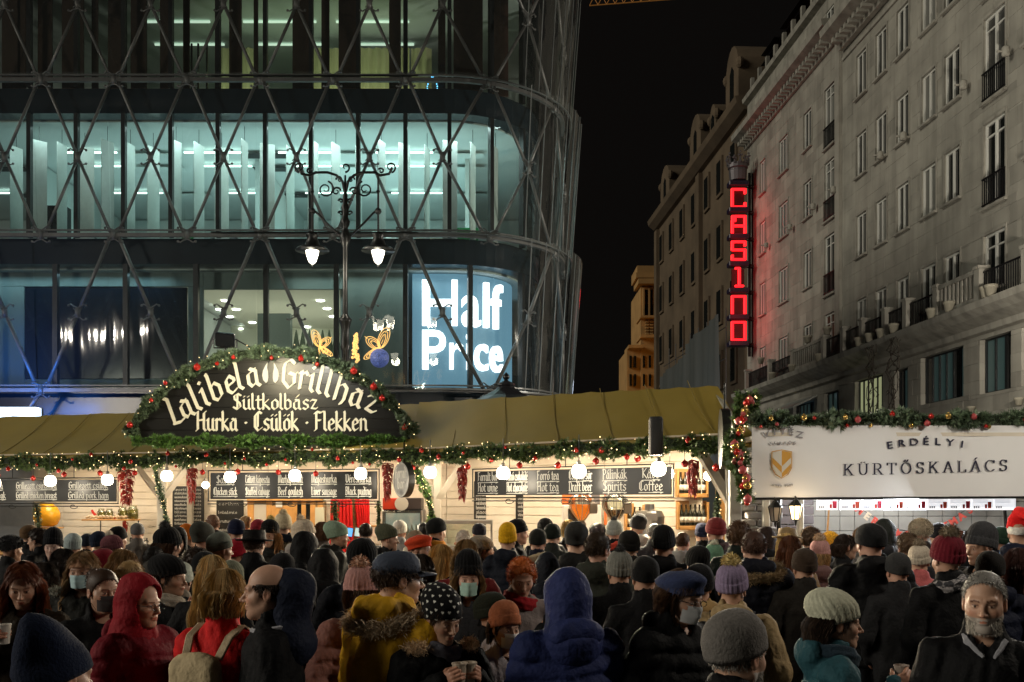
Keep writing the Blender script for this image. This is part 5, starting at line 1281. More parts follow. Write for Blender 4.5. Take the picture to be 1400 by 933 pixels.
# bottle shelves
bt = MB(); bt.lathe([(.036, 0), (.038, .01), (.038, .17), (.03, .2), (.014, .235), (.014, .30), (.016, .3), (.016, .315), (0, .316)], n=10); btm = bt.mesh('bottle', mat('wine_glass', (.02, .02, .012), .08, spec=.8), True)
lb = MB(); lb.lathe([(.0388, .05), (.0388, .13)], n=10); lb.f = lb.f; lbm = lb.mesh('bottle_label', mat('bottle_paper', (.75, .72, .62), .6), True)
def shelf(px0, px1, py, n, label, pos, skip=(), pyt=None, back=1.75):
    a, b = put(px0, py, back), put(px1, py, back); c = (a+b)/2; W = b.x-a.x; o = thing('bottle_shelf', label, 'shelf', c)
    mb = MB(); mb.bbox((0, 0, -.02), (W+.06, .2, .06), .008); mb.obj('board', M_wood, o)
    mb = MB(); mb.bbox((0, .1, .17), (W+.06, .02, .42), .004); mb.obj('back_board', M_wood, o)
    for s_ in (-1, 1): mb = MB(); mb.bbox((s_*(W/2+.015), 0, .16), (.025, .2, .40), .004); mb.obj('side_board', M_wood, o)
    for k in range(n):
        if k in skip: continue
        q = link('wine_bottle', btm, loc=c+Vector((-W/2+W*(k+.5)/n, -.02, .011))); tag(q, ['first', 'second', 'third', 'fourth', 'fifth', 'sixth', 'seventh'][k]+' white labelled bottle from the left on the '+pos, 'bottle', 'wine bottles on the shelves')
        link('bottle_label', lbm, q)
shelf(926, 968, 720, 6, 'pine wall shelf with six labelled bottles, lower one', 'lower pine shelf')
shelf(925, 967, 676, 6, 'pine wall shelf with bottles behind the bright chili string, upper one', 'upper pine shelf')
shelf(856, 879, 722, 3, 'short shelf with three bottles behind the dark wine dispenser', 'short shelf by the wine dispenser', back=1.8)
mb = MB(); a, b = put(978, 663, 1.9), put(992, 760, 1.9); mb.bbox((a+b)/2, (b.x-a.x, .06, a.z-b.z), .006); tag(mb.obj('wood_door', M_wood), 'narrow pine door at the bright right end of the drinks stall', 'door')
mb = MB(); a = put(888, 735, 1.0); mb.lathe([(.2, 0), (.22, .3), (.18, .38), (0, .4)], n=16); mb.box((0, -.2, .3), (.16, .06, .1)); mb.lathe([(.07, .4), (.07, .48)], n=12); tag(mb.obj('coffee_machine', M_metal, loc=a, smooth=False), 'round metal coffee machine behind the man in the white jacket', 'machine')
mb = MB(); a, b = put(494, 718, .9), put(519, 721, .9); mb.bbox((a+b)/2, (b.x-a.x, .35, .03), .006); tag(mb.obj('wood_tray', M_wood), 'small wooden serving shelf in front of the red curtain', 'shelf')
for px, nm in ((478, 'bluer'), (489, 'paler')):
    o = thing('till_screen', nm+' till screen glowing behind the sage beanie', 'screen', put(px, 740, .5)); mb = MB(); mb.bbox((0, .02, .15), (.11, .015, .16), .004, Matrix.Rotation(.15, 3, 'Y')); mb.obj('casing', M_dark, o); mb = MB(); mb.bbox((0, .008, .15), (.095, .004, .14), .001, Matrix.Rotation(.15, 3, 'Y')); mb.obj('display', emat('screen_'+nm, (.1, .35, .75) if nm == 'bluer' else (.3, .42, .42), 1.0), o)
# round hanging signs
def round_sign(px, py, w_, h_, label, rz, text, back=-.5):
    o = thing('round_sign', label, 'sign', SP(px, py, back), rz); mb = MB(); R_ = h_/2
    mb.lathe([(0, -.05), (R_, -.05), (R_, .05), (0, .05)], n=28, M=Matrix.Rotation(PI/2, 3, 'X')); mb.obj('disc', M_board, o)
    mb = MB(); mb.lathe([(R_*.9, .051), (R_*.9, .06), (R_*.97, .06), (R_*.97, .051)], n=28, M=Matrix.Rotation(PI/2, 3, 'X')); mb.obj('ring', mat('silver_ring', (.4, .4, .38), .4), o)
    fr = (Vector((0, -.052, 0)), Vector((1, 0, 0)), Vector((0, 0, 1)), Vector((0, -1, 0))); mb = MB()
    for i, t in enumerate(text): sc_ = R_*.075; wd = pen_width(t, BL)*sc_; fit = min(wd, R_*1.4); pen_text(mb, t, BL, fr, -fit/2, R_*(.1-.6*i), sc_, fit=fit, nw=1, nt_=.4, th=.003)
    mb.obj('lettering', M_white, o); mb = MB(); mb.tube([(0, 0, R_), (0, 0, R_+.3)], .012, 5); mb.obj('hanger', M_iron, o); return o
round_sign(557, 657, .3, .56, 'round black hanging sign lettered Forralt bor beside the drinks fridge', -1.0, ['Forralt', 'bor'])
round_sign(970, 606, .1, .72, 'round black hanging sign seen edge-on before the right end of the mustard roof', 1.45, ['Forralt', 'bor'], -.9)
mb = MB(); a = SP(882, 603, -1.0); mb.lathe([(.075, -.24), (.09, -.21), (.09, .21), (.075, .24), (0, .245)], a, 18); mb.tube([a+Vector((0, 0, 0)), a+Vector((0, .6, .08))], .02, 5); o = mb.obj('column_speaker', mat('speaker_cloth', (.01, .01, .01), .8), smooth=False); tag(o, 'black cylindrical speaker hanging in front of the mustard roof', 'speaker')

# ---------------------------------------------------------------- pastry stall on the right
BD = 10.9
def bp(px, py, back=0): return P(px, py, BD+back)
ks = thing('pastry_stall', 'chimney cake stall with grey tiled back wall behind the long white banner', 'market stall', bp(1210, 684, 1).xy.to_3d())
LK = Vector(ks.location)
def kp(mb, name, m, parent=None, **k):
    o = mb.obj(name, m, parent or ks, **k)
    if parent is None: o.location = -LK
    return o
M_tile = mat('grey_wall_tile', (.34, .35, .34), .4, noise=.08, island=.04)
yb = BD+1.75; kx_ = yb/F
for i, px in enumerate(range(1088, 1480, 20)):
    for j, py in enumerate(range(666, 860, 20)):
        if py > 790: continue
        mb = MB(); mb.bbox((XP(px+10, yb), yb, ZP(py+10, yb)), (20*kx_-.006, .02, 20*kx_-.006), .003); kp(mb, 'tile', M_tile)
mb = MB(); mb.box((XP(1280, yb), yb+.03, 1.5), (400*kx_, .03, 3.0)); kp(mb, 'tile_backing', mat('dark_grout', (.05, .05, .05), .8))
# grey brick pier and dark shutters left of it
M_br = mat('grey_brick', (.25, .23, .21), .85, noise=.25, nscale=6, bump=.004, bscale=30, island=.15)
r = random.Random(8)
for j in range(30):
    z = .0+.085*j
    for i in range(2):
        y = BD+.35; w_ = .2; x = XP(1013, y)+i*w_+(.1 if j % 2 else 0)-.02; mb = MB(); mb.bbox((x+.1, y+.1+r.uniform(-.008, .008), z+.04), (w_-.012, .18, .073), .01); kp(mb, 'brick', M_br)
for px, w_, m_, nm in ((1047, .07, M_post, 'door_post'), (1094, .06, M_post, 'door_post'), (1005, .13, M_post, 'door_post')):
    mb = MB(); y = BD+.25; mb.bbox((XP(px, y), y, 1.3), (w_, .1, 2.6), .01); kp(mb, nm, m_)
for k in range(14): mb = MB(); y = BD+.7; mb.bbox((XP(1080, y), y, 1.0+.11*k), (.55, .03, .1), .008); kp(mb, 'plank', mat('lilac_plank', (.17, .15, .16), .7, noise=.2, nscale=5))
mb = MB(); y = BD+.8; mb.bbox((XP(1056, y), y, 1.5), (.35, .03, 3.0), .01); kp(mb, 'dark_door', M_dark)
for px in (1065, 1386): mb = MB(); y = BD+.3; mb.tube([(XP(px, y), y, 2.3), (XP(px, y), y, 0)], .025, 6); kp(mb, 'pole', M_iron)
mb = MB(); y = BD+1.0; mb.box((XP(1240, y), y, 2.72), (3.9, 2.0, .04)); kp(mb, 'ceiling', M_plank)
mb = MB(); mb.bbox((XP(1240, BD), BD+.3, .95), (3.3, .5, .06), .01); kp(mb, 'counter_top', M_wood); mb = MB(); mb.bbox((XP(1240, BD), BD+.3, .46), (3.2, .4, .9), .01); kp(mb, 'counter_front', M_post)
mb = MB(); y = BD+1.0; mb.tube([(XP(1135, y), y, 2.1), (XP(1131, y), y, 1.6)], .012, 6); tag(mb.obj('wooden_roller', M_wood), 'thin wooden baking roller leaning by the yellow beanie', 'roller')
mb = MB(); y = BD+.6; mb.tube([(XP(1372, y), y, 2.1), (XP(1377, y), y, 1.5)], .02, 6); tag(mb.obj('support_rod', M_iron), 'dark slanted rod below the menu panels by the red santa hat', 'rod')
# banner
ban = thing('white_banner', 'long white banner reading KÜRTŐSKALÁCS above the pastry counter', 'banner', bp(1235, 681))
B0 = bp(1235, 681); ub = BD/F
mb = MB(); n, m = 60, 8; x0, x1 = (1028-1235)*ub, (1480-1235)*ub; H = 99*ub
for i in range(n+1):
    for j in range(m+1):
        t, v = i/n, j/m; mb.v.append((x0+(x1-x0)*t, .005*math.sin(t*9+v*2)*(v)+.003*math.sin(t*31), H*v+(1-v)*.02*t))
for i in range(n):
    for j in range(m): a = i*(m+1)+j; mb.f.append((a, a+m+1, a+m+2, a+1)); mb.m.append(0)
mb.obj('banner_cloth', mat('banner_vinyl', (.88, .88, .87), .55, noise=.04, nscale=1.5, bump=.006, bscale=2), ban, smooth=True)
mb = MB(); mb.tube([(x0, 0, -.01), (x1, 0, .01)], .014, 6); mb.obj('bottom_batten', M_iron, ban)
navy = mat('navy_lettering', (.012, .012, .04), .6)
frB = (Vector((0, -.009, 0)), Vector((1, 0, 0)), Vector((0, 0, 1)), Vector((0, -1, 0)))
text = 'KÜRTŐSKALÁCS'; sc = 15*ub/7; q0 = (1152-1235)*ub; tot = (1376-1152)*ub; tw = pen_width(text, SF); gap = (tot/sc-tw+.6)/(len(text)-1); x = q0
for i, c in enumerate(text):
    adv, st_ = glyph(SF, c); mb = MB(); pen(mb, st_, frB, sc, x, (681-650+i*.55)*ub, nw=1.0, nt_=.28, na=0, th=.001); mb.obj('letter', navy, ban); x += (adv+gap)*sc
def sans(text, pts, h, m, parent, fr0, bold=.01, name='letter', wide=1.25):
    for c, (x, z, rot) in zip(text, pts):
        if c == ' ': continue
        me = font_mesh(c, bold, .004); xs = [v.co.x for v in me.vertices]; cx_ = (min(xs)+max(xs))/2
        for v in me.vertices:
            a, b = (v.co.x-cx_)*h/.73*wide, v.co.y*h/.73
            v.co = (x+a*math.cos(rot)-b*math.sin(rot), fr0-.004-v.co.z, z+a*math.sin(rot)+b*math.cos(rot))
        me.materials.clear(); me.materials.append(m); link(name, me, parent)
sans('ERDÉLYI', [((1217+16.2*i-1235)*ub, (681-(613.5-4.5*(1-((i-3)/3)**2)+(-i*.2)))*ub, -.06*(i-3)*.8) for i in range(7)], 10*ub, navy, ban, -.006, .012)
gr = mat('grey_lettering', (.3, .29, .3), .6)
sans('VITÉZ', [((1048+11*i-1235)*ub, (681-(598.5-4.5*(1-((i-2)/2)**2)))*ub, -.1*(i-2)) for i in range(5)], 9*ub, gr, ban, -.006, .01)
sans('KÜRTŐS', [((1054+6.4*i-1235)*ub, (681-608)*ub, 0) for i in range(6)], 4*ub, gr, ban, -.006, .0)
sans('SINCE 2002', [((1056.5+2.9*i-1235)*ub, (681-(664.5-.0+1.6*(1-((i-4.5)/4.5)**2)))*ub, .02*(i-4.5)) for i in range(10)], 2.8*ub, gr, ban, -.006, .0)
og = mat('ochre_print', (.68, .36, .06), .6); wp = mat('white_print', (.72, .70, .62), .6)
def shp(pts, m, t=.001): mb = MB(); mb.prism([((a-1235)*ub, (681-b)*ub) for a, b in pts][::-1], frB, 0, t); mb.obj('shield_piece', m, ban)
shp([(1056, 619), (1068.5, 616.5), (1068.5, 653), (1061, 648), (1056, 640)], wp); shp([(1068.5, 616.5), (1081, 619), (1081, 640), (1076, 648), (1068.5, 653)], og)
shp([(1056, 626), (1068.5, 638), (1068.5, 647), (1056, 634)], og, .002); shp([(1081, 626), (1068.5, 638), (1068.5, 647), (1081, 634)], wp, .002)
for a, b in zip([(1055, 618), (1068.5, 615.5), (1082, 618), (1082, 640), (1077, 649), (1068.5, 654), (1060, 649), (1055, 640)], [(1068.5, 615.5), (1082, 618), (1082, 640), (1077, 649), (1068.5, 654), (1060, 649), (1055, 640), (1055, 618)]):
    mb = MB(); pen(mb, [[((a[0]-1235)*ub, (681-a[1])*ub), ((b[0]-1235)*ub, (681-b[1])*ub)]], frB, 1, 0, 0, nw=.006, nt_=.006, th=.003); mb.obj('shield_outline', og, ban)
pth = [bp(px, 573+2*math.sin(px*.03)+(12 if px < 1040 else 0)*(1040-px)/30, .03) for px in range(1030, 1490, 14)]
garland('thick fir garland with gold and red baubles along the top of the white banner', pth, .10, 800, 31, red=8, gold=9, pink=5, br=.030, lights=0, size=.085, m=M_needle3)
garland('bushy fir garland column crowded with dull baubles at the left end of the banner', [bp(1024, 540, .3), bp(1018, 560, .2), bp(1008, 585, .1), bp(1000, 605, 0), bp(1008, 630, -.1), bp(1016, 655, -.1), bp(1020, 682, -.1)], .13, 1000, 32, red=8, gold=7, pink=14, br=.040, lights=22, size=.08)
mb = MB()
for s_ in range(5): a = PI/2+s_*2*PI/5; mb.add([(0, -.012, 0), (.05*math.cos(a), 0, .05*math.sin(a)), (.02*math.cos(a+.63), 0, .02*math.sin(a+.63)), (.02*math.cos(a-.63), 0, .02*math.sin(a-.63))], [(0, 1, 2), (0, 3, 1)])
tag(mb.obj('star_ornament', M_pinkb, loc=bp(1013, 620, -.25)), 'small red star ornament on the bauble covered garland column', 'ornament')
# backlit menu panels
mp_ = emat('menu_panel_light', (.88, .9, .95), .8); mp2 = emat('menu_panel_glare', (.9, .95, 1), 2.5)
nm = ['leftmost', 'second from left', 'third from left', 'glaring, fourth from left', 'brightest, fifth from left', 'sixth from left', 'seventh from left', 'eighth from left', 'rightmost, text only']
for i, (a, b) in enumerate(((1117, 1145.5), (1149, 1177), (1179, 1207), (1208, 1237), (1237.4, 1267), (1268, 1297), (1297.6, 1328), (1328.6, 1358), (1359, 1389))):
    pc = bp((a+b)/2, 689.5, .12); o = thing('menu_sign', 'small backlit white menu panel over the pastry counter, '+nm[i], 'menu panel', pc, group='backlit menu panels over the pastry counter'); W, H = (b-a)*ub, 16.5*ub
    mb = MB(); mb.bbox((0, .01, 0), (W, .02, H), .002); mb.obj('lightbox', mp2 if i in (3, 4) else mp_, o); mb = MB()
    gry = mat('print_grey', (.35, .35, .38), .6)
    for l in range(3): mb.box((-W*.1, -.0012, H*(.36-.1*l)), (W*.7, .001, H*.025))
    for l in range(3): mb.box((-W*.38+l*W*.1, -.0012, -H*.25), (W*.06, .001, H*.2))
    mb.obj('print_lines', gry, o)
    if i != 8:
        for dx, s_, c_ in ((.16, .34, (.5, .04, .02)), (.33, .55, (.55, .07, .03)) if i % 2 else (.35, .6, (.45, .02, .05)),):
            mb = MB(); mb.prism([(-.5*s_*H*.5+W*dx, -H*.35), (.5*s_*H*.5+W*dx, -H*.35), (.6*s_*H*.5+W*dx, -H*.35+s_*H), (-.6*s_*H*.5+W*dx, -H*.35+s_*H)], (Vector((0, 0, 0)), Vector((1, 0, 0)), Vector((0, 0, 1)), Vector((0, -1, 0))), .0005, .002+.001*dx); mb.obj('drink_picture', mat('drink_red_%d' % int(c_[2]*100), c_, .6), o)
light('pastry_light', 'AREA', bp(1255, 689, .0), 110, (.9, .95, 1), 2.6, to=bp(1255, 760, -3), sy=.14)
light('pastry_light', 'AREA', bp(1255, 670, 1.2), 30, (1, .95, .88), 2.8, to=bp(1255, 900, .9), sy=.8)
# bunting letters
o = thing('letter_bunting', 'Christmas bunting of red and white paper letters hung in an arc on the tiled wall', 'bunting', bp(1250, 700, 1.6)); kb = (BD+1.6)/F
M_pr = mat('red_paper', (.6, .08, .06), .7); M_pw = mat('cream_paper', (.7, .62, .5), .7)
W_ = 'MERRY*CHRISTMAS'; pts = []
for i, c in enumerate(W_):
    t = (i-7)/7; px = 1250+78*t; py = 737-36*abs(t)**1.8; sl_ = -36*1.8*abs(t)**.8*(1 if t > 0 else -1)/78
    if c == '*':
        mb = MB(); mb.prism([((px-1250)*kb+(7 if k % 2 == 0 else 3)*kb*math.cos(PI/2+k*PI/5), (700-py+4)*kb+(7 if k % 2 == 0 else 3)*kb*math.sin(PI/2+k*PI/5)) for k in range(10)], (Vector((0, 0, 0)), Vector((1, 0, 0)), Vector((0, 0, 1)), Vector((0, -1, 0))), 0, .004); mb.obj('paper_star', M_pr, o); continue
    sans(c, [((px-1250)*kb, (700-py)*kb, -math.atan(sl_))], 10*kb, M_pw if i in (1, 3, 9) else M_pr, o, 0, .05, 'paper_letter', 1.0)
mb = MB(); mb.tube([(78*t*kb, .004, (700-(737-36*abs(t)**1.8)+10)*kb) for t in [i/8 for i in range(-8, 9)]], .003, 4); mb.obj('string', M_iron, o)
# wall lanterns
def lantern(px, py, lit, label):
    o = thing('wall_lantern', label, 'lantern', bp(px, py, -.02)); s_ = .09
    mb = MB(); mb.lathe([(.3*s_, -1.0*s_), (.5*s_, -.9*s_), (.5*s_, -.82*s_)], n=6); mb.lathe([(.95*s_, .8*s_), (.9*s_, .9*s_), (.35*s_, 1.45*s_), (.3*s_, 1.6*s_), (.05*s_, 1.8*s_)], n=6)
    for k in range(6): a = 2*PI*k/6; mb.tube([(.5*s_*math.cos(a), .5*s_*math.sin(a), -.85*s_), (.82*s_*math.cos(a), .82*s_*math.sin(a), .82*s_)], .006, 4)
    mb.tube([(0, 0, 1.8*s_), (0, .1, 2.4*s_), (0, .25, 2.2*s_)], .012, 5); mb.tube([(0, 0, -s_), (0, 0, -1.6*s_)], [.02, .006], 5); mb.obj('housing', M_iron, o)
    mb = MB(); mb.lathe([(.46*s_, -.8*s_), (.78*s_, .78*s_)], n=6); mb.obj('glass', emat('lantern_glow', (1, .72, .38), 5) if lit else mat('lantern_glass', (.25, .22, .18), .2), o)
    if lit: light('lantern_light', 'POINT', o.location+Vector((0, -.2, 0)), 4, (1, .75, .45), .08)
lantern(1088, 701, True, 'lit black wall lantern with warm panes beside the pastry counter'); lantern(1060, 703, False, 'unlit black wall lantern left of the lit one')
# ---------------------------------------------------------------- street lamp with two lanterns
LD = 20.0; ul = LD/F
lp = thing('street_lamp', 'ornate black cast iron street lamp with scrolls and two lit lanterns before the tower', 'street lamp', (XP(472, LD), LD, 0)); L0 = Vector(lp.location)
def lq(px, py, y=0): return P(px, py, LD)-L0+Vector((0, y, 0))
mb = MB(); prof = [(.13, 0), (.16, .1), (.13, .3), (.12, .9), (.085, 1.0), (.075, 1.6)]
for py, r_ in ((480, .075), (475, .1), (470, .08), (452, .08), (446, .1), (441, .12), (437, .14), (434, .09), (430, .055), (350, .045), (338, .05), (333, .08), (325, .12), (318, .085), (312, .05), (308, .085), (303, .1), (298, .06), (290, .06), (284, .085), (278, .05), (268, .05), (262, .03), (240, .02)): prof.append((r_, lq(472, py).z))
mb.lathe(prof, n=12); mb.obj('pole', M_iron, lp, smooth=True)
mb = MB()
def curl(cx, cz, r0, a0, turns, sgn, n=20, w_=.022):
    mb.tube([(cx+sgn*r0*(1-.8*i/n)*math.cos(a0+turns*2*PI*i/n), 0, cz+r0*(1-.8*i/n)*math.sin(a0+turns*2*PI*i/n)) for i in range(n+1)], [w_*(1-.5*i/n) for i in range(n+1)], 5)
for s_ in (-1, 1):
    X = lambda px: lq(472+s_*(px-472), 0).x
    def Z(py): return lq(472, py).z
    mb.tube([(X(a), 0, Z(b)) for a, b in ((472, 330), (484, 318), (498, 305), (510, 292), (517, 287))], .025, 5)
    mb.tube([(X(a), 0, Z(b)) for a, b in ((473, 262), (476, 248), (484, 240), (496, 236), (512, 236), (520, 240), (532, 238), (536, 230))], .028, 5)
    mb.tube([(X(517), 0, Z(238)), (X(517), 0, Z(320))], .022, 5); mb.ball((X(517), 0, Z(289)), .07, 8, 6); mb.ball((X(517), 0, Z(262)), .04, 6, 4)
    curl(X(534), Z(229), .11, -1.4, 1.3, s_); curl(X(499), Z(259), .17, 1.9, 1.6, s_); curl(X(484), Z(262), .09, .2, 1.2, -s_); curl(X(521), Z(234), .06, .5, 1.1, -s_)
    curl(X(480), Z(246), .07, 0, 1.1, s_); curl(X(478), Z(275), .05, 0, 1.1, s_); curl(X(478), Z(292), .05, 0, 1.1, s_)
curl(0, lq(472, 229).z, .1, -PI/2, .95, 1)
mb.obj('scrollwork', M_iron, lp)
for s_, side in ((-1, 'left'), (1, 'right')):
    c = lq(472+s_*45, 345); r_ = MB(); r_.lathe([(.04, .40), (.12, .38), (.13, .32), (.10, .29), (.15, .16), (.17, .1), (.18, .06)], c, 12); r_.lathe([(.34, .025), (.30, .075), (.17, .09)], c, 20); r_.lathe([(.015, -.31), (.03, -.27), (.012, -.25)], c, 8)
    o = r_.obj('lantern_cap', M_iron, lp, smooth=True); g_ = MB(); g_.lathe([(.03, -.235), (.075, -.19), (.12, -.05), (.14, .06)], c, 14); g_.obj('lantern_glass', emat('street_lamp_glass', (1, .93, .74), 6), lp, smooth=True)
    light('street_lamp_light', 'POINT', L0+c+Vector((0, -.35, -.2)), 40, (1, .9, .7), .15)
# Christmas wire decorations on the lamp post: bow with glitter ball
M_gw = emat('gold_wire_light', (1, .62, .2), .9); M_gl = mat('blue_glitter', (.10, .15, .42), .35, noise=.9, nscale=40, emit=.12, ecol=(.2, .3, .9), bump=.01, bscale=60)
def bow(px, py, label, ball, flip=1, sc=1):
    o = thing('wire_bow', label, 'decoration', P(px, py, LD-.5)); u_ = ul*sc; mb = MB()
    def loop(cx, cz, L_, w_, an, n=22):
        for k in (1, .72, .45):
            pts = []
            for i in range(n):
                t = 2*PI*i/n; a, b = (1-math.cos(t))*L_/2*(.4+.6*k), math.sin(t)*w_/2*k; a2, b2 = a*math.cos(an)-b*math.sin(an), a*math.sin(an)+b*math.cos(an); pts.append((flip*(cx+a2)*u_, 0, (cz+b2)*u_))
            mb.tube(pts, .0065, 4, closed=True)
    loop(0, 0, 34, 16, math.radians(68)); loop(0, 0, 26, 15, math.radians(142)); loop(0, 0, 30, 9, math.radians(215)); loop(0, 0, 26, 9, math.radians(255))
    r2 = random.Random(3)
    for k in range(60): t = r2.random(); an = math.radians(r2.choice((68, 142, 215))); mb.ball((flip*t*30*math.cos(an)*u_, 0, t*30*math.sin(an)*u_), .008, 4, 3)
    mb.obj('wire_frame', M_gw, o)
    if ball: b_ = MB(); b_.ball((0, 0, -16*u_), 15*u_, 22, 14); b_.obj('glitter_ball', M_gl, o, smooth=True); o.location.x += 0
bow(519, 476, 'golden light wire bow tied over a glittery blue ball beside the lamp post', True, 1, .85)
bow(437, 474, 'golden light wire bow without ball left of the lamp post', False, -1, .7)
mb = MB(); r2 = random.Random(5)
for k in range(40): mb.ball((r2.uniform(-.07, .07)*(1-k/60), 0, k*.014), .03, 5, 4)
tag(mb.obj('gold_candle', M_gw, loc=P(486, 495, LD-.5)), 'small golden light candle ornament right of the lamp post', 'decoration')
# ---------------------------------------------------------------- kiosk roof with finial behind the mustard roof
kd = 18.6; o = thing('kiosk', 'dark round kiosk with a stepped roof and ball finial behind the mustard roof', 'kiosk', (XP(692, kd), kd, 0)); Zk = lambda py: ZP(py, kd)
mb = MB(); mb.lathe([(.75, 0), (.75, Zk(556))], n=12); mb.obj('body', M_span, o); mb = MB(); mb.lathe([(.82, Zk(558)), (.78, Zk(553)), (.45, Zk(543)), (.20, Zk(533)), (.14, Zk(529)), (.16, Zk(527)), (.15, Zk(524.5)), (.05, Zk(521)), (.03, Zk(519.5))], n=12); mb.obj('roof', mat('kiosk_roof', (.03, .03, .035), .3, metal=.4), o, smooth=False)
mb = MB(); mb.ball((0, 0, Zk(515.5)), .065, 10, 7); mb.lathe([(.03, Zk(511)), (.002, Zk(509))], n=6); mb.obj('finial', M_iron, o, smooth=True)
# white light box at the left edge, with an added blue flare light
o = thing('light_box', 'glaring white light box sign with blue glow at the left edge above the roof', 'sign', P(0, 564.5, 21.5)); kk = 21.5/F
mb = MB(); mb.bbox((-20*kk, 0, 0), (145*kk, .25, 13.5*kk), .01); mb.obj('lit_face', emat('blue_white', (.62, .8, 1), 7), o); mb = MB(); mb.box((-20*kk, .16, 0), (147*kk, .06, 15*kk)); mb.obj('casing', M_dark, o)
light('blue_flare_light', 'AREA', P(-20, 540, 24.6), 110, (.03, .22, 1), 2.2, to=P(-10, 400, 26), sy=.3)  # blue light added to imitate lens flare on the tower
# ---------------------------------------------------------------- people: body, clothes, hats, hair
M_skin_ = mat('skin', (1, 1, 1), .5, objcol=True, attr='tint', noise=.07, nscale=30, bump=.0006, bscale=140, spec=.35)
M_cloth = mat('coat_cloth', (1, 1, 1), .75, objcol=True, noise=.2, nscale=14, bump=.006, bscale=45, sheen=.0, spec=.12)
M_puff = mat('coat_puffer', (1, 1, 1), .72, objcol=True, noise=.14, nscale=12, bump=.008, bscale=38, spec=.12, detail=5)
M_knit = mat('knitted_wool', (1, 1, 1), .9, objcol=True, noise=.18, nscale=60, bump=.004, bscale=110, sheen=.05, spec=.1)
M_hair = mat('hair', (1, 1, 1), .55, objcol=True, island=.55, noise=.2, nscale=12, spec=.25)
M_fur = mat('fur', (1, 1, 1), .7, objcol=True, island=.45, sheen=.1)
M_tr = mat('trousers_cloth', (.02, .022, .03), .8, bump=.002); M_shoe = mat('shoe_leather', (.015, .012, .01), .4)
HC = Vector((0, -.012, 1.632))                       # head centre in the body
def head_f(kind):
    jw = {'m': 1.0, 'f': .9, 'k': .92}[kind]; br = {'m': .0125, 'f': .008, 'k': .006}[kind]; ns = {'m': 1.0, 'f': .82, 'k': .65}[kind]
    def f(X, Y, Z):
        aX = np.abs(X)
        d = ell(X, Y, Z, (0, .016, .036), (.076, .097, .09))
        d = smin(d, ell(X, Y, Z, (0, -.028, -.042), (.056*jw, .064, .078)), .035)
        d = smin(d, cap(X, Y, Z, (0, -.072, -.1), (0, -.066, -.096), .019*jw), .03)
        d = smin(d, cap(aX, Y, Z, (.012, -.062, -.098), (.055*jw, .0, -.055), .014), .03)
        d = smin(d, cap(aX, Y, Z, (.036, -.058, -.026), (.046, -.04, -.02), .021), .03)
        d = smin(d, cap(aX, Y, Z, (.008, -.084, .02), (.042, -.07, .022), br), .018)
        d = smax(d, -ell(aX, Y, Z, (.031, -.098, .001), (.017, .016, .011)), .014)
        d = smin(d, ell(aX, Y, Z, (.030, -.0735, .0), (.0135, .0135, .0105)), .004)
        d = smin(d, cap(aX, Y, Z, (.019, -.0838, .0065), (.041, -.077, .0055), .0026), .004)
        d = smin(d, cap(X, Y, Z, (0, -.086, .008), (0, -.108-.006*ns, -.03), .007, .010*ns+.001), .012)
        d = smin(d, ell(aX, Y, Z, (.011*ns, -.098, -.034), (.009*ns, .011, .008)), .006)
        d = smin(d, ell(X, Y, Z, (0, -.088, -.0575), (.024, .011, .0065)), .006)
        d = smin(d, ell(X, Y, Z, (0, -.086, -.069), (.020, .012, .0065)), .006)
        d = smax(d, -cap(aX, Y, Z, (0, -.101, -.063), (.022, -.093, -.0635), .0016), .003)
        ea = ell(aX, Y, Z, (.078, .012, -.008), (.009, .019, .031)); ea = smax(ea, -ell(aX, Y, Z, (.088, .008, -.006), (.007, .011, .018)), .005)
        d = smin(d, ea, .006)
        d = smin(d, cap(X, Y, Z, (0, .022, -.06), (0, .035, -.21), .052*jw+.002, .060), .035)
        return d
    return f
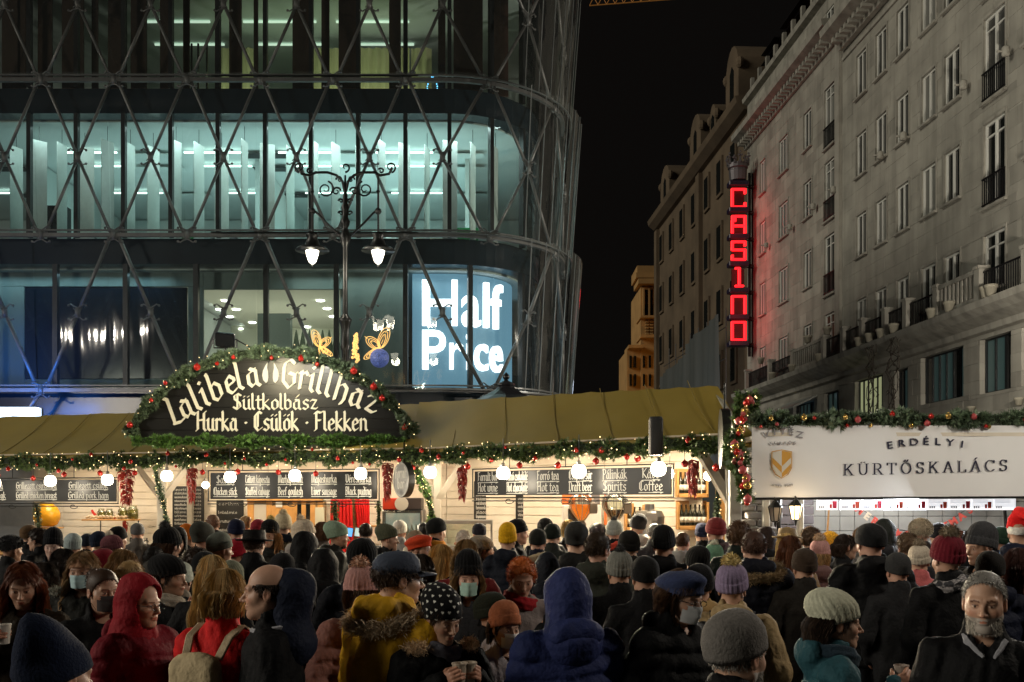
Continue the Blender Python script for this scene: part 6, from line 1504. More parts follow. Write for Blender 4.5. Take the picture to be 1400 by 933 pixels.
def face_tint(v, kind, beard=None, lips=None):
    x, y, z = np.abs(v[:, 0]), v[:, 1], v[:, 2]; n = len(v); c = np.ones((n, 3))
    def mixc(m, col): 
        nonlocal c; m = np.clip(m, 0, 1)[:, None]; c = c*(1-m)+np.array(col)*m
    def blob(cx, cyy, cz, rx, ry, rz): return 1.6-np.sqrt(((x-cx)/rx)**2+((y-cyy)/ry)**2+((z-cz)/rz)**2)*1.6
    mixc(blob(.042, -.07, -.028, .028, .04, .022)*.5, (1.12, .78, .72)); mixc(blob(0, -.118, -.034, .018, .03, .014)*.5, (1.12, .8, .75)); mixc(blob(.078, .012, -.008, .02, .03, .03)*.4, (1.15, .78, .72))
    mixc(blob(.031, -.086, .0, .021, .02, .013)*.55, (.62, .48, .46))
    lc = lips or ((1.0, .55, .52) if kind != 'm' else (.95, .66, .62))
    mixc(blob(0, -.098, -.063, .024, .02, .0115)*1.3, lc)
    ew = (np.sqrt(((x-.0305)/.0125)**2+((z-.0)/.0052)**2) < 1) & (y < -.07); c[ew] = (1.25, 1.45, 1.6)
    ir = (np.sqrt((x-.0305)**2+(z-.0)**2) < .0052) & (y < -.07); c[ir] = (.10, .08, .08)
    eb = (np.abs(z-.0225+((x-.03)**2)*6) < (.0042 if kind == 'm' else .003)) & (x > .012) & (x < .047) & (y < -.055); c[eb] = (.28, .2, .16)
    lash = (np.abs(z-.0062) < .0018) & (x > .018) & (x < .043) & (y < -.07); c[lash] = (.25, .18, .16)
    if kind == 'm' and beard is None:
        m = blob(0, -.07, -.085, .06, .07, .04)*.5; mixc(m, (.72, .66, .64))
    if beard:
        m = (z < -.045) & (y < .0+(z+.06)*.5) & (y > -.2) & ~((z > -.052) & (x < .008)) & (z > -.12); m &= ~(blob(0, -.098, -.063, .024, .02, .009) > .6); m &= ((z < -.045) | (x > .035)); c[m] = beard
    return c
HEADS = {}
def head_mesh(kind, h, beard=None):
    k = (kind, h, beard)
    if k not in HEADS:
        v, f = nets(head_f(kind), (-.1, -.14, -.215), (.1, .13, .14), h); HEADS[k] = (v, f, face_tint(v, kind, beard))
    return HEADS[k]
# arms
def arm_joints(pose, s):
    sh_ = (.185*s, .01, 1.405)
    J = {'down': ((.245, .03, 1.14), (.235, -.04, .90)), 'pocket': ((.285, .06, 1.15), (.20, -.11, .97)), 'fwd': ((.235, -.02, 1.13), (.11, -.25, 1.16)), 'low': ((.24, .0, 1.14), (.14, -.22, 1.02)),
         'mouth': ((.22, -.14, 1.19), (.075, -.19, 1.42)), 'phone': ((.21, -.22, 1.32), (.13, -.38, 1.58)), 'high': ((.25, -.06, 1.17), (.10, -.25, 1.35)), 'reach': ((.25, -.2, 1.25), (.2, -.45, 1.25))}[pose]
    e, w_ = J; return sh_, (e[0]*s, e[1], e[2]), (w_[0]*s, w_[1], w_[2])
POSES = {'down': ('down', 'down'), 'pocket': ('pocket', 'pocket'), 'cup': ('fwd', 'pocket'), 'cupL': ('pocket', 'fwd'), 'both': ('fwd', 'fwd'), 'low': ('low', 'low'), 'mouth': ('pocket', 'mouth'), 'phone': ('phone', 'low'), 'reach': ('reach', 'reach'), 'highR': ('low', 'high'), 'highL': ('high', 'low'), 'high2': ('high', 'high')}
# POSES: (arm on -x side, arm on +x side)
def hand_f(curl):
    def f(X, Y, Z):
        d = ell(X, Y, Z, (.045, 0, 0), (.052, .015, .040)); d = smin(d, cap(X, Y, Z, (-.05, 0, 0), (.01, 0, 0), .026, .022), .02)
        for z, l in ((.030, .95), (.0105, 1.05), (-.0095, 1.0), (-.0285, .8)):
            if curl: pts = [(.078, .004, z), (.078+.038*l, -.018, z*.98), (.078+.036*l, -.018-.034*l, z*.95), (.078+.012*l, -.022-.055*l, z*.93)]
            else: pts = [(.08, 0, z), (.08+.036*l, -.010, z), (.08+.058*l, -.028, z), (.08+.066*l, -.048*l, z)]
            for p, q, ra, rb in zip(pts, pts[1:], (.0098, .0088, .0082), (.009, .0083, .0072)): d = smin(d, cap(X, Y, Z, p, q, ra, rb), .0035)
        tp_ = [(.012, -.004, .026), (.038, -.026, .046), (.062, -.058, .046)] if curl else [(.012, -.004, .026), (.045, -.022, .05), (.075, -.034, .052)]
        for p, q, ra, rb in zip(tp_, tp_[1:], (.014, .0105), (.011, .0085)): d = smin(d, cap(X, Y, Z, p, q, ra, rb), .006)
        return d
    return f
HND = {}
def hand_mesh(curl, h):
    if (curl, h) not in HND: HND[(curl, h)] = nets(hand_f(curl), (-.06, -.1, -.06), (.17, .035, .08), h)
    return HND[(curl, h)]
def hand_tf(pose, s):
    a, e, w_ = arm_joints(pose, s); w_ = Vector(w_); x = (w_-Vector(e)).normalized()
    if pose in ('fwd', 'low', 'reach', 'high'): x = (x+Vector((0, -.5, .1))).normalized()
    up = Vector((0, 0, 1)) if pose in ('fwd', 'low', 'reach', 'high') else (Vector((0, -1, 0)) if pose in ('down', 'pocket') else Vector((-s*.5, .3, .6)))
    z = (up-x*up.dot(x)).normalized(); y = z.cross(x)
    return w_, x, y, z
BODY = {}
def body_mesh(kind, pose, hy, pitch, hres, beard=None):
    key = (kind, pose, round(hy), round(pitch), hres, beard)
    if key in BODY: return BODY[key]
    v, f, c = head_mesh(kind, hres, beard)
    wgt = np.clip((v[:, 2]+.17)/.08, 0, 1); a = math.radians(hy)*wgt; p = -math.radians(pitch)*wgt
    y1 = v[:, 1]*np.cos(p)+(v[:, 2]+.08)*np.sin(p); z1 = -v[:, 1]*np.sin(p)+(v[:, 2]+.08)*np.cos(p)-.08
    # pitch > 0 looks down: front goes down
    y1 = v[:, 1]*np.cos(p)-(v[:, 2]+.08)*np.sin(p)*-1; z1 = (v[:, 2]+.08)*np.cos(p)-v[:, 1]*np.sin(p)-.08
    y1 = v[:, 1]*np.cos(p)+(v[:, 2]+.08)*np.sin(p)
    x2 = v[:, 0]*np.cos(a)-y1*np.sin(a); y2 = v[:, 0]*np.sin(a)+y1*np.cos(a)
    V = [np.stack([x2, y2, z1], 1)+np.array(HC)]; Fs = [f]; Cs = [c]; n = len(v)
    pa, pb = POSES[pose]
    def bf(X, Y, Z):
        aX = np.abs(X)
        d = ell(X, Y, Z, (0, 0, 1.26), (.165, .105, .2)); d = smin(d, ell(X, Y, Z, (0, .01, 1.0), (.15, .11, .16)), .08)
        d = smin(d, cap(aX, Y, Z, (.05, .01, 1.42), (.15, .01, 1.39), .05, .045), .05)
        d = smin(d, cap(X, Y, Z, (0, .015, 1.38), (0, .012, 1.46), .06, .055), .04)
        d = smin(d, cap(aX, Y, Z, (.085, .0, .92), (.09, -.01, .50), .082, .05), .04); d = smin(d, cap(aX, Y, Z, (.09, -.01, .5), (.09, .02, .1), .048, .034), .03)
        d = smin(d, cap(aX, Y, Z, (.09, .03, .05), (.1, -.12, .035), .034, .03), .03)
        for p_, s in ((pa, -1), (pb, 1)):
            s_, e, w_ = arm_joints(p_, s); d = smin(d, cap(X, Y, Z, s_, e, .046, .038), .03); d = smin(d, cap(X, Y, Z, e, w_, .037, .026), .02)
        return d
    bv, bfc = nets(bf, (-.36, -.52, -.02), (.36, .2, 1.6), .028)
    V.append(bv); Fs.append(bfc+n); Cs.append(np.ones((len(bv), 3))); n += len(bv)
    for p_, s in ((pa, -1), (pb, 1)):
        hv, hf = hand_mesh(p_ not in ('down', 'pocket'), .005 if hres < .006 else .008); w_, x, y, z = hand_tf(p_, s)
        hv = hv.copy(); 
        if s < 0: hv[:, 1] *= -1; hf = hf[:, ::-1]
        q = np.array(w_)+hv[:, :1]*np.array(x)+hv[:, 1:2]*np.array(y)+hv[:, 2:]*np.array(z)
        V.append(q); Fs.append(hf+n); Cs.append(np.ones((len(q), 3))*np.array([1.05, .9, .87])); n += len(q)
    BODY[key] = np_mesh('person_body', np.concatenate(V), np.concatenate(Fs), M_skin_, cols=np.concatenate(Cs)); return BODY[key]
COATS = {}
def coat_mesh(style, pose, fine=False):
    key = (style, pose, fine)
    if key in COATS: return COATS[key]
    pu = {'puffer': .022, 'parka': .02, 'cloth': .006, 'slim': -.006}[style]; hem = {'puffer': .78, 'parka': .68, 'cloth': .66, 'slim': .80}[style]; pa, pb = POSES[pose]
    seed = abs(hash_(style+pose)) % 1000
    def f(X, Y, Z):
        aX = np.abs(X)
        d = ell(X, Y, Z, (0, .01, 1.24), (.205+pu, .135+pu, .27)); d = smin(d, ell(X, Y, Z, (0, .012, .95), (.20+pu, .145+pu, .36)), .08)
        d = smin(d, cap(aX, Y, Z, (.04, .015, 1.425), (.16, .01, 1.40), .062+pu*.5, .062+pu), .05)
        d = smin(d, cap(X, Y, Z, (0, .020, 1.42), (0, .016, 1.525), .088+pu*.3, .080+pu*.4), .03); d = smax(d, Z-1.565+.35*np.clip(-Y, -.1, .2), .01)
        d = smax(d, -cap(X, Y, Z, (0, -.01, 1.48), (0, -.02, 1.65), .060, .07), .01)
        for p_, s in ((pa, -1), (pb, 1)):
            s_, e, w_ = arm_joints(p_, s); e = np.array(e); w2 = np.array(w_)
            d = smin(d, cap(X, Y, Z, s_, e, .066+pu, .056+pu), .025); d = smin(d, cap(X, Y, Z, e, w2, .055+pu, .043+pu*.7), .02)
        d = smax(d, hem-Z, .02)
        if style in ('puffer', 'parka'):
            d = smin(d, ell(X, Y, Z, (0, .118, 1.485), (.13, .07, .085)), .03); d = smax(d, -ell(X, Y, Z, (0, .075, 1.60), (.075, .05, .07)), .015)
        if style == 'puffer': d = d+.017*(1-np.abs(np.sin(Z*PI/.085+.5*np.sin(X*9)+.15*np.sin(X*50+Z*30))))**1.6*np.clip((1.46-Z)*12, 0, 1)
        d = d+.011*wob(X, Y, Z, 24, seed)+.006*wob(X, Y*1.2, Z*.6, 55, seed+1)*2.0*(.5 if style == 'puffer' else 1)
        # centre front closure groove, front only
        d = d+np.where(Y < 0, .006*np.exp(-(X/.008)**2), 0)
        d = d+.004*np.exp(-(X/.006)**2)*(Y > 0)*(style == 'cloth')+.005*np.exp(-((Z-1.30+.25*aX)/.006)**2)*(Y > 0)*(style in ('cloth', 'parka'))
        return d
    v, fc = nets(f, (-.38, -.56, .6), (.38, .24, 1.62), .0125 if fine else .02)
    COATS[key] = np_mesh('coat', v, fc, M_puff if style in ('puffer',) else M_cloth); return COATS[key]
def hash_(s):
    h = 7
    for c in s: h = (h*31+ord(c)) % 100003
    return h
_t = MB()
def tr_f(X, Y, Z):
    aX = np.abs(X); d = smin(ell(X, Y, Z, (0, .01, .93), (.16, .12, .14)), cap(aX, Y, Z, (.088, 0, .9), (.095, -.01, .5), .092, .068), .04)
    d = smin(d, cap(aX, Y, Z, (.095, -.01, .5), (.095, .015, .11), .066, .058), .03); return smax(d, .075-Z, .01)+.005*wob(X, Y, Z, 25, 3)
_v, _f = nets(tr_f, (-.22, -.2, .03), (.22, .2, 1.1), .024); TROU = np_mesh('trousers', _v, _f, M_tr)
_v, _f = nets(lambda X, Y, Z: smax(smin(cap(np.abs(X), Y, Z, (.095, .04, .05), (.105, -.15, .035), .05, .042), cap(np.abs(X), Y, Z, (.095, .03, .05), (.095, .03, .13), .052, .05), .02), .0-Z, .005), (-.2, -.24, -.02), (.2, .14, .2), .018)
SHOES = np_mesh('shoes', _v, _f, M_shoe)
# tufts
def tufts(points, dirs, ln, wd, seed=0, jit=.35, curl=0):
    r = np.random.default_rng(seed); n = len(points); d = dirs+r.normal(size=(n, 3))*jit; d /= np.linalg.norm(d, axis=1)[:, None]
    l = (ln*r.uniform(.6, 1.25, n))[:, None]; s_ = np.cross(d, r.normal(size=(n, 3))); s_ /= np.linalg.norm(s_, axis=1)[:, None]
    mid = points+d*l*.55+s_*curl; tip = points+d*l+np.array([0, 0, -1])*l*.25; w_ = wd*r.uniform(.7, 1.3, n)[:, None]
    V = np.concatenate([points-s_*w_, points+s_*w_, mid+s_*w_*.7, mid-s_*w_*.7, tip]); a = np.arange(n)
    Fq = [tuple(q) for q in np.stack([a, a+n, a+2*n, a+3*n], 1).tolist()]+[tuple(q) for q in np.stack([a+3*n, a+2*n, a+4*n], 1).tolist()]
    return V, Fq
def merge(parts):
    V = []; Fq = []; n = 0
    for v, f in parts:
        V.append(np.asarray(v, float)); Fq += [tuple(i+n for i in q) for q in (f.tolist() if isinstance(f, np.ndarray) else f)]; n += len(v)
    return np.concatenate(V), Fq
CACHE = {}
def cached(fn):
    def g(*a):
        k = (fn.__name__,)+a
        if k not in CACHE: CACHE[k] = fn(*a)
        return CACHE[k]
    return g
@cached
def pompom_mesh(n=420, ln=.022):
    r = np.random.default_rng(4); d = r.normal(size=(n, 3)); d /= np.linalg.norm(d, axis=1)[:, None]
    b = MB(); b.ball((0, 0, 0), .034, 10, 7); return np_mesh('pompom', *merge([(np.array([tuple(q) for q in b.v]), b.f), tufts(d*.03, d, ln, .0022, 4, .25)]), M_fur, smooth=False)
def hairline_keep(Y, Z, k=0): return Y+.072-(.075-Z)*.74+k
@cached
def hair_mesh(style):
    r = np.random.default_rng(hash_(style)); C = np.array([0, .016, .036]); R_ = np.array([.076, .097, .09])
    short = style in ('short', 'curly', 'shorttop', 'fringe')
    gr_ = {'short': 1.09, 'curly': 1.16, 'long': 1.07, 'bob': 1.09, 'bun': 1.07, 'shorttop': 1.055, 'pony': 1.07, 'balding': 1.02, 'fringe': 1.13, 'wavy': 1.10, 'under': 1.02}[style]
    def f(X, Y, Z):
        d = ell(X, Y, Z, C, R_*(gr_-(.035 if style in ('long', 'wavy', 'bob', 'under') else 0))); d = smax(d, -hairline_keep(Y, Z, .012 if style == 'fringe' else -.022 if style == 'shorttop' else 0), .012); d = smax(d, -.085-Z if not style in ('long', 'wavy') else -.12-Z, .01)
        if style == 'balding': d = smax(d, Z-.045, .01)
        amp = .012 if style == 'curly' else .004
        return d+amp*wob(X, Y, Z, 110 if style == 'curly' else 60, 2)
    parts = [nets(f, (-.11, -.12, -.14), (.11, .14, .16), .007)]
    if style in ('short', 'curly', 'shorttop', 'fringe', 'balding', 'bun', 'pony'):
        n = 1500 if style in ('curly', 'fringe') else 2600; d = r.normal(size=(n*3, 3)); d /= np.linalg.norm(d, axis=1)[:, None]; p = C+d*R_*gr_
        k = hairline_keep(p[:, 1], p[:, 2], -.018 if style == 'shorttop' else .012) > 0; k &= p[:, 2] > -.07
        if style == 'balding': k &= p[:, 2] < .04
        p, d = p[k][:n], d[k][:n]; flow = np.stack([d[:, 0]*.5, np.where(p[:, 2] > .08, -.7, .2), -np.ones(len(p))*.8], 1) if style != 'curly' else d*.9
        if style in ('bun', 'pony'): flow = np.array([0, .12, .05])-p+d*.02; flow /= np.linalg.norm(flow, axis=1)[:, None]
        parts.append(tufts(p-d*.003, flow+d*(.15 if style in ('bun', 'pony') else .55), .03 if style in ('curly', 'fringe') else .014 if style == 'shorttop' else .019, .0018, 5, .4 if style != 'curly' else .5, .004 if style == 'curly' else 0))
    if style == 'bun':
        b = MB(); b.ball((0, .12, .075), .042, 14, 10); parts.append((np.array([tuple(q) for q in b.v]), b.f)); d = r.normal(size=(260, 3)); d /= np.linalg.norm(d, axis=1)[:, None]; parts.append(tufts(np.array([0, .12, .075])+d*.04, np.cross(d, [1, .2, .3]), .03, .002, 6, .3))
    if style in ('long', 'wavy', 'bob', 'under', 'pony'):
        n = 2600; d = r.normal(size=(n*3, 3)); d /= np.linalg.norm(d, axis=1)[:, None]; p = C+d*R_*(gr_+.02); k = (hairline_keep(p[:, 1], p[:, 2], .004) > 0) & (p[:, 2] > -.05); p, d = p[k][:n], d[k][:n]
        flow = np.stack([np.sign(p[:, 0])*.55, np.where(p[:, 1] > 0, .35, -.1), -.55+0*p[:, 0]], 1); flow -= d*(flow*d).sum(1)[:, None]*.9; flow /= np.linalg.norm(flow, axis=1)[:, None]; parts.append(tufts(p, flow, .055, .0016, 9, .10))
    L = {'long': .36, 'wavy': .34, 'bob': .13, 'under': .14, 'pony': .3}.get(style)
    if L:
        mb = MB(); ns = 560 if style != 'pony' else 140
        for i in range(ns):
            lim = {'under': 80, 'bob': 108, 'long': 118, 'wavy': 118}.get(style, 100); a = math.radians(r.uniform(-lim, lim)); sc = gr_*r.uniform(1.0, 1.07); kk = r.uniform(.75, 1.05)*L; ph = r.uniform(0, 6.28); wv = .016 if style == 'wavy' else .004; pts = []; rad = []
            if style == 'pony':
                pts = [(r.uniform(-.02, .02)*(1+t*2), .115+.03*math.sin(t*2.5)+r.uniform(-.006, .006), .06-L*t*kk/L) for t in [j/7 for j in range(8)]]; rad = [.006]*7+[.001]
            else:
                for j in range(6):
                    phi = math.radians(12+80*j/5); pts.append(tuple(C+R_*sc*np.array([math.sin(phi)*math.sin(a), math.sin(phi)*math.cos(a), math.cos(phi)])))
                x0_, y0_, z0_ = pts[-1]; out = 1+.12*r.random()
                for j in range(1, 8):
                    t = j/7; z = z0_-kk*t; s1 = out*(1+.12*math.sin(PI*min(1, t*1.3))-.10*t*(1 if style == 'bob' else -.3)); yy = y0_*s1+(.03*t if y0_ > 0 else (-.01*t)); xx = x0_*s1
                    if z < -.14: xx *= 1+.35*min(1, (-.14-z)/.12); yy += .035*min(1, (-.14-z)/.12)*(1 if y0_ > -.03 else -2.2)
                    pts.append((xx+wv*math.sin(ph+t*11), yy+wv*math.cos(ph+t*9), z))
                rad = [.003]+[.0048]*10+[.004, .0008]
            mb.tube(pts, rad, 3, caps=False)
        parts.append((np.array([tuple(q) for q in mb.v]), mb.f))
    return np_mesh('hair', *merge(parts), M_hair, smooth=False)
@cached
def beanie_mesh(style, seed):
    n = 96; mb = MB(); cuff = style in ('beanie', 'pom', 'tall'); top = {'beanie': .150, 'pom': .155, 'tall': .185, 'slouch': .175, 'tight': .135, 'beret': .12, 'loose': .165, 'point': .20}[style]
    pr = [(1.0, -.004), (1.07, -.004), (1.09, .01), (1.095, .045), (1.07, .052), (1.03, .054)] if cuff else [(.99, -.002), (1.03, -.004), (1.045, .01), (1.05, .03)]
    wide = {'beret': 1.32, 'slouch': 1.14, 'loose': 1.12}.get(style, 1.02)
    for i in range(1, 12):
        t = i/11; rr = (1-t**2.4)**.55; 
        if style == 'point': rr = (1-t)**.55
        if style == 'tall': rr = (1-t**2.8)**.6
        pr.append((max(1e-4, (1.04+(wide-1.04)*math.sin(PI*min(1, t*1.6)) if t < .62 else wide*1.0)*rr if style in ('beret', 'slouch', 'loose') else 1.045*rr), .054+(top-.054)*t) if cuff else (max(1e-4, (1.05+(wide-1.05)*min(1, t*2.4))*rr if style in ('beret', 'slouch', 'loose') else 1.05*rr), .03+(top-.03)*t))
    r = random.Random(seed); ph = [r.uniform(0, 6) for _ in range(4)]; vs = []
    for r_, z in pr:
        for k in range(n):
            an = 2*PI*k/n; rib = 1+(.017*(1 if (k//2) % 2 else -1) if style in ('loose', 'tall', 'pom') else .012*(1 if k % 2 else -1))*(1 if r_ > .25 else 0); dn_ = 1+.02*math.sin(3*an+ph[0]+z*30)+.015*math.sin(5*an+ph[1]-z*22)
            if z < .05: dn_ = 1+(dn_-1)*.3
            x, y, zz_ = .0855*r_*rib*dn_*math.cos(an), .106*r_*rib*dn_*math.sin(an), z
            if style in ('slouch', 'loose'): y += .035*max(0, z-.05)/.1
            if style == 'point': y += .03*max(0, z-.06)/.1; x += .012*math.sin(z*30)
            c_, s_ = math.cos(-.3), math.sin(-.3); vs.append((x, y*c_-zz_*s_+.012, y*s_+zz_*c_+.012))
    fs = [(i*n+k, i*n+(k+1) % n, (i+1)*n+(k+1) % n, (i+1)*n+k) for i in range(len(pr)-1) for k in range(n)]; mb.add(vs, fs); return mb.mesh('beanie', M_knit, True)
@cached
def hood_mesh(seed, fine):
    def f(X, Y, Z):
        d = ell(X, Y, Z, (0, .02, .028), (.104, .130, .134)); d = smin(d, cap(X, Y, Z, (0, .05, .05), (0, .07, .085), .08, .045), .06); d = smin(d, cap(X, Y, Z, (0, .035, -.09), (0, .05, -.20), .105, .148), .06)
        d = smax(d, -ell(X, Y, Z, (0, -.075, -.005), (.083, .15, .112)), .012); d = smax(d, -cap(X, Y, Z, (0, .02, -.25), (0, .02, .03), .085), .01)
        return d+.007*wob(X, Y, Z, 30, seed)+.004*wob(X, Y, Z, 65, seed+1)+.003*np.cos(X*160)*(np.abs(X) < .01)
    v, fc = nets(f, (-.23, -.18, -.36), (.23, .27, .22), .009 if fine else .014); return np_mesh('hood', v, fc, M_puff)
@cached
def fur_trim(kind):
    r = np.random.default_rng(8); n = 9000
    if kind == 'hood': t = r.uniform(0, 2*PI, n); p = np.stack([.092*np.cos(t), -.068-.02*np.sin(t), .0+.118*np.sin(t)], 1); c0 = np.array([0, -.0, .0])
    else: t = r.uniform(-.22*PI, 1.22*PI, n); p = np.stack([.165*np.cos(t), .035+.165*np.sin(t), -.165-.055*np.sin(t)], 1); c0 = np.array([0, .03, -.36])
    a = r.normal(size=(n, 3))*.016; d = p-c0; d /= np.linalg.norm(d, axis=1)[:, None]
    return np_mesh('fur_trim', *tufts(p+a, d, .036, .0016, 8, .7), M_fur, smooth=False)
@cached
def scarf_mesh(seed):
    v, f = nets(lambda X, Y, Z: np.sqrt((np.sqrt((X/1.0)**2+((Y-.01)/1.05)**2)-.088)**2+((Z+.02*np.sin(X*20)-.16*Y)*.75)**2)-.036+.007*wob(X, Y, Z, 60, seed)+.004*np.sin((Z+X*.3)*150), (-.16, -.17, -.09), (.16, .17, .1), .011); return np_mesh('scarf', v, f, M_knit)
@cached
def mask_mesh():
    mb = MB(); n, m = 16, 7
    for j in range(m+1):
        v = j/m; z = -.102+.088*v
        for i in range(n+1):
            u = (i/n-.5)*2; a = u*1.25; b_ = .018*math.exp(-(u/.35)**2)*(.4+.9*math.sin(PI*min(1, v*1.05)*.8)); mb.v.append((.064*math.sin(a)*(1.05-.1*(1-v)), -.026-(.070+.004*math.sin(j*2.5))*math.cos(a)-b_-.006*v, z+.006*(1-abs(u))*(v-.5)))
    for j in range(m):
        for i in range(n): k = j*(n+1)+i; mb.f.append((k, k+1, k+n+2, k+n+1)); mb.m.append(0)
    for s_ in (-1, 1):
        for z in (-.02, -.095): mb.tube([(s_*.061, -.045, z), (s_*.076, -.01, z*.5-.01), (s_*.081, .012, -.005)], .0015, 3)
    return mb.mesh('face_mask', mat('mask_fabric', (1, 1, 1), .8, objcol=True, bump=.001, bscale=120), True)
@cached
def glasses_mesh():
    mb = MB()
    for s_ in (-1, 1):
        mb.tube([(s_*.031+.021*math.cos(2*PI*k/14), -.104-.003*math.cos(2*PI*k/14)*s_, -.001+.016*math.sin(2*PI*k/14)) for k in range(14)], .0016, 4, closed=True); mb.tube([(s_*.052, -.102, .004), (s_*.076, -.05, .004), (s_*.080, .012, .0)], .0018, 4)
    mb.tube([(-.011, -.107, .002), (0, -.110, .005), (.011, -.107, .002)], .0016, 4); return mb.mesh('glasses', M_dark, True)
@cached
def cap_mesh():
    mb = MB(); c_, s_ = math.cos(-.08), math.sin(-.08); M = Matrix.Rotation(-.10, 3, 'X'); mb.lathe([(1.0*.086, 0), (.088, .03), (.084, .06), (.068, .088), (.04, .103), (.001, .108)], (0, .013, .03), 28, sx=1, sy=1.22, M=M)
    vs = []; n = 14
    for k in range(n+1):
        t = k/n; a = PI+PI*t; x = .078*math.cos(a); y0 = -.062-.045*abs(math.sin(a)); y1 = y0-.065*math.sin(PI*t)**.6; vs += [(x, y0+.012, .045+.0), (x*.96, y1, .036-.012*abs(2*t-1)**2), (x*.96, y1, .032-.012*abs(2*t-1)**2), (x, y0+.012, .041)]
    fs = [(i*4+k, i*4+(k+1) % 4, i*4+4+(k+1) % 4, i*4+4+k) for i in range(n) for k in range(4)]; mb.add(vs, fs); mb.ball((0, .013, .138), .007, 6, 4); return mb.mesh('cap', M_cloth, True)
@cached
def hat_mesh():
    mb = MB(); mb.lathe([(.150, .035), (.155, .045), (.105, .038), (.094, .04), (.092, .10), (.084, .128), (.05, .125), (.001, .118)], (0, .012, 0), 30, sy=1.16); mb.lathe([(.097, .04), (.0965, .065)], (0, .012, 0), 30, sy=1.16); return mb.mesh('brimmed_hat', M_cloth, True)
@cached
def band_mesh():
    v, f = nets(lambda X, Y, Z: smax(np.abs(ell(X, Y, Z, (0, .016, .03), (.082, .104, .098)))-.006, np.abs(Z-.045+.25*Y)-.033, .006)+.003*wob(X, Y, Z, 120, 2), (-.11, -.12, -.04), (.11, .15, .12), .007); return np_mesh('headband', v, f, M_knit)
@cached
def santa_mesh():
    mb = MB(); mb.tube([(0, .01, .05), (0, .02, .12), (-.01, .04, .17), (-.05, .09, .16), (-.10, .12, .11), (-.115, .13, .05)], [.098, .085, .06, .045, .03, .018], 16); return mb.mesh('santa_hat', M_knit, True)
@cached
def fur_hat_mesh():
    r = np.random.default_rng(3); d = r.normal(size=(4200, 3)); d /= np.linalg.norm(d, axis=1)[:, None]; p = np.array([0, .016, .06])+d*np.array([.098, .118, .088]); k = p[:, 2] > .02-.35*p[:, 1]*1; p, d = p[k], d[k]
    v, f = nets(lambda X, Y, Z: smax(ell(X, Y, Z, (0, .016, .06), (.1, .12, .09)), .012-.35*Y-Z, .01), (-.12, -.13, -.06), (.12, .16, .17), .009); return np_mesh('fur_hat', *merge([(v, f), tufts(p, d, .022, .0025, 2, .4)]), M_fur, smooth=False)
@cached
def earmuff_mesh():
    mb = MB(); mb.tube([(.1*math.cos(a), .01, .02+.125*math.sin(a)) for a in [PI*k/12 for k in range(13)]], .009, 6); 
    for s_ in (-1, 1): mb.ball((s_*.098, .01, -.005), .038, 10, 7)
    return mb.mesh('earmuffs', M_fur, True)
@cached
def beard_mesh():
    r = np.random.default_rng(5); n = 2600; a = r.uniform(-1.55, 1.55, n); z = r.uniform(-.115, -.04, n); rad = .066+.02*(1-np.abs(a)/1.6); x = .062*np.sin(a); y = -.022-.062*np.cos(a)*(1-.25*np.clip((-.07-z)/.05, 0, 1)); keep = ~((np.abs(x) < .02) & (z > -.074)); keep &= (z < -.055) | (np.abs(x) > .04); keep &= (z < -.06) | (np.abs(x) > .05); keep |= ((np.abs(x) < .024) & (z > -.054) & (z < -.046))
    p = np.stack([x, y, z], 1)[keep]; d = np.stack([x*4, np.full(n, -.25), np.full(n, -1.0)], 1)[keep]; return np_mesh('beard', *tufts(p, d, .013, .0013, 3, .3), M_hair, smooth=False)
@cached
def backpack_mesh():
    v, f = nets(lambda X, Y, Z: np.maximum.reduce([smax(np.abs(X)-.14, np.abs(Y)-.06, .05), np.abs(Z)-.21])-.0+.0*X if False else smax(smax(np.abs(X)-.135-.01*np.cos(Z*8), np.abs(Y)-.06, .07), np.abs(Z)-.21, .09)+.004*wob(X, Y, Z, 30, 4), (-.18, -.12, -.26), (.18, .12, .26), .014); return np_mesh('pack', v, f, M_cloth)
@cached
def strap_mesh(s):
    mb = MB(); pts = [(s*.09, .17, 1.36), (s*.11, .11, 1.455), (s*.115, .02, 1.50), (s*.115, -.08, 1.45), (s*.12, -.155, 1.33), (s*.15, -.15, 1.2), (s*.19, -.02, 1.08), (s*.15, .14, 1.02)]
    for dx in (-.016, -.008, 0, .008, .016): mb.tube([(p[0]+dx, p[1], p[2]) for p in pts], .008, 5)
    return mb.mesh('strap', M_cloth, True)
SK = [(.42, .24, .16), (.47, .28, .19), (.38, .21, .14), (.45, .25, .175)]
OBS = []
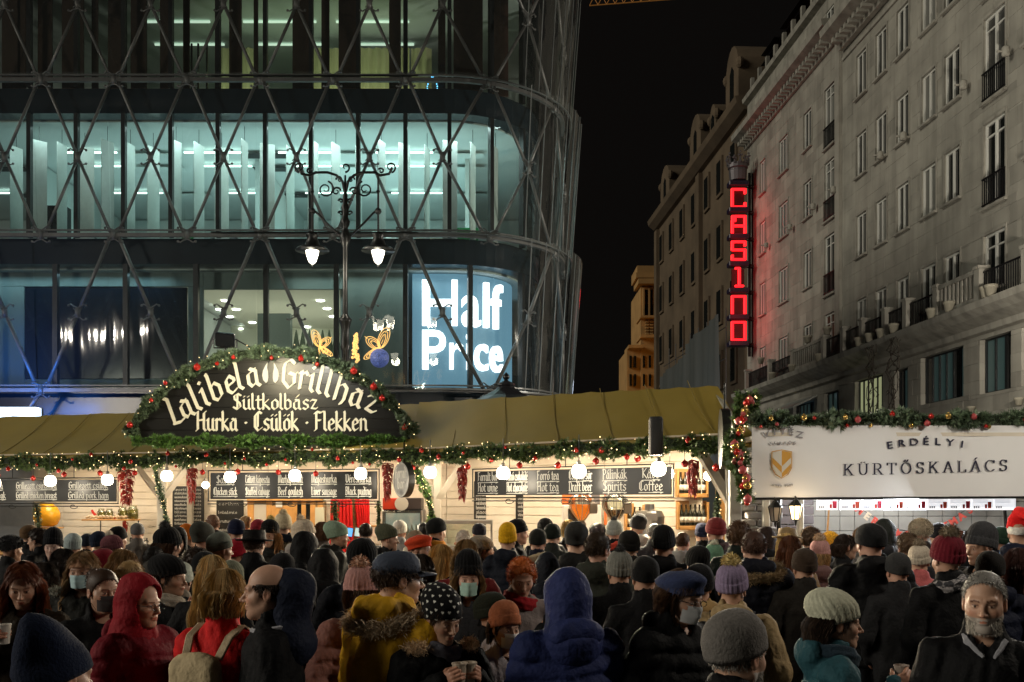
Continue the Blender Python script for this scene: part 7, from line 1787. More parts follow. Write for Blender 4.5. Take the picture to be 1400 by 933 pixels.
def person(px, yt, d, yaw, label, kind='m', hy=0, pitch=4, hat=None, hc=(.02, .02, .02), hair=None, hairc=(.03, .018, .01), coat='cloth', cc=(.015, .015, .018), pose='pocket', skin=0, pom=None, fur=None, furw='neck', scarf=None, mask=None, glasses=False, beard=None, plaid=False, tilt=0, wd=1.0, ears=False, lean=0, skc=None):
    h = CAMZ-(yt-HY)*d/F; near = d < 7
    if max(hc) < .08: hc = tuple(c*.55 for c in hc)
    if max(cc) < .08: cc = tuple(c*.5 for c in cc)
    top = 1.755+{'beanie': .032, 'pom': .034, 'tall': .06, 'slouch': .05, 'tight': .02, 'beret': .005, 'loose': .04, 'point': .075, 'hood': .03, 'cap': .02, 'brim': .01, 'band': .0, 'santa': .04, 'fur': .04, None: .005}.get(hat, .0)
    s = h/top; hres = .0042 if d < 6 else (.0065 if d < 8 else .0095)
    if not near: hy_, pitch_ = round(hy/20)*20, 4
    else: hy_, pitch_ = hy, pitch
    p = link('person', body_mesh(kind, pose, hy_, pitch_, hres, beard[0] if beard and isinstance(beard[0], tuple) else None), loc=(XP(px, d), d, 0), rot=(lean, 0, math.radians(yaw)), color=skc or SK[skin % 4]); p.scale = (s*wd, s*wd, s)
    tag(p, label, 'person', 'people crowding in front of the stalls')
    def ch(name, me, loc=(0, 0, 0), rot=(0, 0, 0), color=None, sc=1, par=p, m=None):
        o = link(name, me, par, loc=loc, rot=rot, color=color, scale=sc)
        if m is not None: o.material_slots[0].link = 'OBJECT'; o.material_slots[0].material = m
        return o
    ch('coat', coat_mesh(coat, pose, d < 6), color=cc); ch('trousers', TROU); ch('shoes', SHOES)
    E = Matrix.Rotation(math.radians(hy_), 3, 'Z') @ Matrix.Rotation(math.radians(pitch_), 3, 'X'); er = E.to_euler()
    pv = Vector((0, 0, -.08)); hl = HC+pv-(E @ pv)
    def hd(name, me, color=None, loc=(0, 0, 0), sc=1, m=None, par=None): return ch(name, me, hl+E @ Vector(loc), er, color, sc, m=m)
    if hair: hd('hair', hair_mesh(hair), hairc)
    if hat in ('beanie', 'pom', 'tall', 'slouch', 'tight', 'beret', 'loose', 'point'):
        b = hd('beanie', beanie_mesh(hat, hash_(label) % 5), hc, sc=1.05)
        if pom: q = ch('pompom', pompom_mesh(), (0, .055, {'tall': .19, 'loose': .175}.get(hat, .165)), (0, 0, 0), pom[0], pom[1], par=b)
    elif hat == 'hood': hd('hood', hood_mesh(hash_(label) % 4, d < 6), hc, m=M_puff if coat == 'puffer' else M_cloth)
    elif hat == 'cap': hd('cap', cap_mesh(), hc)
    elif hat == 'brim': hd('brimmed_hat', hat_mesh(), hc)
    elif hat == 'band': hd('headband', band_mesh(), hc)
    elif hat == 'santa': b = hd('santa_hat', santa_mesh(), hc); hd('fur_hat_band', band_mesh(), (.7, .68, .62)); ch('pompom', pompom_mesh(), (-.115, .13, .03), (0, 0, 0), (.75, .72, .66), .8, par=b)
    elif hat == 'fur': hd('fur_hat', fur_hat_mesh(), hc)
    if ears: hd('earmuffs', earmuff_mesh(), (.3, .2, .12))
    if fur:
        if furw == 'hood': hd('fur_trim', fur_trim('hood'), fur)
        else: ch('fur_trim', fur_trim('neck'), HC, (0, 0, 0), fur)
    if scarf: ch('scarf', scarf_mesh(hash_(label) % 3), (0, .005, 1.475), (0, 0, 0), scarf, m=M_plaid if plaid else None)
    if mask: hd('face_mask', mask_mesh(), mask)
    if glasses: hd('glasses', glasses_mesh())
    if beard: hd('beard', beard_mesh(), beard[-1])
    OBS.append((px, d, label)); return p
def in_hand(p, pose_part, s):          # world position of what the hand on side s holds, and the person's matrix
    bpy.context.view_layer.update(); w_, x, y, z = hand_tf(pose_part, s); q = w_+x*.088+y*(-.048 if s > 0 else .048); return p.matrix_world @ q
M_plaid = bpy.data.materials.new('plaid'); M_plaid.use_nodes = True
_n = M_plaid.node_tree; _b = _n.nodes['Principled BSDF']; _b.inputs['Roughness'].default_value = .9; _tc = _n.nodes.new('ShaderNodeTexCoord')
_ck = _n.nodes.new('ShaderNodeTexChecker'); _ck.inputs['Scale'].default_value = 22; _ck.inputs[1].default_value = (.03, .03, .035, 1); _ck.inputs[2].default_value = (.28, .26, .26, 1); _n.links.new(_tc.outputs['Object'], _ck.inputs[0])
_ck2 = _n.nodes.new('ShaderNodeTexChecker'); _ck2.inputs['Scale'].default_value = 60; _n.links.new(_tc.outputs['Object'], _ck2.inputs[0]); _ck2.inputs[1].default_value = (1, 1, 1, 1); _ck2.inputs[2].default_value = (.45, .45, .45, 1)
_mx = _n.nodes.new('ShaderNodeMix'); _mx.data_type = 'RGBA'; _mx.blend_type = 'MULTIPLY'; _mx.inputs[0].default_value = 1; _n.links.new(_ck.outputs[0], _mx.inputs[6]); _n.links.new(_ck2.outputs[0], _mx.inputs[7]); _n.links.new(_mx.outputs[2], _b.inputs[0])
def cup(p, part_, s, label, col, emitc=None, h=.10, r_=.034):
    q = in_hand(p, part_, s); mb = MB(); mb.lathe([(r_*.75, -h/2), (r_, h/2), (r_*1.06, h/2), (r_*1.06, h/2-.006), (r_*.95, h/2-.007), (r_*.9, h/2-.015), (0, h/2-.015)], n=16); mb.lathe([(r_*.74, -h/2-.002), (0, -h/2-.0021)], n=16)
    o = mb.obj('drink_cup', mat('cup_%d_%d' % (int(col[0]*100), int(col[1]*100)), col, .4), loc=q, smooth=False); tag(o, label, 'cup', 'drink cups held in the crowd'); return o
def backpack(p, label, col, strapc=None, sc=1.0, tilt=0):
    bpy.context.view_layer.update(); M = p.matrix_world; o = link('backpack', None, loc=M @ Vector((0, 0, 0)), rot=p.rotation_euler, scale=p.scale); tag(o, label, 'backpack', None)
    link('pack', backpack_mesh(), o, loc=(0, .215, 1.2), rot=(0, tilt, 0), color=col, scale=sc)
    link('strap', strap_mesh(-1), o, color=strapc or col); link('strap', strap_mesh(1), o, color=strapc or col); return o
# ---------------------------------------------------------------- the crowd, one line per person (photo column of the head, top row, distance, heading)
BK = (.010, .010, .011); NV = (.012, .016, .04); GR = (.09, .09, .085); BL_ = (.42, .27, .11); BRN = (.06, .03, .015); CREAM = (.5, .43, .32)
R_ = 180
# --- nearest people
p_blue_beanie = person(72, 838, 2.75, 150, 'person in a dark blue fleece beanie seen from behind, biggest head at bottom left', hy=0, hat='point', hc=(.012, .02, .05), cc=(.012, .014, .03), coat='cloth')
p_grey = person(1004, 836, 3.0, 128, 'bearded person in a grey wool beanie seen from behind, nearest head at bottom centre', hy=0, hat='tight', hc=(.13, .12, .11), cc=BK, hair='balding', hairc=(.3, .28, .25), beard=((1.1, 1.7, 2.3), (.6, .57, .52)), skin=1)
p_old = person(1345, 781, 4.0, -16, 'white haired man with a trimmed white beard and black quilted jacket, bottom right', hy=-12, pitch=6, hair='shorttop', hairc=(.34, .32, .29), beard=((.72, 1.05, 1.35), (.5, .46, .40)), cc=BK, coat='cloth', skin=1, pose='down')
p_teal = person(1141, 806, 4.3, 82, 'woman in a white knitted beanie and teal coat sipping from a small glass, facing right', 'f', hy=4, pitch=4, hat='loose', hc=(.45, .45, .34), hair='under', hairc=(.03, .018, .012), cc=(.02, .065, .08), coat='puffer', pose='highL', scarf=(.02, .035, .05), skin=1)
p_bhood = person(775, 779, 4.6, 196, 'person in a navy blue hooded puffer jacket seen from behind, centre front', hat='hood', hc=(.022, .03, .10), cc=(.02, .028, .095), coat='puffer', pose='low', wd=1.06)
p_yel = person(541, 752, 4.75, 142, 'man in a mustard yellow parka with fur trimmed hood, grey cap and glasses', hy=-24, pitch=4, hat='cap', hc=(.05, .06, .085), hair='short', hairc=(.05, .03, .02), cc=(.55, .30, .015), coat='parka', wd=1.12, fur=(.62, .48, .32), glasses=True, skin=1, pose='low')
p_heart = person(601, 801, 4.6, 28, 'woman in a black beanie dotted with little white hearts, looking down at cups', 'f', hy=10, pitch=16, hat='slouch', hc=BK, hair='under', hairc=BRN, cc=BK, coat='parka', fur=(.6, .42, .25), scarf=(.14, .14, .17), pose='high2')
p_red = person(190, 786, 4.8, 62, 'woman in a dark red hooded down coat and glasses holding an orange cup', 'f', hy=8, pitch=5, hat='hood', hc=(.22, .008, .014), cc=(.13, .006, .012), coat='puffer', glasses=True, pose='highR', skin=1)
p_bald = person(369, 772, 4.45, -78, 'bald man in a black and navy hooded jacket seen in profile facing left', hy=-6, pitch=2, cc=BK, coat='cloth', pose='down', skin=1, hair='balding', hairc=(.03, .02, .015), skc=(.5, .29, .2))
p_redc = person(306, 781, 4.6, 160, 'woman with short wavy blonde hair in a bright red coat with a cream backpack', 'f', hy=12, hair='bob', hairc=(.36, .24, .10), cc=(.55, .015, .015), coat='cloth', pose='low')
p_maskn = person(928, 781, 4.7, 30, 'person in a navy peaked beanie, glasses and pale face mask, black puffer coat', 'f', hy=12, pitch=14, hat='beret', hc=(.03, .04, .09), mask=(.42, .42, .42), glasses=True, cc=BK, coat='puffer', pose='pocket', hair='bob', hairc=BRN)
p_child = person(690, 823, 4.95, 22, 'child in an orange knitted beanie and white face mask, pale checked jacket', 'k', hy=8, pitch=6, hat='beanie', hc=(.38, .13, .06), mask=(.68, .66, .62), hair='under', hairc=(.04, .025, .015), cc=(.34, .30, .31), coat='parka', pose='low', wd=.92)
p_phone = person(672, 812, 5.5, 75, 'person in a dark green beanie and black coat lifting a phone, behind the child', hy=6, hat='beanie', hc=(.03, .035, .022), cc=BK, pose='phone')
p_lh = person(33, 770, 5.4, 12, 'woman with long auburn hair in a brown leather jacket looking down at her cup', 'f', hy=6, pitch=18, hair='wavy', hairc=(.13, .035, .012), cc=(.05, .034, .02), coat='cloth', pose='highL')
p_mkb = person(140, 778, 5.3, 36, 'woman with dark hair tied back and a black face mask, black coat', 'f', hy=12, pitch=4, hair='bun', hairc=(.05, .026, .014), mask=(.03, .02, .02), cc=BK)
p_pink = person(494, 775, 5.3, 205, 'woman in a dusty pink ribbed beanie with a fur pompom, left of the yellow parka', 'f', hy=-20, hat='pom', hc=(.36, .19, .17), pom=((.45, .27, .18), 1.15), hair='under', hairc=BRN, cc=(.22, .10, .08), coat='puffer')
p_lav = person(1001, 772, 5.6, 168, 'person in a lavender beanie with yellow fur pompom and beige coat, black backpack', 'f', hy=-10, hat='pom', hc=(.22, .17, .26), pom=((.5, .38, .14), 1.25), cc=(.30, .215, .11), coat='parka')
p_bkb = person(956, 773, 6.1, 185, 'person in a plain black beanie and beige hooded jacket left of the lavender beanie', hat='beanie', hc=BK, cc=(.34, .22, .09), coat='parka')
# --- second rank
rows_ = [
 (231, 759, 6.4, 68, 'woman in a black knitted hat with her hand raised to her mouth', dict(kind='f', hat='loose', hc=(.012, .012, .013), hair='under', hairc=(.05, .03, .02), cc=(.02, .022, .024), pose='mouth', scarf=(.36, .32, .26), hy=10)),
 (290, 761, 6.0, 176, 'woman with very long straight blonde hair seen from behind', dict(kind='f', hair='long', hairc=(.55, .40, .20), cc=BK)),
 (114, 757, 6.5, 4, 'woman with a beige twisted headband, pale blue mask and grey fur hood', dict(kind='f', hat='band', hc=(.45, .25, .15), hair='wavy', hairc=(.25, .15, .07), mask=(.34, .48, .50), cc=(.04, .04, .035), coat='parka', fur=(.35, .34, .28))),
 (640, 754, 6.2, 6, 'woman in a black beanie and pale green face mask, black and white ski jacket', dict(kind='f', hat='tall', hc=BK, hair='wavy', hairc=(.16, .09, .035), mask=(.30, .45, .38), cc=(.05, .05, .055), coat='parka', fur=(.12, .09, .05), pose='low')),
 (637, 740, 7.3, 184, 'woman with long loose light brown hair seen from behind, in front of the food case', dict(kind='f', hair='wavy', hairc=(.22, .13, .05), cc=(.16, .02, .02))),
 (712, 765, 6.4, 10, 'red haired woman with a red scarf looking down', dict(kind='f', hair='curly', hairc=(.42, .11, .02), scarf=(.28, .015, .02), cc=(.24, .20, .19), coat='cloth', pitch=22, pose='low', skc=(.48, .27, .19))),
 (495, 737, 6.4, 188, 'big person in a baggy black beanie and navy coat seen from behind', dict(hat='loose', hc=(.012, .012, .012), cc=(.010, .012, .02), coat='puffer')),
 (817, 728, 7.1, 158, 'man with short brown hair in a grey green hooded jacket, back turned', dict(hair='short', hairc=(.045, .026, .014), cc=(.055, .06, .045), coat='parka', hy=-20)),
 (847, 755, 6.6, 184, 'person in a grey wool beanie with a dark pompom, black coat, back turned', dict(hat='pom', hc=(.15, .15, .13), pom=((.02, .02, .02), .9), cc=BK)),
 (788, 714, 8.2, 170, 'person in a slouchy dark grey hat and hooded black puffer, back turned', dict(hat='slouch', hc=(.06, .06, .055), cc=(.02, .02, .018), coat='puffer')),
 (1296, 733, 6.3, 188, 'woman in a burgundy beanie with brown fur pompom and black and white plaid scarf', dict(kind='f', hat='pom', hc=(.12, .01, .018), pom=((.16, .12, .07), 1.3), cc=BK, scarf=(1, 1, 1), plaid=True)),
 (1191, 717, 7.2, 182, 'tall broad person in a black ribbed beanie and long black coat, back turned', dict(hat='tight', hc=(.022, .023, .024), cc=BK, coat='puffer', wd=1.1)),
 (1342, 716, 7.4, -72, 'man in a dark grey beanie seen in profile facing left, near the right menu panels', dict(hat='tall', hc=(.07, .07, .075), cc=BK, coat='parka', hy=-6, pitch=8)),
 (1354, 755, 6.4, 176, 'person in a black skull beanie and navy coat behind the white haired man', dict(hat='tight', hc=(.025, .022, .02), cc=NV, coat='puffer')),
 (1031, 727, 7.6, 176, 'man with thin brown hair in a navy puffer with brown fur round the hood', dict(hair='short', hairc=(.09, .045, .03), cc=(.012, .013, .022), coat='puffer', fur=(.28, .19, .09), wd=1.1)),
 (442, 751, 7.0, 190, 'person in a big black hood, black puffer, left of the big baggy beanie', dict(hat='hood', hc=(.014, .014, .015), cc=(.014, .014, .015), coat='puffer')),
 (417, 728, 8.0, 182, 'person with a smooth black hood under the goulash board', dict(hat='hood', hc=(.012, .012, .012), cc=BK, coat='puffer')),
 (347, 724, 8.4, 172, 'man in a black felt hat with brim and black overcoat, back turned', dict(hat='brim', hc=(.012, .011, .01), cc=BK, hair='short', hairc=BRN)),
 (300, 729, 8.6, 128, 'man in a grey green knitted beanie turned towards the right', dict(hat='beanie', hc=(.10, .11, .09), cc=(.05, .045, .035))),
 (279, 755, 7.5, 175, 'person in a small black beanie behind the long blonde hair', dict(hat='tight', hc=BK, cc=BK)),
 (268, 751, 8.0, 185, 'woman with dark curly hair seen from behind, left of the small black beanie', dict(kind='f', hair='curly', hairc=(.03, .018, .012), cc=BK)),
 (317, 767, 6.9, 178, 'person in a chunky grey green knitted hat behind the blonde bob', dict(hat='loose', hc=(.16, .17, .12), cc=(.03, .03, .03))),
 (246, 770, 7.2, 180, 'person in a white knitted hat half hidden by the hand to mouth woman', dict(hat='beanie', hc=(.38, .40, .33), cc=(.2, .17, .13))),
 (229, 722, 8.4, 155, 'person in a black beanie with a black pompom beside the white post', dict(hat='pom', hc=BK, pom=((.012, .012, .012), 1.0), cc=BK, hair='under', hairc=BRN, kind='f')),
 (278, 714, 9.2, 178, 'person in a dark grey wool hood beside the price slate', dict(hat='slouch', hc=(.07, .075, .06), cc=(.12, .10, .075), coat='parka', fur=(.25, .22, .18))),
 (141, 752, 7.9, 182, 'person in a plain burgundy beanie behind the pale blue mask', dict(hat='beanie', hc=(.17, .012, .02), cc=(.05, .015, .02))),
 (168, 753, 7.4, 110, 'woman with long light brown hair in profile near the burgundy beanie', dict(kind='f', hair='long', hairc=(.26, .15, .06), cc=(.08, .06, .045))),
 (177, 768, 6.7, 170, 'person with tousled light brown hair behind the red hood', dict(kind='f', hair='fringe', hairc=(.30, .19, .08), cc=(.06, .055, .045), coat='parka')),
 (153, 733, 9.8, 98, 'woman in a plum ribbed beanie with white pompom facing right', dict(kind='f', hat='pom', hc=(.14, .05, .06), pom=((.5, .45, .36), .9), hair='under', hairc=(.2, .1, .04), cc=(.05, .02, .02))),
 (86, 752, 7.6, 170, 'person with smooth dark hair behind the pale blue mask woman', dict(kind='f', hair='bob', hairc=(.02, .013, .01), cc=(.3, .24, .17))),
 (60, 771, 6.9, 178, 'person in a short red jacket half hidden behind the auburn hair', dict(kind='f', hair='bob', hairc=(.03, .02, .014), cc=(.28, .015, .02))),
 (210, 748, 8.1, 175, 'person with black hair at the foot of the left iron rail', dict(hair='short', hairc=(.015, .012, .01), cc=BK)),
 (72.7, 723, 9.5, 12, 'man in a black beanie looking at the camera under the yellow pot', dict(hat='tall', hc=(.010, .011, .014), cc=(.010, .013, .022), skc=(.46, .30, .24), hy=10)),
 (53, 724, 11.0, -96, 'man with thick dark hair in profile facing left beside the yellow pot', dict(hair='curly', hairc=(.02, .012, .008), cc=BK)),
 (14, 731, 9.6, 176, 'person in a dark fur hat and black coat at the left edge', dict(hat='fur', hc=(.035, .035, .04), cc=BK)),
 (99, 730, 10.4, 180, 'person in a pale blue fluffy bucket hat under the left shelf', dict(kind='f', hat='loose', hc=(.30, .36, .36), cc=(.08, .08, .08))),
 (119, 731, 12.6, 175, 'person in a small dark navy hat behind the pale blue hat', dict(hat='beanie', hc=(.02, .03, .05), cc=BK)),
 (136, 728, 12.0, 140, 'person in a navy knitted hat behind the plum beanie', dict(hat='tall', hc=(.02, .03, .06), cc=NV)),
 (161, 721, 11.6, 178, 'person in a black beanie and grey coat below the hanging jars', dict(hat='beanie', hc=(.012, .012, .014), cc=(.06, .055, .06))),
 (243, 722, 10.3, 8, 'dark haired man facing the camera behind the black pompom beanie', dict(hair='short', hairc=(.02, .014, .01), hat='hood', hc=BK, cc=BK)),
 (256, 718, 11.8, 182, 'person in a rust orange knitted beanie by the price slate', dict(hat='tall', hc=(.50, .12, .01), cc=BK)),
 (291, 704, 12.6, 176, 'man with cropped fair hair and a teal scarf under the cabbage slate', dict(hair='shorttop', hairc=(.30, .17, .11), scarf=(.16, .34, .34), cc=(.06, .06, .06))),
 (323, 711, 11.6, 178, 'person in a navy beanie in front of the cabbage slate', dict(hat='beanie', hc=(.014, .018, .05), cc=(.10, .10, .12))),
 (335, 706, 13.2, 184, 'person with a light brown bun by the pine dresser', dict(kind='f', hair='bun', hairc=(.30, .18, .08), cc=(.12, .12, .13))),
 (325, 738, 9.0, 178, 'person in a dark red knitted hat left of the felt hat', dict(hat='beanie', hc=(.26, .01, .02), cc=BK)),
 (369, 712, 10.4, -6, 'woman in a black beanie with yellow pompom looking at the camera', dict(kind='f', hat='pom', hc=(.012, .012, .012), pom=((.5, .38, .12), .9), hair='wavy', hairc=(.22, .11, .04), cc=(.035, .03, .022), scarf=(.02, .02, .018))),
 (387, 703, 12.0, 180, 'person in a cream knitted hat with big cream pompom and navy puffer', dict(hat='pom', hc=(.50, .42, .28), pom=((.6, .52, .36), 1.0), cc=(.014, .018, .035), coat='puffer', fur=(.35, .27, .15))),
 (415, 712, 9.9, 100, 'person in a cream cable knit beanie and black mask facing right', dict(kind='f', hat='pom', hc=(.55, .46, .34), pom=((.6, .5, .36), 1.0), mask=(.02, .02, .035), cc=(.25, .22, .20), coat='puffer')),
 (461, 713, 10.6, 105, 'person in a sage green beanie and dark hooded coat by the till screens', dict(hat='slouch', hc=(.19, .27, .20), cc=(.035, .035, .03), coat='parka')),
 (529.5, 717, 10.4, 92, 'man in a dark olive beanie facing right below the fridge', dict(hat='loose', hc=(.075, .08, .05), cc=(.02, .02, .02), coat='parka')),
 (573, 733, 9.0, 70, 'woman in a bright red orange beanie below the glass food case', dict(kind='f', hat='beret', hc=(.50, .05, .015), cc=BK, hy=10)),
 (567, 726, 10.4, 180, 'person in a pale brown hat behind the red orange beanie', dict(hat='loose', hc=(.20, .14, .09), cc=(.05, .04, .03))),
 (580, 715, 12.2, 180, 'person with a small black bun of hair left of the black beanie', dict(kind='f', hair='bun', hairc=(.015, .012, .01), cc=CREAM)),
 (596, 709, 10.6, 140, 'person in a black beanie with an orange scarf left of the food case', dict(hat='tight', hc=(.016, .017, .016), cc=BK, scarf=(.45, .18, .02))),
 (603, 746, 8.3, 178, 'woman with golden blonde hair seen from behind below the food case', dict(kind='f', hair='long', hairc=(.45, .28, .10), cc=BK)),
 (634, 727, 11.2, 184, 'person with soft white hair in front of the food case', dict(kind='f', hair='curly', hairc=(.42, .38, .33), cc=(.15, .13, .12))),
 (660, 733, 10.2, 100, 'woman in a grey beige knit hat right of the loose brown hair', dict(kind='f', hat='loose', hc=(.2, .17, .13), cc=(.06, .05, .04), hair='under', hairc=BRN)),
 (694, 716, 9.9, 182, 'person in a mustard yellow beanie and navy jacket, back turned', dict(hat='tall', hc=(.62, .34, .01), cc=(.014, .018, .03), coat='puffer')),
 (707, 711, 11.2, 96, 'man in a black beanie in profile behind the mustard beanie', dict(hat='beanie', hc=BK, cc=BK)),
 (735, 724, 9.9, 182, 'person in a dark striped beanie and tan scarf, navy jacket', dict(hat='tight', hc=(.02, .022, .018), cc=(.012, .015, .032), scarf=(.28, .21, .13))),
 (745, 709, 12.0, 176, 'person in a black beanie farther back under the hot tea words', dict(hat='loose', hc=(.022, .022, .02), cc=BK)),
 (755, 717, 10.7, 184, 'person in a very dark green beanie right of the tan scarf', dict(hat='tight', hc=(.014, .02, .016), cc=(.03, .035, .03))),
 (817, 716, 12.6, 170, 'woman with a small patterned bobble hat near the orange punch', dict(kind='f', hair='fringe', hairc=(.04, .03, .03), cc=BK)),
 (840, 712, 11.6, 178, 'person in a pale grey bobble hat with red scarf by the dark wine dispenser', dict(hat='pom', hc=(.26, .27, .24), pom=((.03, .03, .03), .8), scarf=(.42, .05, .03), cc=BK)),
 (872, 703, 12.4, 200, 'man in a white jacket and black cap bending at the coffee machine', dict(hat='slouch', hc=(.03, .03, .03), cc=(.62, .60, .55), coat='puffer', pose='reach')),
 (860, 727, 8.6, 172, 'person in a black beanie with brown fur collar under the dark wine dispenser', dict(hat='beanie', hc=(.016, .014, .012), cc=(.02, .018, .014), fur=(.28, .19, .08))),
 (907, 720, 8.7, 183, 'person in a tall black beanie and broad black coat below the bottle shelf', dict(hat='tall', hc=(.010, .010, .010), cc=(.010, .010, .011), coat='puffer', wd=1.08)),
 (933, 728, 10.8, 180, 'person with short brown hair and a pale grey hood below the bottle shelf', dict(hair='shorttop', hairc=(.10, .05, .025), cc=(.30, .28, .26), coat='parka')),
 (954, 747, 7.6, 184, 'person in a large plain black beanie behind the masked navy hat', dict(hat='loose', hc=(.016, .015, .014), cc=BK)),
 (976, 745, 9.2, 178, 'person in a green bobble hat with white pompom', dict(kind='f', hat='pom', hc=(.10, .20, .13), pom=((.55, .55, .45), .9), cc=BK)),
 (979, 709, 10.4, 190, 'person in a burgundy ribbed beanie below the right end of the bottle shelves', dict(hat='beanie', hc=(.14, .02, .02), cc=(.03, .022, .02), scarf=(.05, .03, .03))),
 (1010, 715, 8.6, 142, 'man with thick curly brown hair and dark green coat below the bauble column', dict(hair='curly', hairc=(.075, .038, .018), cc=(.012, .02, .014))),
 (1076, 722, 9.6, 184, 'person in a tan felt hat with blonde hair before the lit lantern', dict(kind='f', hat='brim', hc=(.20, .14, .07), hair='long', hairc=(.5, .36, .15), cc=(.1, .08, .05))),
 (1080, 734, 8.4, 178, 'woman with long chestnut hair in a tan coat, seen from behind', dict(kind='f', hair='long', hairc=(.12, .045, .02), cc=(.2, .13, .07))),
 (1109, 723, 10.0, 176, 'person with earmuffs and curly dark hair below the left menu panel', dict(kind='f', hair='curly', hairc=(.06, .035, .02), ears=True, cc=BK)),
 (1121, 739, 8.9, 160, 'woman in a pink beanie with beige fur pompom and mauve jacket', dict(kind='f', hat='pom', hc=(.42, .22, .20), pom=((.48, .34, .22), 1.3), hair='under', hairc=(.35, .22, .1), cc=(.16, .09, .085), coat='parka')),
 (1135, 726, 11.6, 180, 'person in a fluffy bright yellow hat by the wooden roller', dict(kind='f', hat='fur', hc=(.62, .34, .01), cc=BK)),
 (1155, 731, 9.6, 95, 'woman with dark shoulder length hair in profile right of the yellow hat', dict(kind='f', hair='under', hairc=(.03, .018, .012), cc=BK, hat=None)),
 (1209, 711, 9.8, 176, 'person in a dark hood with grey patterned scarf behind the tall black coat', dict(hat='hood', hc=(.035, .04, .035), cc=(.05, .05, .055), coat='puffer', scarf=(.2, .2, .2))),
 (1259, 708, 9.6, 182, 'person in a big cream fur hat under the menu panels', dict(kind='f', hat='fur', hc=(.46, .39, .28), cc=(.05, .04, .035))),
 (1241, 731, 9.0, 178, 'person with short curly brown hair left of the cream fur hat', dict(hair='curly', hairc=(.09, .055, .03), cc=(.045, .045, .05))),
 (1257, 746, 8.2, 184, 'child like figure in a cream hat with brown pompom before the cream fur hat', dict(kind='f', hat='pom', hc=(.44, .38, .3), pom=((.22, .17, .11), 1.2), cc=(.4, .1, .1))),
 (1327, 725, 9.4, 172, 'person with dark short hair behind the man in profile with grey beanie', dict(hair='short', hairc=(.035, .02, .014), cc=BK)),
 (1310, 727, 9.8, 176, 'person with reddish hair between the burgundy pompom and the grey beanie', dict(kind='f', hair='bob', hairc=(.2, .06, .03), cc=BK)),
 (1394, 703, 8.5, 176, 'person in a red and white santa hat and navy coat with a blue backpack', dict(hat='santa', hc=(.65, .015, .015), cc=(.014, .018, .04), coat='puffer')),
 (1392, 752, 6.6, 180, 'person in a dark maroon scarf at the right edge behind the white haired man', dict(kind='f', hair='wavy', hairc=(.05, .02, .015), cc=(.03, .02, .025), scarf=(.12, .03, .05))),
 (212, 766, 7.1, 182, 'person in a plain grey hood between the red hood and the hand to mouth woman', dict(hat='hood', hc=(.07, .065, .055), cc=(.06, .055, .05), coat='parka')),
 (386, 757, 6.6, 184, 'person in black with a dark cap behind the bald man', dict(hat='tight', hc=(.016, .016, .018), cc=BK)),
 (575, 760, 6.4, 182, 'person with dark hair and black coat right behind the yellow parka man', dict(kind='f', hair='bob', hairc=(.03, .02, .014), cc=BK)),
 (748, 757, 7.3, 180, 'person in a dark navy hood behind the blue hooded jacket', dict(hat='hood', hc=(.02, .022, .03), cc=(.02, .022, .03), coat='puffer')),
 (882, 762, 6.0, 182, 'person in a black coat and cap between the grey pompom and the masked navy hat', dict(hat='tight', hc=(.014, .014, .014), cc=BK)),
 (1228, 757, 6.9, 182, 'person in a grey tweed hat between the tall black coat and the plaid scarf', dict(hat='tight', hc=(.06, .06, .06), cc=(.03, .03, .032))),
 (1100, 752, 7.2, 180, 'person in a plain brown hat below the chestnut hair', dict(hat='beanie', hc=(.07, .045, .03), cc=(.03, .025, .02))),
 (40, 719, 12.5, 183, 'person in a small brown knitted hat at the counter under the yellow pot', dict(hat='beanie', hc=(.1, .06, .03), cc=BK)),
 (188, 716, 13.4, 184, 'person in a tiny grey cap far back beside the white post', dict(hat='tight', hc=(.1, .1, .1), cc=(.1, .09, .08))),
 (353, 711, 13.0, 181, 'person in a far back wine red hat before the pine dresser', dict(hat='beanie', hc=(.2, .02, .03), cc=BK)),
 (440, 715, 12.0, 184, 'woman with brown hair between the cream cable knit and sage beanies', dict(kind='f', hair='bob', hairc=(.12, .06, .03), cc=(.1, .08, .07))),
 (500, 716, 12.4, 181, 'person with short dark hair in front of the red curtain', dict(hair='short', hairc=(.03, .02, .012), cc=(.05, .05, .06))),
 (547, 712, 13.2, 179, 'person in a white knitted cap right in front of the drinks fridge', dict(hat='loose', hc=(.5, .48, .42), cc=(.2, .2, .2))),
 (655, 716, 12.8, 182, 'person in a dark cap at the right edge of the food case', dict(hat='tight', hc=(.02, .02, .03), cc=BK)),
 (777, 712, 13.0, 178, 'woman with blonde hair far back under the draft beer words', dict(kind='f', hair='bob', hairc=(.4, .28, .12), cc=BK)),
 (895, 716, 12.0, 184, 'person with grey hair right of the coffee machine', dict(hair='short', hairc=(.25, .24, .22), cc=(.03, .03, .035))),
 (960, 716, 12.2, 179, 'person in a navy ribbed hat under the lower bottle shelf', dict(hat='beanie', hc=(.015, .02, .05), cc=BK)),
 (1046, 721, 10.2, 181, 'person in a dark brown hood before the grey brick pier', dict(hat='hood', hc=(.04, .025, .02), cc=BK, coat='puffer')),
 (1180, 722, 10.6, 182, 'person with light brown hair peeking left of the tall black coat', dict(kind='f', hair='wavy', hairc=(.2, .11, .05), cc=BK)),
 (1284, 716, 10.4, 181, 'person in a black cap between the cream fur hat and burgundy pompom', dict(hat='tight', hc=(.015, .015, .018), cc=BK)),
 (1370, 722, 9.9, 183, 'person in a dark green hat left of the santa hat', dict(hat='beanie', hc=(.02, .05, .03), cc=BK)),
]
PP = {}
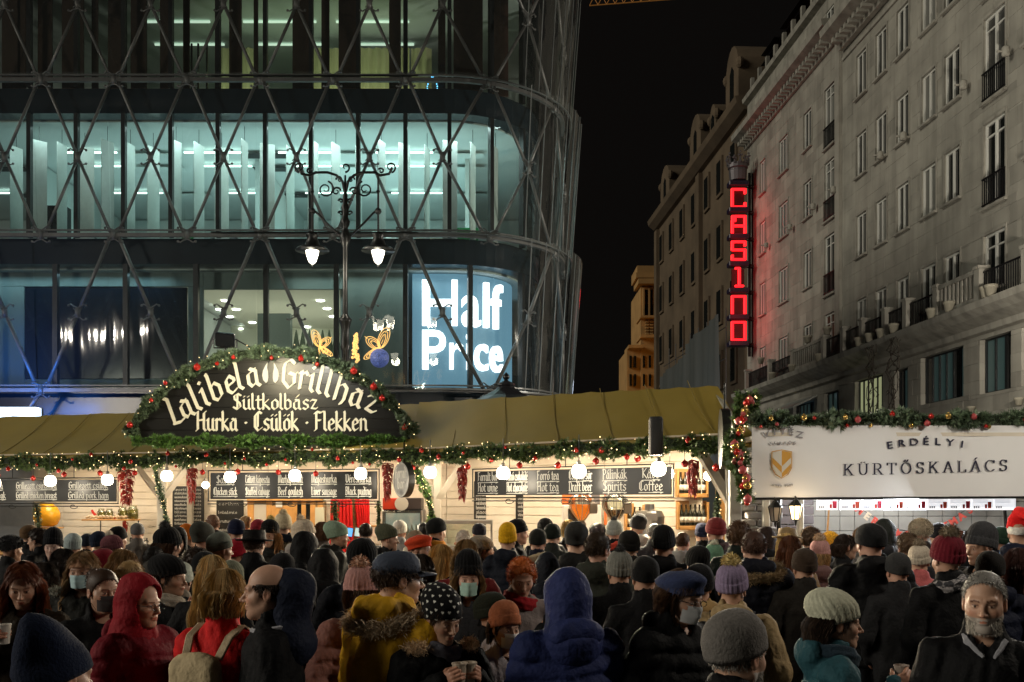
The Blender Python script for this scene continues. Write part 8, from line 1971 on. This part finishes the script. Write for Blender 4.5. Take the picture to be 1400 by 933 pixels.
for i, (px, yt, d, yaw, lab, kw) in enumerate(rows_):
    kw = dict(kw); kw.setdefault('skin', i); kw.setdefault('wd', random.Random(i).uniform(.94, 1.07))
    if d > 7.6 and 165 < yaw < 195: yaw += random.Random(i*7+1).uniform(-38, 38)
    PP[lab[:28]] = None; PP[lab[:28]] = person(px, yt, d, yaw, lab, **kw)
# --- things held or worn
cup(p_red, 'high', 1, 'orange paper cup held by the woman in the dark red hood', (.75, .20, .02))
cup(p_teal, 'high', -1, 'small clear glass held by the woman in the white beanie', (.3, .24, .2), h=.09, r_=.03)
cup(p_lh, 'high', -1, 'white paper cup with dark print held by the auburn haired woman', (.55, .52, .46))
cup(p_heart, 'high', 1, 'pale paper cup in the left hand of the woman with hearts on her beanie', (.42, .34, .26)); cup(p_heart, 'high', -1, 'second pale paper cup in the right hand of the woman with hearts on her beanie', (.42, .34, .26))
q = in_hand(p_phone, 'phone', -1); mb = MB(); mb.bbox((0, 0, 0), (.15, .012, .075), .005); o = mb.obj('mobile_phone', M_dark, loc=q, rot=(.2, 0, .6)); tag(o, 'dark mobile phone held up by a hand left of the navy hood', 'phone')
backpack(p_redc, 'cream leather backpack worn over the bright red coat', (.50, .40, .24), (.45, .36, .24), .95)
backpack(p_lav, 'large black backpack worn over the beige coat of the lavender beanie', (.012, .012, .014), None, 1.12)
backpack(PP['person in a red and white sa'], 'blue backpack worn over the navy coat under the santa hat', (.06, .14, .34), None, 1.0)
# hearts on the beanie
be = [c for c in p_heart.children if c.name.startswith('beanie')][0]; mb = MB(); me = be.data; r = random.Random(3); done = []
heart = [(0, -.9), (.9, .2), (.75, .75), (.35, .8), (0, .45), (-.35, .8), (-.75, .75), (-.9, .2)]
vsb = [v for v in me.vertices if v.co.z > .0]; 
for _ in range(900):
    v = r.choice(vsb); c = v.co
    if any((c-k).length < .031 for k in done): continue
    done.append(c.copy()); n_ = v.normal; ux = Vector((0, 0, 1)).cross(n_); 
    if ux.length < .2: continue
    ux.normalize(); uy = n_.cross(ux); mb.prism([(a*.0085, b*.0085) for a, b in heart], (c, ux, uy, n_), .0005, .0022)
mb.obj('white_hearts', M_white, be, kind='stuff')
# folded navy hood behind the bald man's head, pale collar and piping
b_ = bpy.data.objects.new('hood', hood_mesh(1, True)); COL.objects.link(b_); b_.parent = p_bald; b_.location = (0.0, .075, 1.60); b_.rotation_euler = (-.16, 0, 0); b_.color = (.014, .018, .035, 1); b_.scale = (.94, .86, .92)
mb = MB(); mb.tube([(.105*math.cos(a), .02+.10*math.sin(a), 1.475+.015*math.sin(a)) for a in [2*PI*k/20 for k in range(20)]], .012, 6, closed=True); mb.obj('pale_collar', M_cloth, p_bald, color=(.3, .3, .32))
mb = MB(); mb.tube([(-.30, .04, 1.25), (-.245, .10, 1.18), (-.2, .14, 1.0), (-.19, .15, .8)], .004, 5); mb.obj('pale_piping', M_cloth, p_bald, color=(.4, .42, .42))
mb = MB(); mb.tube([(-.075, .02, 1.50), (-.07, -.05, 1.475), (-.02, -.115, 1.42)], [.014, .016, .006], 6); mb.tube([(.075, .02, 1.50), (.07, -.05, 1.475), (.02, -.115, 1.42)], [.014, .016, .006], 6); mb.obj('shirt_collar', M_cloth, p_old, color=(.25, .25, .27))

# unseen street lamps added at the sides to light crowd, banner, canvas and stone facade
for (x, y, side, e) in ((8.6, 4.6, 'right', 1250), (-19, 5, 'left', 2900), (13.2, 21, 'far right', 3800)):
    q = copy_tree(lp); q.location = (x, y, 0); q['label'] = 'unseen ornate black street lamp, added outside the picture, to the '+side
    for dx in (-.66, .66): light('street_lamp_light', 'POINT', (x+dx, y+.4, 6.6), e/2, (1, .90, .76), .14)
